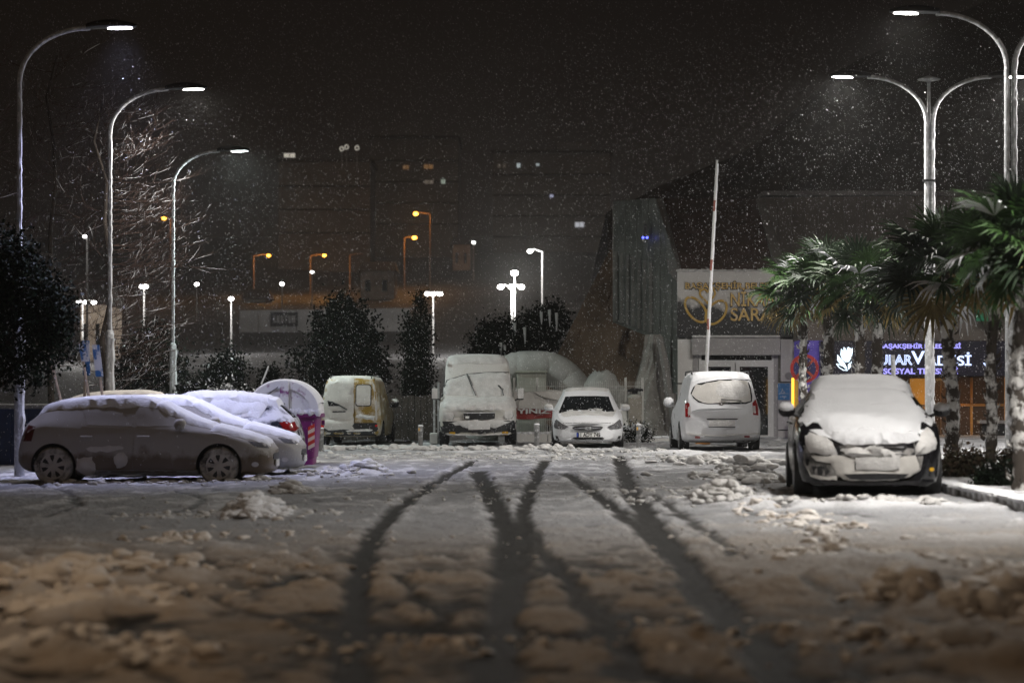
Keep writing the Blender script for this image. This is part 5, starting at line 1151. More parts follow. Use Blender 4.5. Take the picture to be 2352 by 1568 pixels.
for pet in ([(205,120),(225,135),(240,190),(244,300),(215,270),(205,200)], [(256,120),(240,160),(246,300),(262,300),(280,200),(288,135)], [(175,140),(200,170),(212,265),(236,310),(190,270),(166,210)], [(310,130),(292,150),(276,240),(266,300),(300,240),(312,180)],
            [(130,210),(165,250),(215,310),(250,380),(215,350),(160,320),(130,280)], [(300,290),(296,350),(262,390),(256,330)]): flat(pet, sg2, 'tulip_petal', TUL)
m = MB(); m.tube([z3(*q) for q in ((118,322),(150,330),(200,350),(240,385),(250,400),(200,395),(150,365),(118,322))], 0.012, 6); wb(m, 'tulip_leaf', TUL, sg2)
for pl in ([(1915,140),(1940,140),(1940,195),(1915,195)], [(1955,120),(1980,120),(1980,200),(1955,200)], [(1905,210),(1990,205),(1990,250),(1910,255)], [(1905,265),(1985,262),(1985,330),(1915,325)]): flat(pl, sg2, 'tower_emblem', GLOWC)
m = MB(); m.tube([z3(*q) for q in ((1870,310),(1890,340),(1930,360),(1965,400),(1950,340),(1900,325),(1870,310))], 0.012, 6); wb(m, 'emblem_leaf', GLOWC, sg2)
WOOD = mat('amber_wood', (0.42, 0.20, 0.045), 0.5, var=0.2, scale=2); WOODD = mat('brown_wood', (0.16, 0.085, 0.035), 0.55, var=0.2, scale=2)
BROWNP = mat('dim_lit_pane', (0.05, 0.03, 0.02), 0.15, emit=(1.0, 0.45, 0.14), estr=0.012); AMB = mat('lit_amber_pane', (0.4, 0.2, 0.04), 0.3, emit=(1.0, 0.42, 0.05), estr=0.24)
YG = YS + 1.6
for r in ((2040,866,2084,1004),(2140,866,2228,926),(2140,933,2228,1004),(2235,866,2306,926),(2235,933,2306,1004),(2360,866,2460,1004)): wb(slab(*r, YG + 0.06, 0.04), 'pane', BROWNP, fac)
sdv = wb(slab(2086, 866, 2136, 1004, YG, 0.08), 'door', WOODD, fac); wb(slab(2090, 869, 2131, 929, YG - 0.02, 0.02), 'pane', AMB, sdv); wb(slab(2106, 934, 2133, 985, YG - 0.02, 0.02), 'pane', mat('dim_amber_pane', (0.3, 0.14, 0.03), 0.3, emit=(1.0, 0.38, 0.05), estr=0.09), sdv); wb(slab(2122, 940, 2126, 950, YG - 0.06, 0.04), 'door_handle', M['dark_metal'], sdv)
wb(slab(2308, 866, 2358, 990, YG, 0.08), 'lit_panel', mat('lit_amber_wall', (0.4, 0.2, 0.05), 0.5, emit=(1.0, 0.40, 0.06), estr=0.15), fac)
for r in ((2136,926.5,2306,932.5),(2229,866,2234.5,926),(2229,933,2234.5,1004)): wb(slab(*r, YG - 0.01, 0.08), 'mullion', WOOD, fac)
wb(slab(2160, 875, 2162, 1004, YG + 0.02, 0.03), 'glazing_bar', WOODD, fac)
wb(slab(2250, 965, 2352, 972, YG - 0.6, 0.4), 'bench_top', M['shutter_grey'], fac); wb(slab(2256, 973, 2340, 1002, YG - 0.5, 0.3), 'bench_front', M['dark_metal'], fac)
ld = bpy.data.lights.new('assumed_soffit_light', 'AREA'); ld.size = 0.25; ld.energy = 9; ld.color = (1.0, 0.55, 0.18)  # assumed light with no fixture, added to warm the shop front
lo = bpy.data.objects.new('assumed_soffit_light', ld); COL.objects.link(lo); p = W(2180, 864, YS + 1.0); lo.location = (p.x, p.y, p.z - 0.05)
gsn = wb(slab(2243, 692, 2292, 737, YS - 0.2, 0.1), 'green_sign', mat('green_sign', (0.005, 0.16, 0.075), 0.5, emit=(0.0, 0.5, 0.2), estr=0.03), fac)
m = MB()
for k in range(5): slab(2098, 668 + k*9, 2118, 672 + k*9, 71.2, 0.06, m)
wb(m, 'louvre', M['aluminium'], fac)
wb(slab(2092, 660, 2130, 716, 71.35, 0.06), 'window', M['glass'], fac)

# signs by the entrance
p = W(1800, 899, YB); ac = thing('accessible_sign', (p.x, YB + 0.05, p.z - 0.24), 'small blue accessible-entrance sign on the pale wall panel', 'sign')
wb(slab(1787, 880, 1814, 918, YB + 0.04, 0.03), 'board', mat('sign_blue', (0.06, 0.24, 0.52), 0.5), ac)
PALE = mat('sign_pale', (0.62, 0.70, 0.78), 0.5)
def za(x, y): return W((1980 + x / 3.379) / 1.1378, (900 + y / 3.379) / 1.1378, YB + 0.03)
m = MB(); m.ball(za(218, 392), 0.016, 8, 6); m.tube([za(*q) for q in ((218,398),(221,414),(234,415),(240,424))], 0.008, 5); m.tube([za(222 + 13*math.cos(t), 416 + 13*math.sin(t)) for t in [R(30 + 24*k) for k in range(11)]], 0.006, 5); m.tube([za(219,405), za(230,404)], 0.006, 5); wb(m, 'wheelchair_symbol', PALE, ac)
fit_text('ENGELLİ', 1790.5, 1810.5, 902.5, 3.4, YB + 0.033, PALE, ac, 0.003)
wb(slab(1796, 909.5, 1806, 911.5, YB + 0.033, 0.006), 'arrow_bar', PALE, ac)
ns = thing('no_stopping_sign', (W(1848, 900, 58).x, 58, ground_base(7, 58)), 'round red-rimmed blue no-stopping sign behind the leftmost palm trunk', 'sign')
p = W(1848, 846, 58); zc = p.z - ns.location.z
m = MB(); m.tube([(0, 0.05, 0), (0, 0.05, zc)], 0.03, 8); m.build('post', M['galv'], ns, True)
m = MB(); m.lathe([(0.345, -0.012), (0.345, 0.012)], 32, (0, 0, zc), 'y'); m.build('rim', mat('sign_red', (0.42, 0.035, 0.03), 0.5), ns)
m = MB(); m.lathe([(0.27, -0.016), (0.27, 0.0)], 32, (0, 0, zc), 'y'); m.build('disc', mat('sign_navy', (0.03, 0.035, 0.13), 0.5), ns)
for a in (45, -45): m = MB(); m.box((0, -0.022, zc), (0.54, 0.012, 0.06), M=Matrix.Rotation(R(a), 4, 'Y')); m.build('cross_bar', mat('sign_red_bar', (0.45, 0.09, 0.05), 0.5), ns)
nl = thing('neon_tube', (W(1822, 940, 63).x, 63.0, ground_base(7, 63)), 'vertical amber light strip beside the round red-rimmed sign', 'light')
m = MB(); slab(1818.5, 868, 1824, 955, 63.0, 0.06, m); wb(m, 'tube', mat('amber_neon', (0.8, 0.5, 0.1), 0.4, emit=(1.0, 0.52, 0.03), estr=2.2), nl)
m = MB(); slab(1825.5, 864, 1834, 960, 63.02, 0.5, m); wb(m, 'lit_wall_strip', mat('amber_lit_wall', (0.55, 0.33, 0.04), 0.5), nl)  # wall strip next to the tube, with the amber light painted into its colour
m = MB(); slab(1816, 955.5, 1836, 1016, 63.0, 0.55, m); wb(m, 'plinth', M['dark_metal'], nl)

# raised barrier boom
Y = 58.6; X = W(1614, 1000, Y).x; gb = thing('barrier_gate', (X, Y, ground_base(X, Y)), 'tall snowy barrier boom raised upright behind the small white van', 'barrier')
m = MB(); m.bbox((0, 0, 0.5), (0.34, 0.3, 1.0), 0.03); m.build('cabinet', mat('barrier_orange', (0.5, 0.22, 0.04), 0.5), gb)
t = W(1645, 370, Y); b0 = W(1613, 985, Y); rel = lambda q: (q.x - X, -0.22, q.z - gb.location.z)
m = MB(); m.tube([rel(b0), rel(t)], [0.042, 0.030], 8); m.build('boom', M['aluminium'], gb, True)
for k in range(4):
    q0 = b0.lerp(t, 0.15 + k*0.22); q1 = b0.lerp(t, 0.19 + k*0.22); m = MB(); m.tube([rel(q0), rel(q1)], 0.041, 8); m.build('red_band', mat('faded_red_band', (0.25, 0.08, 0.06), 0.6), gb, True)
m = MB(); crust(m, [rel(b0), rel(t)], 0.040, (0.8, -0.5, 0), random.Random(8)); m.build('snow_crust', M['snow'], gb, True)
m = MB(); m.lathe([(0.07, -0.3), (0.07, 0.05)], 12, (0, 0, 0.92), 'y'); m.build('pivot', M['dark_metal'], gb)
Y = 50.0; X = W(2055, 900, Y).x; po = thing('marker_post', (X, Y, ground_base(X, Y)), 'short leaning white post just behind the black car roof', 'post')
q = W(2050, 815, Y); m = MB(); m.tube([(0.06, 0, 0), (q.x - X, 0, q.z - po.location.z)], [0.05, 0.045], 8); m.build('shaft', M['galv'], po, True)
m = MB(); crust(m, [(0.06, 0, 0.3), (q.x - X, 0, q.z - po.location.z)], 0.05, (0.3, -0.8, 0), random.Random(2)); m.build('snow_crust', M['snow'], po, True)

# ------------------------------------------------------------------ between the bin and the hall
M['mesh_wire'] = mat('white_mesh_wire', (0.52, 0.52, 0.49), 0.5)
Y = 65.2; x0, x1 = W(1180, 900, Y).x, W(1478, 900, Y).x
fe = thing('mesh_fence', (x0, Y, 0.02), 'white welded mesh fence behind the white saloon', 'fence')
m = MB(); n = int((x1 - x0) / 0.055)
for k in range(n): m.box(((k + 0.5)*0.055, 0, 0.93), (0.009, 0.009, 1.46))
for z in (0.25, 0.62, 1.05, 1.42, 1.52): m.box(((x1-x0)/2, 0.011, z), (x1-x0, 0.010, 0.012))
tag(m.build('wire_mesh', M['mesh_wire'], fe), kind='stuff')
for px in (1181, 1234, 1437, 1476): m = MB(); m.bbox((W(px, 900, Y).x - x0, 0.05, 0.88), (0.065, 0.065, 1.75), 0.01); m.build('post', M['mesh_wire'], fe)
lw = thing('low_wall', ((x0+x1)/2, Y + 0.1, 0.0), 'low snow-topped kerb wall under the mesh fence', 'wall')
for k in range(4): m = MB(); m.bbox((-1.26 + k*0.84, -0.3, 0.13), (0.825, 0.22, 0.28), 0.02); m.build('block', M['wall_panel'], lw)
m = MB(); rng = random.Random(4)
for k in range(22): m.ball((-1.65 + k*0.157, -0.3, 0.28), (0.12, 0.13, rng.uniform(0.04, 0.075)), 8, 5, k, 0.1)
m.build('snow_cap', M['snow'], lw, True)
ba = thing('banner', (W(1262, 960, Y - .06).x, Y - 0.06, W(1262, 960, Y).z), 'red banner with white letters half buried in blown snow on the mesh fence', 'banner')
RED = mix_mat('banner_cloth', (0.26, 0.025, 0.02), (0.46, 0.44, 0.42), 0.50, 0.60, scale=2.4, ra=0.6, rb=0.75, zlo=-0.12, zhi=0.55, bump=0.3)
a = W(1180, 898, Y - .06); b = W(1345, 961, Y - .06); m = MB(); nu, nv = 24, 10; vs = []
for j in range(nv):
    for i in range(nu): u, v = i/(nu-1), j/(nv-1); vs.append((a.x + (b.x-a.x)*u - ba.location.x, 0.02*math.sin(u*23 + v*5), b.z + (a.z-b.z)*v - ba.location.z - 0.02*math.sin(u*9)))
vs += [(q[0], q[1] + 0.02, q[2]) for q in vs]; o_ = nu*nv
m.add(vs, [(j*nu+i, j*nu+i+1, (j+1)*nu+i+1, (j+1)*nu+i) for j in range(nv-1) for i in range(nu-1)] + [(o_+j*nu+i, o_+(j+1)*nu+i, o_+(j+1)*nu+i+1, o_+j*nu+i+1) for j in range(nv-1) for i in range(nu-1)]); m.build('cloth', RED, ba, True, fix=False)
fit_text('YINIZ', 1187, 1263, 944, 10, Y - 0.12, M['wet_snow'], ba, 0.01, bold=0.006)
for pl, sd in (([(1192,925),(1200,906),(1215,900),(1222,905),(1230,915),(1250,922),(1275,926),(1300,930),(1300,938),(1190,938)], 1), ([(1225,900),(1340,899),(1340,925),(1290,922),(1250,912)], 2)):
    pp = [W(a_, b_, Y - 0.12) for a_, b_ in rough(pl, 1.2, 6, sd)]; n = len(pp); m = MB(); m.add(pp + [Vector((q.x, q.y + 0.07, q.z)) for q in pp], [tuple(range(n)), tuple(range(2*n-1, n-1, -1))] + [(i, n+i, n+(i+1) % n, (i+1) % n) for i in range(n)]); wb(m, 'snow_patch', M['caked'], ba)
M['inflatable'] = mix_mat('grey_white_sheeting', (0.30, 0.31, 0.29), (0.40, 0.40, 0.385), 0.4, 0.6, scale=1.4, ra=0.5, rb=0.7, bump=0.15)
Y = 68.0; ar = thing('inflatable_arch', (W(1250, 900, Y).x, Y, 0.0), 'grey-white inflatable arch bending down behind the mesh fence', 'arch')
path = [(1105,1010),(1118,930),(1150,868),(1186,844),(1262,844),(1300,866),(1345,925),(1392,1000)]
for i in range(len(path)-1):
    m = MB(); a = W(*path[i], Y); b = W(*path[i+1], Y); d = b - a
    m.tube([a.lerp(b, t) for t in (0.0, 0.04, 0.3, 0.7, 0.96, 1.0)], [0.43, 0.455, 0.47, 0.47, 0.455, 0.43], 16); wb(m, 'segment', M['inflatable'], ar, True)
    m = MB(); m.ball(b, 0.452, 14, 9); 
    if i < len(path)-2: wb(m, 'joint', M['inflatable'], ar, True)
Y = 66.6; tp = thing('covered_pile', (W(1384, 900, Y).x, Y, 0.0), 'rounded grey tarpaulin heap between the arch and the wing', 'tarpaulin')
m = MB(); m.ball((0, 0, 0.95), (0.62, 0.6, 1.05), 18, 10, 7, 0.05); m.ball((0.35, 0.1, 0.7), (0.6, 0.6, 0.9), 14, 8, 8, 0.06); m.build('sheet', M['inflatable'], tp, True)
m = MB(); m.box((0, 0, 0.05), (1.2, 1.0, 0.1)); m.build('pallet', WOODD, tp)
Y = 67.0; kb = thing('utility_box', (W(1221, 1000, Y).x, Y, 0.0), 'pale green-grey utility cabinet behind the van beneath the arch', 'cabinet')
h = W(1221, 856, Y).z; m = MB(); m.bbox((0, 0.3, h/2), (0.82, 0.6, h), 0.03); m.build('body', mat('cabinet_green_grey', (0.36, 0.37, 0.32), 0.6), kb)
m = MB(); m.bbox((0, 0.28, h + 0.02), (0.88, 0.68, 0.07), 0.02); m.build('lid', mat('cabinet_lid', (0.28, 0.29, 0.24), 0.6), kb); m = MB(); m.box((0, -0.01, h*0.5), (0.7, 0.02, h*0.8)); m.build('cabinet_door', mat('cabinet_door', (0.37, 0.38, 0.33), 0.6), kb)
Y = 64.4; pm = thing('gas_meter_post', (W(1458, 1000, Y).x, Y, 0.0), 'beige metal cabinet with a dark valve on top right of the white saloon', 'cabinet')
m = MB(); m.bbox((0, 0, 0.62), (0.36, 0.3, 1.24), 0.03); m.build('body', mat('beige_cabinet', (0.28, 0.26, 0.22), 0.6), pm); m = MB(); m.ball((0, 0, 1.24), (0.2, 0.17, 0.10), 12, 7); m.build('top', mat('beige_top', (0.33, 0.32, 0.29), 0.6), pm, True)
m = MB(); m.lathe([(0.07, 1.30), (0.08, 1.40), (0.13, 1.42), (0.13, 1.47), (0.06, 1.49)], 12); m.tube([(-0.2, 0, 1.42), (0.22, 0, 1.44)], 0.035, 8); m.build('valve', M['dark_metal'], pm, True); m = MB(); m.box((0.05, -0.155, 0.35), (0.09, 0.02, 0.04)); m.build('slot', M['dark_metal'], pm)
st = thing('leaning_slab', (W(1430, 1010, 64.1).x, 64.1, 0.0), 'pale wedge-shaped slab leaning beside the saloon mirror', 'slab')
wb(sheet([W(1418,1010,64.0), W(1447,1010,64.0), W(1437,928,64.6), W(1424,925,64.6)], 0.12), 'slab', M['wall_panel'], st)

def bollard(px, py, hpx, label, band=True):
    X, Y = G(px, py); s = FPX / Y; h = hpx / s
    r = thing('bollard', (X, Y, ground_base(X, Y)), label, 'bollard', 'grey bollards along the far kerb')
    m = MB(); m.lathe([(0.11, 0), (0.07, 0.03), (0.058, 0.06), (0.056, h*0.72), (0.066, h*0.74), (0.066, h*0.95), (0.045, h)], 14); m.build('post', M['bollard_grey'], r, True)
    m = MB(); m.ball((0, 0, h + 0.005), (0.068, 0.068, 0.03), 10, 6, 3, 0.08); m.build('snow_cap', M['snow'], r, True)
    if band: m = MB(); m.box((-0.035, -0.060, h*0.86), (0.035, 0.02, 0.07)); m.build('reflector', mat('amber_reflector', (0.7, 0.42, 0.12), 0.25, coat=0.5), r)
bollard(966, 1034, 56, 'grey bollard between the yellow van and the delivery van')
bollard(1233, 1037, 62, 'grey bollard between the delivery van and the white saloon', False)
bollard(1467, 1032, 56, 'pale bollard with amber reflector right of the white saloon')
bollard(738, 1040, 56, 'dark bollard just right of the purple bin')
gp = thing('gate_posts', (W(1001, 1010, 64).x, 64.0, 0.0), 'snow-edged metal gate post pair left of the delivery van', 'gate')
for dx, t in ((-0.03, 888), (0.05, 878)):
    m = MB(); h = W(1000, t, 64).z; m.bbox((dx*1.4, 0, h/2), (0.055, 0.055, h), 0.01); m.build('post', M['galv'], gp)
m = MB(); m.bbox((-0.05, -0.1, 0.16), (0.2, 0.25, 0.3), 0.02); m.build('footing', M['wall_panel'], gp)
Y = 69.0; dw = thing('timber_fence', (W(870, 1000, Y).x, Y, 0.0), 'dark timber board fence behind the yellow van', 'fence')
DW = mat('dark_boards', (0.045, 0.036, 0.030), 0.85, var=0.3, scale=3, bump=0.3)
x = W(735, 900, Y).x; xe = W(1006, 900, Y).x; k = 0
while x < xe:
    m = MB(); m.box((x + 0.085 - dw.location.x, 0.012*(k % 2), 0.63 + 0.01*((k*7) % 5)), (0.165, 0.025, 1.26)); m.build('board', DW, dw); x += 0.18; k += 1
for z in (0.35, 1.0): m = MB(); m.box(((W(735,900,Y).x + xe)/2 - dw.location.x, 0.05, z), (xe - W(735,900,Y).x, 0.04, 0.08)); m.build('rail', DW, dw)
kb2 = thing('far_kerb', (W(1500, 1020, 63.4).x, 63.4, 0.0), 'low snowy kerb stones in front of the hall wall', 'kerb')
for k in range(9): m = MB(); m.bbox((-0.95 + k*0.42 - 0.5, 0, 0.10), (0.40, 0.16, 0.2), 0.015); m.build('kerb_stone', M['wall_panel'], kb2)
m = MB(); rng = random.Random(9)
for k in range(24): m.ball((-1.6 + k*0.16, -0.02, 0.2), (0.13, 0.10, rng.uniform(0.03, 0.06)), 8, 5, k, 0.12)
m.build('snow_cap', M['snow'], kb2, True)

# ------------------------------------------------------------------ purple bin with domed lid
Y = 47.5; X = W(650, 1000, Y).x; s = Y / FPX
bn = thing('recycling_bin', (X, Y + 0.65, ground_base(X, Y) - 0.02), 'purple recycling bin with a snow-covered half-round lid', 'bin')
PUR = mat('purple_plastic', (0.17, 0.008, 0.135), 0.4, var=0.12, scale=3)
PURS = mix_mat('snow_covered_purple', (0.22, 0.03, 0.20), SNOW, 0.34, 0.44, scale=3.5, ra=0.4, rb=0.7, bump=0.3)
hw = 0.70; zr = 1.02
def rr(w, d, z, r=0.10): return [(a, b, z) for a, b in rrect(-w, -d, w, d, r, 3)]
m = MB(); m.rings([rr(0.57, 0.52, 0.0), rr(0.575, 0.525, 0.18), rr(0.60, 0.545, 0.19), rr(0.66, 0.62, zr - 0.12), rr(0.665, 0.62, zr)]); m.build('body', PUR, bn, True)
m = MB(); m.rings([rr(0.70, 0.66, zr - 0.05), rr(0.73, 0.68, zr - 0.03), rr(0.73, 0.68, zr + 0.03), rr(0.70, 0.66, zr + 0.05)]); m.build('rim', PUR, bn, True)
def arc(r, y, n=28, a0=0, a1=180, z=zr + 0.04, fx=1.0, fz=0.90): return [(r*math.cos(R(a0+(a1-a0)*k/n))*fx, y, z + r*math.sin(R(a0+(a1-a0)*k/n))*fz) for k in range(n+1)]
m = MB(); m.rings([arc(0.70, -0.62), arc(0.715, -0.60), arc(0.715, 0.60), arc(0.70, 0.62)], True, True); lid = m.build('lid', PURS, bn, True)
m = MB(); o1 = arc(0.715, -0.66); i1 = arc(0.55, -0.66); o2 = arc(0.715, -0.60); i2 = arc(0.55, -0.60); n = len(o1)
m.add(o1 + i1 + o2 + i2, [(k, k+1, n+k+1, n+k) for k in range(n-1)] + [(2*n+k, 3*n+k, 3*n+k+1, 2*n+k+1) for k in range(n-1)] + [(k, 2*n+k, 2*n+k+1, k+1) for k in range(n-1)] + [(n+k, n+k+1, 3*n+k+1, 3*n+k) for k in range(n-1)]); m.build('lid_hoop', PURS, bn, True)
m = MB(); m.bbox((0.03, -0.68, zr + 0.36), (0.17, 0.10, 0.68), 0.02); m.build('lid_bar', PURS, bn, True)
m = MB(); m.ball((0.03, -0.735, zr + 0.22), (0.022, 0.02, 0.03), 8, 6); m.build('lock', M['dark_metal'], bn, True)
m = MB(); rng = random.Random(6)
for k in range(30): m.ball((-0.68 + k*0.047, -0.63 + rng.uniform(-.03, .03), zr + 0.06), (0.07, 0.07, rng.uniform(0.04, 0.10)), 8, 5, k, 0.1)
m.build('rim_snow', M['snow'], bn, True)
m = MB(); m.rings([arc(0.715, -0.6, 20, 15, 165), arc(0.755, -0.55, 20, 18, 162), arc(0.76, 0.5, 20, 18, 162), arc(0.715, 0.6, 20, 15, 165)], False, False, False); m.build('lid_snow', M['snow'], bn, True)
for k in range(6):
    z = 0.72 - k*0.075; m = MB(); xa = 0.49; m.add([(xa, -0.605 + 0.0, z), (xa+0.13, -0.605, z+0.07), (xa+0.13, -0.605, z+0.145), (xa, -0.605, z+0.075), (xa, -0.58, z), (xa+0.13, -0.58, z+0.07), (xa+0.13, -0.58, z+0.145), (xa, -0.58, z+0.075)], [(0,1,2,3),(4,7,6,5),(0,4,5,1),(1,5,6,2),(2,6,7,3),(3,7,4,0)])
    for i in range(8):
        v = m.v[i]; m.v[i] = (v[0], v[1] - (v[2]-0.35)*0.075 - 0.012, v[2])
    m.build('reflective_stripe', mat('stripe_red', (0.5, 0.035, 0.02), 0.4) if k % 2 == 0 else mat('stripe_cream', (0.7, 0.58, 0.46), 0.4), bn)
for sg in (-1, 1): m = MB(); m.lathe([(0.05, -0.03), (0.05, 0.03)], 12, (sg*0.74, 0, zr - 0.15), 'x'); m.build('lifting_pin', PUR, bn)

# ------------------------------------------------------------------ leaning boards and blue container on the left
STK = mat('weathered_stake', (0.34, 0.27, 0.20), 0.85, var=0.3, scale=6, bump=0.3); SGB = mix_mat('blue_white_board', (0.02, 0.09, 0.22), (0.42, 0.42, 0.42), 0.47, 0.53, scale=4, ra=0.5, rb=0.6)
def stake(px0, py0, px1, py1, Y, label, bx=None, w=0.06):
    a = W(px0, py0, Y); b = W(px1, py1, Y); r = thing('leaning_signboard' if bx else 'leaning_stake', (a.x, Y, 0), label, 'sign' if bx else 'stake'); d = b - a; a2 = a + d * ((-0.1 - a.z) / d.z)
    m = MB(); m.tube([(a2.x - a.x, 0, -0.1), (b.x - a.x, 0, b.z)], w*0.45, 6); m.build('stake', STK, r)
    if bx:
        q0 = W(bx[0], bx[1], Y); q1 = W(bx[2], bx[3], Y); m = MB(); m.add([(q0.x-a.x-0.075, -0.05, q0.z), (q0.x-a.x+0.075, -0.08, q0.z), (q1.x-a.x+0.075, -0.08, q1.z), (q1.x-a.x-0.075, -0.05, q1.z), (q0.x-a.x-0.075, -0.02, q0.z), (q0.x-a.x+0.075, -0.05, q0.z), (q1.x-a.x+0.075, -0.05, q1.z), (q1.x-a.x-0.075, -0.02, q1.z)], [(0,1,2,3),(4,7,6,5),(0,4,5,1),(1,5,6,2),(2,6,7,3),(3,7,4,0)]); m.build('board', SGB, r)
stake(212, 960, 184, 785, 47.0, 'narrow blue-white board on the stake tilting furthest left of three', (190, 790, 197, 830))
stake(192, 960, 200, 778, 47.2, 'upright grey-white narrow board between two leaning ones', (198, 782, 200, 862))
stake(243, 960, 218, 790, 46.8, 'narrow blue board leaning against the thick lamp pole', (221, 792, 230, 865))
stake(150, 960, 115, 820, 46.5, 'bare weathered stake leaning left above the hatchback roof', None)
X = W(20, 930, 50).x; cn = thing('blue_container', (X, 50.0, ground_base(-11, 50)), 'dark blue container in the shade behind the lamp pole', 'container')
BL = mat('dark_blue_paint', (0.012, 0.03, 0.09), 0.5, var=0.25)
m = MB(); m.box((0, 0.6, 0.62), (2.4, 1.1, 1.2)); m.build('body', BL, cn)
for k in range(7): m = MB(); m.box((-1.05 + k*0.35, 0.03, 0.6), (0.07, 0.06, 1.05)); m.build('rib', BL, cn)
m = MB(); m.bbox((0, 0.55, 1.26), (2.5, 1.25, 0.10), 0.02); m.build('lid', M['bollard_grey'], cn)

# ------------------------------------------------------------------ planting
def raw_mesh(name, V, F, mats, smoothf=False, mi=None):
    V = np.asarray(V, float); F = np.asarray(F, np.int32); k = F.shape[1]
    me = bpy.data.meshes.new(name); me.vertices.add(len(V)); me.vertices.foreach_set('co', V.ravel())
    me.loops.add(F.size); me.loops.foreach_set('vertex_index', F.ravel()); me.polygons.add(len(F)); me.polygons.foreach_set('loop_start', (np.arange(len(F))*k).astype(np.int32))
    for m in (mats if isinstance(mats, (list, tuple)) else [mats]): me.materials.append(m)
    if mi is not None: me.polygons.foreach_set('material_index', np.asarray(mi, np.int32))
    me.update(calc_edges=True)
    if smoothf: me.polygons.foreach_set('use_smooth', np.ones(len(F), dtype=bool))
    return me
def leaf_cloud(name, blobs, n, size, mats, seed, aspect=0.55, shell=0.45, snowf=0.0):
    """Crown of many small leaves spread through several lobes."""
    rs = np.random.RandomState(seed); vol = np.array([b[3]*b[4]*b[5] for b in blobs]) ** 0.75; idx = rs.choice(len(blobs), n, p=vol/vol.sum()); B = np.array(blobs)[idx]
    d = rs.normal(size=(n, 3)); d /= np.linalg.norm(d, axis=1, keepdims=True); r = shell + (1 - shell) * rs.rand(n) ** 0.6; r *= 1 + 0.16*rs.normal(size=n)
    # clumping: pull the leaves towards random twig ends
    P = B[:, :3] + d * B[:, 3:] * r[:, None]
    tw = P[rs.choice(n, max(8, n // 14))]; near = rs.choice(len(tw), n)
    k = rs.rand(n) < 0.6
    q = tw[near] + rs.normal(size=(n, 3)) * size * 1.3; P = np.where(k[:, None], q, P)
    a = rs.normal(size=(n, 3)); a /= np.linalg.norm(a, axis=1, keepdims=True); b = np.cross(a, rs.normal(size=(n, 3))); b /= np.linalg.norm(b, axis=1, keepdims=True)
    s = size * rs.uniform(0.6, 1.3, n)[:, None]
    V = np.stack([P - a*s*0.5, P + b*s*aspect*0.5, P + a*s*0.5, P - b*s*aspect*0.5], 1).reshape(-1, 3)
    F = np.arange(n*4).reshape(-1, 4); mi = (rs.rand(n) < 0.5).astype(int)
    if snowf:
        top = (d[:, 2] > 0.35) & (rs.rand(n) < snowf); mi = np.where(top, 2, mi)
    return raw_mesh(name, V, F, mats, False, mi)
LEAF = [mat('dark_leaf', (0.006, 0.008, 0.006), 0.85, spec=0.1, var=0.3, scale=2), mat('mid_leaf', (0.010, 0.014, 0.009), 0.85, spec=0.1, var=0.3, scale=2), M['snow']]
EVER = [mat('evergreen_dark', (0.005, 0.009, 0.005), 0.8, spec=0.15, var=0.3), mat('evergreen_light', (0.010, 0.022, 0.010), 0.7, spec=0.2, var=0.3), M['snow']]
BROWNL = [mat('rusty_leaf', (0.055, 0.030, 0.014), 0.7, var=0.3), mat('olive_leaf', (0.050, 0.042, 0.018), 0.7, var=0.3), M['snow']]
BARK = mat('dark_bark', (0.045, 0.034, 0.026), 0.9, var=0.3, scale=6, bump=0.5)
def px_blobs(lst, Y, depth=0.8, rel=None):
    out = []
    for x, y, rx, rz in lst:
        p = W(x, y, Y); s = Y/FPX; out.append((p.x, p.y, p.z, rx*s, max(rx, rz)*s*depth, rz*s))
    return out
def plant(name, blobs, n, size, mats, label, cat, seed, trunk=None, snowf=0.0, group=None, shell=0.45):
    cx = blobs[0][0] if trunk is None else trunk[0]; cy = blobs[0][1]; z = tz(cx, cy)
    r = thing(name, (cx, cy, z), label, cat, group)
    me = leaf_cloud('crown', [(b[0]-cx, b[1]-cy, b[2]-z, b[3], b[4], b[5]) for b in blobs], n, size, mats, seed, snowf=snowf, shell=shell); link('crown' if cat == 'tree' else 'foliage', me, r)
    top = max(b[2] for b in blobs) - z; m = MB(); rng = random.Random(seed); rad = trunk[1] if trunk else 0.03
    m.tube([(rng.uniform(-.05, .05)*k, rng.uniform(-.05, .05)*k, top*0.9*k/5) for k in range(6)], [rad*(1 - 0.14*k) for k in range(6)], 7)
    for b in blobs: m.tube([(0, 0, max(0.05, (b[2]-z)*0.45)), ((b[0]-cx)*0.5, (b[1]-cy)*0.5, (b[2]-z)*0.75), (b[0]-cx, b[1]-cy, b[2]-z)], [rad*0.5, rad*0.35, rad*0.15], 5)
    m.build('trunk' if cat == 'tree' else 'stem', BARK, r, True); return r
plant('broadleaf_tree', px_blobs([(785,700,34,30),(808,735,46,38),(752,745,36,30),(765,790,62,46),(830,790,44,48),(715,838,36,26),(800,850,84,52),(856,842,34,40),(680,810,22,9),(672,838,16,8),(770,905,95,45),(868,775,18,13),(878,812,16,9),(730,722,18,9),(850,745,16,10),(885,858,12,18)], 72), 12000, 0.13, LEAF, 'broad dark evergreen tree behind the yellow van', 'tree', 1, (W(780,900,72).x, 0.16))
plant('cypress_tree', px_blobs([(958,930,38,90),(958,850,37,80),(957,790,34,60),(936,750,15,36),(968,735,20,55),(967,695,8,26)], 70.5), 8000, 0.10, LEAF, 'slender dark cypress between the broad tree and the delivery van', 'tree', 2, (W(958,900,70.5).x, 0.1), shell=0.6)
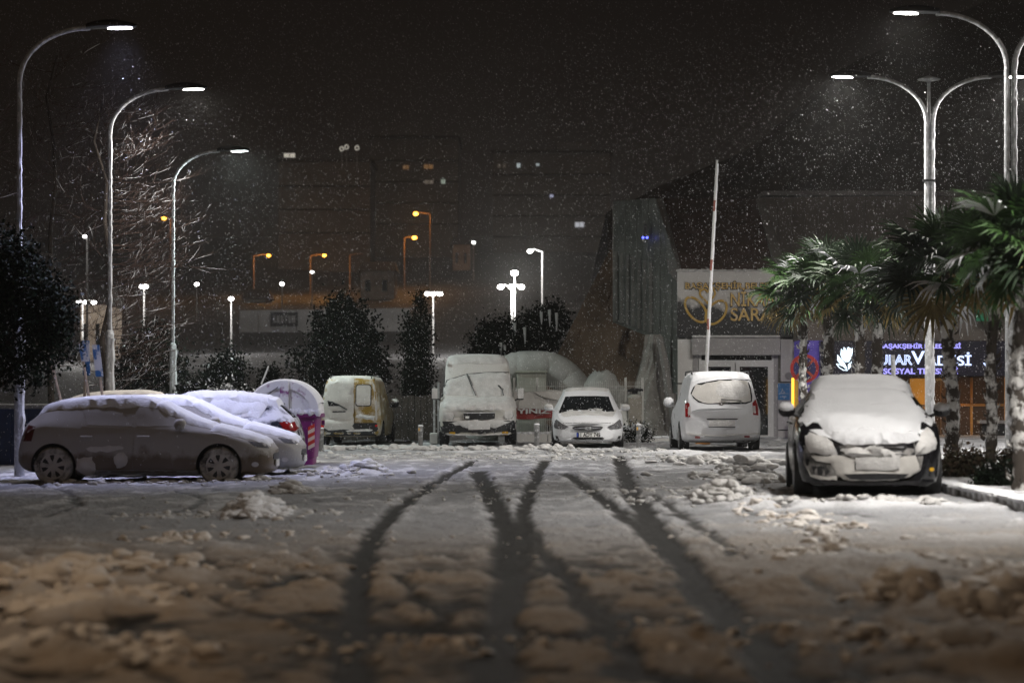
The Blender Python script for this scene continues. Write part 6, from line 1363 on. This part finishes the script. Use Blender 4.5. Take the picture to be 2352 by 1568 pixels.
plant('evergreen_tree', px_blobs([(10,590,70,75),(60,660,78,85),(110,720,62,75),(30,760,90,90),(120,790,50,60),(-80,640,120,140),(60,850,60,50),(-60,820,90,90)], 41.2), 20000, 0.085, EVER, 'dark evergreen hanging in front of the leftmost lamp pole', 'tree', 3, (-9.9, 0.14))
plant('large_shrub', px_blobs([(335,830,62,75),(390,850,50,60),(300,870,45,60),(360,770,40,40)], 67), 4200, 0.13, LEAF, 'dark shrub behind the second curved lamp pole', 'shrub', 4, snowf=0.02)
plant('large_shrub', px_blobs([(525,855,42,50),(500,880,40,45)], 70), 2600, 0.13, LEAF, 'dark shrub under the single far white lamp', 'shrub', 5, snowf=0.03)
plant('snowy_hedge', px_blobs([(525,902,40,20),(490,912,26,14),(560,912,22,14)], 56), 2600, 0.09, LEAF, 'low hedge topped with snow left of the purple bin', 'hedge', 6, snowf=0.75)
plant('hedge', px_blobs([(440,900,20,30),(425,925,30,24)], 60), 1200, 0.10, LEAF, 'dark hedge right of the third curved lamp pole base', 'hedge', 16, snowf=0.1)
plant('clipped_bush', px_blobs([(618,870,24,30)], 60), 1300, 0.08, LEAF, 'rounded bush inside a snowy hoop behind the purple bin', 'bush', 17)
m = MB(); m.tube([tuple(W(602 + 40*math.sin(R(t))*0.4 - 2, 882 - 42*math.sin(R(t*0.9)), 59.6)) for t in range(0, 110, 10)], 0.022, 6)
hp = thing('snowy_hoop', (0, 0, 0), 'thin bent hoop beaded with snow behind the purple bin', 'hoop'); hp.location = W(602, 900, 59.6); wb(m, 'hoop', M['snow'], hp, True)
plant('snowy_bush', px_blobs([(1455,992,34,20),(1475,1000,26,18),(1435,1000,18,14)], 62.6), 1800, 0.07, LEAF, 'low bush capped with snow beside the pale bollard', 'bush', 7, snowf=0.8)
plant('overhanging_shrub', px_blobs([(1128,780,42,45),(1100,810,24,36),(1165,760,30,30),(1150,815,60,30)], 74), 5200, 0.12, LEAF, 'dark overhanging shrub mass above the delivery van roof', 'shrub', 8)
plant('overhanging_shrub', px_blobs([(1262,725,38,28),(1225,745,34,34),(1240,790,55,40),(1285,740,26,36),(1200,790,30,40)], 74.5), 5600, 0.12, LEAF, 'taller dark shrub mass above the inflatable arch', 'shrub', 9)
for i, (x0, y0, y1) in enumerate(((1243,720,745),(1262,715,750),(1278,722,760),(1182,745,770),(1150,790,822),(1159,796,822),(1205,755,790))):
    p = W(x0, y0, 73.6); q = W(x0 + 1, y1, 73.5); r = thing('icicle', p, 'pale ice streak hanging from the dark shrubs, %s counted from the van roof side' % ('sixth', 'seventh', 'eighth', 'fourth', 'first', 'second', 'fifth')[i], 'icicle', 'ice streaks on the dark shrubs'); m = MB(); m.tube([(0, 0, 0.05), (0.01, 0, (q.z-p.z)*0.5), (q.x-p.x, 0, q.z-p.z)], [0.05, 0.035, 0.01], 6); m.build('ice', mat('ice', (0.5, 0.5, 0.5), 0.2), r, True)
plant('bed_shrub', px_blobs([(2225,1085,40,36),(2195,1075,36,34),(2240,1060,20,22)], 34.5), 4200, 0.07, BROWNL, 'rusty brown bed shrub right of the black car', 'shrub', 10, snowf=0.02)
plant('bed_shrub', px_blobs([(2290,1098,40,24),(2265,1108,26,18),(2315,1105,24,20)], 31.0), 3600, 0.06, EVER, 'low green bed shrub in the front of the planting bed', 'shrub', 11, snowf=0.05)
plant('bed_shrub', px_blobs([(2325,1062,34,24),(2350,1075,20,22)], 36.5), 2400, 0.06, BROWNL, 'brownish bed shrub between the two snowy palm trunks', 'shrub', 12, snowf=0.05)

# bare trees with snow on their twigs
TWIG = mat('red_brown_twig', (0.060, 0.034, 0.025), 0.85, var=0.3)
def bare_tree(px, pbase, ytop, Y, label, seed, nbr, reach, lo, bias=0.5, snowy=0.5, r0=0.012):
    X = W(px, 900, Y).x; z0 = tz(X, Y); H = W(px, ytop, Y).z - z0; rng = random.Random(seed)
    r = thing('bare_tree', (X, Y, z0), label, 'tree', 'leafless trees along the left side')
    m = MB(); m.tube([(rng.uniform(-.03, .03)*k, rng.uniform(-.03, .03)*k, H*k/9) for k in range(10)], [0.09*(1-0.095*k)+0.006 for k in range(10)], 7); m.build('trunk', BARK, r, True)
    tw = MB(); sn = MB()
    def branch(p, d, L, rad, depth):
        pts = [p.copy()]; n = 6 if depth == 0 else 4; dd = d.copy()
        for k in range(n):
            dd = (dd + Vector((rng.uniform(-.16, .16), rng.uniform(-.16, .16), rng.uniform(-.06, .16)))).normalized(); pts.append(pts[-1] + dd * L/n)
        tw.tube(pts, [rad*(1-0.75*k/n) for k in range(n+1)], 4)
        if rng.random() < snowy:
            a = rng.randrange(0, n - 1); q = [v + Vector((0, -rad*0.3, rad*0.9)) for v in pts[a:a+3]]; sn.tube(q, [rad*0.4, rad*0.6 + 0.002, rad*0.3], 4)
        if depth < 2:
            for k in range(1, n+1):
                for _ in range(2 if depth == 0 else 1):
                    if rng.random() < 0.85: nd = (dd + Vector((rng.uniform(-.9, .9), rng.uniform(-.9, .9), rng.uniform(-.25, .6)))).normalized(); branch(pts[k], nd, L*rng.uniform(0.25, 0.5), rad*0.55, depth+1)
    for i in range(nbr):
        h = lo + (H - lo - 0.1) * i/nbr; az = rng.uniform(-math.pi, math.pi)
        if rng.random() < bias: az = rng.uniform(-1.0, 0.9)
        L = reach * (1 - 0.55*abs(i/nbr - 0.35)**1.2) * rng.uniform(0.7, 1.1); branch(Vector((0, 0, h)), Vector((math.cos(az), math.sin(az), rng.uniform(-0.15, 0.22))).normalized(), L, r0, 0)
    tag(tw.build('branches', TWIG, r, False, fix=False), kind='stuff'); tag(sn.build('twig_snow', M['snow'], r, False, fix=False), kind='stuff')
bare_tree(243, 900, 235, 53.2, 'leafless tree with snowy twigs around the second lamp pole', 5, 84, 1.75, 1.5, 0.66, 0.20, 0.0080)
bare_tree(120, 900, 120, 58.0, 'dim leafless tree behind the leftmost lamp pole', 6, 40, 2.2, 2.0, 0.4, 0.15, 0.012)
bare_tree(-95, 900, 60, 44.5, 'leafless tree reaching in at the left picture edge', 7, 18, 1.3, 3.4, 0.7, 0.05, 0.012)

# palms
PALMG = [mat('palm_green', (0.032, 0.078, 0.015), 0.55, var=0.35, scale=3), mat('palm_dark', (0.013, 0.030, 0.011), 0.55, var=0.35, scale=3), mat('palm_straw', (0.21, 0.155, 0.05), 0.6, var=0.3, scale=3), M['snow']]
def frond_mesh(seed, mi, snow=False, pet=0.5, bl=0.62):
    rng = random.Random(seed); m = MB(); m.mi = mi; m.tube([(0, 0, 0), (pet*0.5, 0, 0.02), (pet, 0, 0)], [0.012, 0.009, 0.007], 4)
    n = 26
    for k in range(n):
        t = k/(n-1)*2 - 1; a = t * R(142) + rng.uniform(-.04, .04); L = bl * (1 - 0.28*abs(t)) * rng.uniform(0.88, 1.08); w = 0.030; br = rng.uniform(0.5, 0.8)
        ca, sa = math.cos(a), math.sin(a); vs = []
        droop = rng.uniform(0.05, 0.30)
        for q, ww in ((0.02, 0.35), (0.45, 1.0), (0.75, 0.65)):
            zz_ = 0.07*math.sin(q*2) - droop*q*q*L
            for side, dz in ((-1, 0.0), (0, -0.012), (1, 0.0)): vs.append((pet + q*L*ca - side*w*ww*sa, q*L*sa + side*w*ww*ca, zz_ + dz))
        vs.append((pet + L*ca, L*sa, 0.07*math.sin(2) - droop*L*1.1 - rng.uniform(0, 0.08)))
        m.mi = 3 if (snow and abs(t) < 0.5 and rng.random() < 0.6) else mi
        m.add(vs, [(0,1,4,3),(1,2,5,4),(3,4,7,6),(4,5,8,7),(6,7,9),(7,8,9)])
    return m.mesh('frond', PALMG)
FR = {('g', i): frond_mesh(10+i, 0) for i in range(3)}; FR.update({('d', i): frond_mesh(20+i, 1) for i in range(3)}); FR.update({('y', i): frond_mesh(30+i, 2) for i in range(2)}); FR.update({('s', i): frond_mesh(40+i, 0, True) for i in range(2)})
PBARK = mix_mat('snow_plastered_palm_bark', (0.050, 0.040, 0.032), (0.70, 0.69, 0.67), 0.50, 0.57, scale=3.4, ra=0.9, rb=0.75, bump=0.6, detail=5)
def palm(pxb, Y, pxc, pyc, label, seed, rad=0.11, n=34, size=1.0, green=0.5):
    rng = random.Random(seed); X = W(pxb, 900, Y).x; z0 = ground_base(X, Y) + 0.05; top = W(pxc, pyc, Y); H = top.z - z0; dx = top.x - X
    r = thing('fan_palm', (X, Y, z0), label, 'palm tree', 'fan palms in the planting strip')
    m = MB(); rings = []
    nseg = int(H / 0.09)
    for k in range(nseg + 1):
        t = k/nseg; rr_ = rad * (1.0 - 0.18*t) * (1 + (0.10 if k % 2 else -0.06) + rng.uniform(-.05, .05)); cxx = dx * t**1.6 + 0.03*math.sin(t*9 + seed)
        rings.append([(cxx + rr_*math.cos(2*math.pi*j/12)*rng.uniform(.93, 1.07), rr_*math.sin(2*math.pi*j/12), H*t) for j in range(12)])
    m.rings(rings); m.build('trunk', PBARK, r, True)
    st_ = MB()
    for k in range(70):
        t = rng.uniform(0.05, 0.98); a = rng.uniform(0, 2*math.pi); cxx = dx*t**1.6; p = Vector((cxx + rad*0.9*math.cos(a), rad*0.9*math.sin(a), H*t)); o = Vector((math.cos(a), math.sin(a), 0))
        st_.tube([p, p + o*0.05 + Vector((0, 0, 0.03)), p + o*0.07 + Vector((0, 0, 0.10))], [0.022, 0.016, 0.004], 4)
    tag(st_.build('leaf_bases', PBARK, r), kind='stuff')
    for k in range(n):
        t = k/(n-1); el = R(82 - 140*t + rng.uniform(-9, 9)); az = k*2.39996 + rng.uniform(-.2, .2)
        kind = 'y' if t > 0.86 and rng.random() < 0.6 else ('s' if rng.random() < 0.12 else ('g' if rng.random() < green else 'd')); i = rng.randrange(3 if kind in 'gd' else 2)
        f = link('frond', FR[(kind, i)], r); f.location = (dx + 0.05*math.cos(az), 0.05*math.sin(az), H - 0.10*t + 0.05); f.rotation_euler = (rng.uniform(-.5, .5), -el, az); sc = size * rng.uniform(0.85, 1.12) * (0.8 + 0.35*min(1, t*2.5)); f.scale = (sc, sc, sc)
palm(1850, 55.5, 1838, 668, 'fan palm furthest left, hanging over the brass lettering', 1, 0.10, 30, 0.95, 0.35)
palm(1903, 52.0, 1898, 640, 'fan palm with snowy trunk left of the white tulip emblem', 2, 0.12, 32, 1.0, 0.45)
palm(1970, 49.5, 1975, 652, 'bright green fan palm with the whitest trunk, right of the tulip emblem', 3, 0.11, 34, 1.0, 0.75)
palm(2003, 53.0, 2030, 660, 'fan palm with grey mottled trunk before the glowing sign', 4, 0.13, 26, 0.95, 0.3)
palm(2188, 41.0, 2170, 612, 'dark blurred fan palm just right of the twin lamp pole', 5, 0.115, 36, 1.12, 0.35)
palm(2272, 36.5, 2296, 575, 'fan palm with slanting snow-plastered trunk near the picture edge', 6, 0.085, 34, 0.95, 0.6)
palm(2340, 30.0, 2348, 545, 'nearest fan palm with thick snow-plastered trunk at the right edge', 7, 0.105, 34, 0.85, 0.6)

# planting bed with kerb stones on the right
KS_ = mix_mat('snowy_kerb_stone', (0.20, 0.195, 0.19), SNOW, 0.42, 0.55, scale=3, ra=0.7, rb=0.75, up=0.3)
kr = thing('bed_kerb', (5.62, 34, 0.08), 'snow-covered kerb stones edging the palm bed', 'kerb')
kst = MB().bbox((0, 0, 0), (0.16, 0.78, 0.24), 0.02).mesh('kerb_stone', KS_)
for k in range(27):
    o = link('kerb_stone', kst, kr); o.location = (0.02*math.sin(k*2.1), -10 + k*0.8, 0.03)
m = MB(); rng = random.Random(12)
for k in range(120): m.ball((rng.uniform(-.02, .02), -10.3 + k*0.18, 0.145), (0.115, 0.22, rng.uniform(0.03, 0.055)), 8, 5, k, 0.1)
m.build('kerb_snow', M['snow'], kr, True)
xs = np.linspace(5.70, 8.6, 34); ys = np.linspace(24, 46, 150); Xg, Yg = np.meshgrid(xs, ys); Zg = 0.19 + 0.10*(fbm(Xg, Yg, 0.7, 4, 101)-0.3) - 0.05*sstep(0.6, 0.75, fbm(Xg, Yg, 1.1, 3, 103))
i_ = np.arange(149*33); a_ = (i_//33)*34 + i_ % 33
bed = link('planting_bed', raw_mesh('planting_bed', np.stack([Xg, Yg, Zg], -1).reshape(-1, 3), np.stack([a_, a_+1, a_+35, a_+34], -1), mix_mat('snowy_soil', (0.05, 0.038, 0.028), SNOW, 0.36, 0.48, scale=1.6, ra=0.8, rb=0.7), True)); tag(bed, kind='structure')

# ------------------------------------------------------------------ lumps of shovelled snow and slush
def ico(sub=2):
    bm = bmesh.new(); bmesh.ops.create_icosphere(bm, subdivisions=sub, radius=1.0); bm.verts.ensure_lookup_table(); v = np.array([x.co[:] for x in bm.verts]); f = np.array([[q.index for q in p.verts] for p in bm.faces]); bm.free(); return v, f
IV, IF = ico(3)
def lump_variants(seed, n=8):
    out = []
    for k in range(n):
        rs = np.random.RandomState(seed + k); w = rs.normal(size=(5, 3)) * 1.9; ph = rs.rand(5)*6; d = 1 + 0.13*sum(np.sin(IV @ w[j] + ph[j]) for j in range(5)) + 0.10*np.sin(IV @ (w[0]*3.1) + 1) * np.sin(IV @ (w[1]*2.7)) + 0.09*np.sin(IV @ (w[2]*5.3) + 2) * np.sin(IV @ (w[3]*4.7)) + 0.035*rs.normal(size=len(IV)); out.append(IV * d[:, None])
    return out
LV = lump_variants(3)
def lumps(items, seed):
    rs = np.random.RandomState(seed); V = []; F = []; n = 0
    for x, y, r, sink in items:
        a = rs.rand()*6.28; c, s = math.cos(a), math.sin(a); v = LV[rs.randint(len(LV))] * (r*rs.uniform(.6, 1.7), r*rs.uniform(.6, 1.5), r*rs.uniform(.35, .8))
        v = np.stack([v[:, 0]*c - v[:, 1]*s + x, v[:, 0]*s + v[:, 1]*c + y, v[:, 2]], 1); V.append((v, r, sink)); F.append(IF + n); n += len(v)
    xy = np.array([[i[0], i[1]] for i in items]); zs = terrain(xy[:, 0], xy[:, 1]) + snow_fields(xy[:, 0], xy[:, 1])[0]
    return np.concatenate([v + (0, 0, zs[k] + r*sink) for k, (v, r, sink) in enumerate(V)]), np.concatenate(F)
rs = np.random.RandomState(77)
def scatter(path, n, sx, sy, r0, r1, out, sink=0.05, pw=2.6):
    pts = [G(*p) for p in path]
    for _ in range(n):
        k = rs.randint(max(1, len(pts)-1)); t = rs.rand(); a = pts[k]; b = pts[min(k+1, len(pts)-1)]
        out.append((a[0]+(b[0]-a[0])*t + rs.normal()*sx, a[1]+(b[1]-a[1])*t + rs.normal()*sy, r0 + (r1-r0)*rs.rand()**pw, sink))
near = []
scatter([(30,1360),(180,1330),(330,1300)], 130, 0.22, 0.35, 0.02, 0.13, near); scatter([(30,1420),(200,1400),(420,1370)], 130, 0.2, 0.3, 0.02, 0.11, near); scatter([(20,1500),(200,1480),(380,1540)], 120, 0.2, 0.22, 0.015, 0.075, near)
scatter([(420,1320),(600,1300),(760,1330)], 60, 0.3, 0.4, 0.015, 0.055, near); scatter([(330,1240),(420,1250)], 30, 0.2, 0.4, 0.02, 0.085, near); scatter([(560,1210),(760,1250)], 50, 0.5, 0.8, 0.015, 0.05, near)
scatter([(1740,1170),(1830,1205),(1930,1250)], 110, 0.25, 0.5, 0.02, 0.085, near); scatter([(1770,1265),(1950,1280),(2120,1300),(2350,1320)], 150, 0.25, 0.35, 0.02, 0.075, near); scatter([(2040,1370),(2130,1385)], 110, 0.18, 0.2, 0.02, 0.10, near)
scatter([(2250,1400),(2350,1420)], 130, 0.15, 0.18, 0.02, 0.11, near); scatter([(1880,1460),(2352,1500)], 120, 0.3, 0.3, 0.012, 0.05, near); scatter([(1550,1420),(1700,1540)], 50, 0.3, 0.3, 0.012, 0.045, near)
scatter([(600,1500),(1400,1480)], 70, 0.5, 0.5, 0.01, 0.035, near); scatter([(400,1300),(2300,1260)], 70, 0.6, 1.6, 0.01, 0.03, near); scatter([(950,1470),(1080,1500)], 40, 0.1, 0.2, 0.012, 0.04, near)
V, F = lumps(near, 1); so = link('slush_lumps', raw_mesh('slush_lumps', V, F, M['slush'], True)); tag(so, 'brownish slush lumps strewn over the near asphalt', 'slush', kind='stuff')
far = []
scatter([(735,1036),(900,1034),(1010,1036)], 130, 0.25, 0.45, 0.03, 0.14, far, 0.3); scatter([(1000,1036),(1200,1038),(1275,1040)], 120, 0.25, 0.45, 0.025, 0.12, far, 0.3); scatter([(1270,1043),(1450,1040),(1560,1042)], 160, 0.25, 0.5, 0.012, 0.07, far, 0.3)
scatter([(740,1050),(1100,1055),(1550,1050)], 420, 0.6, 1.6, 0.012, 0.06, far); scatter([(1560,1060),(1790,1070)], 160, 0.4, 1.2, 0.02, 0.13, far, 0.3); scatter([(1640,1100),(1790,1110)], 140, 0.3, 1.2, 0.02, 0.12, far, 0.3)
scatter([(700,1090),(900,1095)], 110, 0.3, 0.9, 0.015, 0.08, far, 0.3); scatter([(60,1115),(350,1112),(640,1108)], 160, 0.35, 0.5, 0.015, 0.08, far, 0.2); scatter([(1800,1168),(2160,1165)], 150, 0.25, 0.35, 0.02, 0.09, far, 0.2)
scatter([(700,1150),(1500,1110)], 260, 1.2, 3.0, 0.01, 0.045, far); scatter([(1500,1150),(1700,1120)], 140, 0.5, 1.5, 0.015, 0.06, far); scatter([(350,1190),(520,1185),(750,1190)], 130, 0.3, 0.5, 0.012, 0.06, far)
V, F = lumps(far, 2); so = link('snow_lumps', raw_mesh('snow_lumps', V, F, M['wet_snow'], True)); tag(so, 'white lumps of ploughed snow across the car park', 'snow', kind='stuff')
def pile(px, py, n, sx, sy, r0, r1, label, seed, m):
    X, Y = G(px, py); rs_ = np.random.RandomState(seed); it = []
    for k in range(n):
        a, b = np.clip(rs_.normal(size=2), -1.35, 1.35); q = math.exp(-0.5*(a*a+b*b)); it.append((X + a*sx, Y + b*sy, (r0+(r1-r0)*rs_.rand())*(0.6+0.7*q), 0.1 + 0.9*q))
    V, F = lumps(it, seed); z = gz(X, Y); o = link('snow_pile', raw_mesh('snow_pile', V - (X, Y, z), F, m, True)); o.location = (X, Y, z); tag(o, label, 'snow pile', 'heaps of shovelled snow')
pile(592, 1192, 130, 0.24, 0.35, 0.03, 0.085, 'bright snow heap in front of the foremost hatchback', 1, M['snow']); pile(668, 1135, 80, 0.18, 0.35, 0.03, 0.08, 'dull snow heap just beyond the bright one', 2, M['wet_snow'])
pile(1665, 1160, 140, 0.28, 0.5, 0.03, 0.08, 'white snow heap left of the black car front wheel', 3, M['wet_snow']); pile(835, 1086, 40, 0.25, 0.7, 0.04, 0.10, 'bluish snow heap right of the purple bin base', 4, M['snow']); pile(1715, 1088, 34, 0.25, 0.7, 0.04, 0.12, 'snow heap below the small white van', 5, M['wet_snow'])

# ------------------------------------------------------------------ falling snow
def falling_snow(n, seed):
    rs = np.random.RandomState(seed); Y = 35 + 38*rs.rand(n)**0.85; X = (rs.rand(n)*2-1) * (0.225*Y + 0.4); Z = 0.25 + rs.rand(n)*11.2; k = Z < 1.42 + 0.18*Y; X, Y, Z = X[k], Y[k], Z[k]; n = len(X)
    r = 0.0029 + 0.0046*rs.rand(n)**1.8; d = np.stack([0.42 + 0.22*rs.normal(size=n), 0.25*rs.normal(size=n), -1 + 0.1*rs.normal(size=n)], 1); d /= np.linalg.norm(d, axis=1, keepdims=True)
    a = np.cross(d, np.array([0, 1.0, 0.1])); a /= np.linalg.norm(a, axis=1, keepdims=True); b = np.cross(d, a); P = np.stack([X, Y, Z], 1); L = (r*rs.uniform(1.2, 2.9, n))[:, None]; r = r[:, None]
    V = np.stack([P + d*L, P + a*r, P - a*r*0.5 + b*r*0.87, P - a*r*0.5 - b*r*0.87, P - d*L], 1).reshape(-1, 3)
    base = (np.arange(n)*5)[:, None, None]; F = (np.array([[0,1,2],[0,2,3],[0,3,1],[4,2,1],[4,3,2],[4,1,3]])[None] + base).reshape(-1, 3)
    fm = bpy.data.materials.new('snowflake'); fm.use_nodes = True; nt = fm.node_tree; nt.nodes.clear(); o = nt.nodes.new('ShaderNodeOutputMaterial'); df = nt.nodes.new('ShaderNodeBsdfDiffuse'); tr = nt.nodes.new('ShaderNodeBsdfTranslucent'); mx = nt.nodes.new('ShaderNodeMixShader')
    df.inputs[0].default_value = tr.inputs[0].default_value = (0.9, 0.9, 0.92, 1); nt.links.new(df.outputs[0], mx.inputs[1]); nt.links.new(tr.outputs[0], mx.inputs[2]); nt.links.new(mx.outputs[0], o.inputs[0])
    so = link('falling_snow', raw_mesh('falling_snow', V, F, fm, False)); tag(so, 'snowflakes drifting down through the lamp light', 'snow', kind='stuff')
falling_snow(78000, 5)
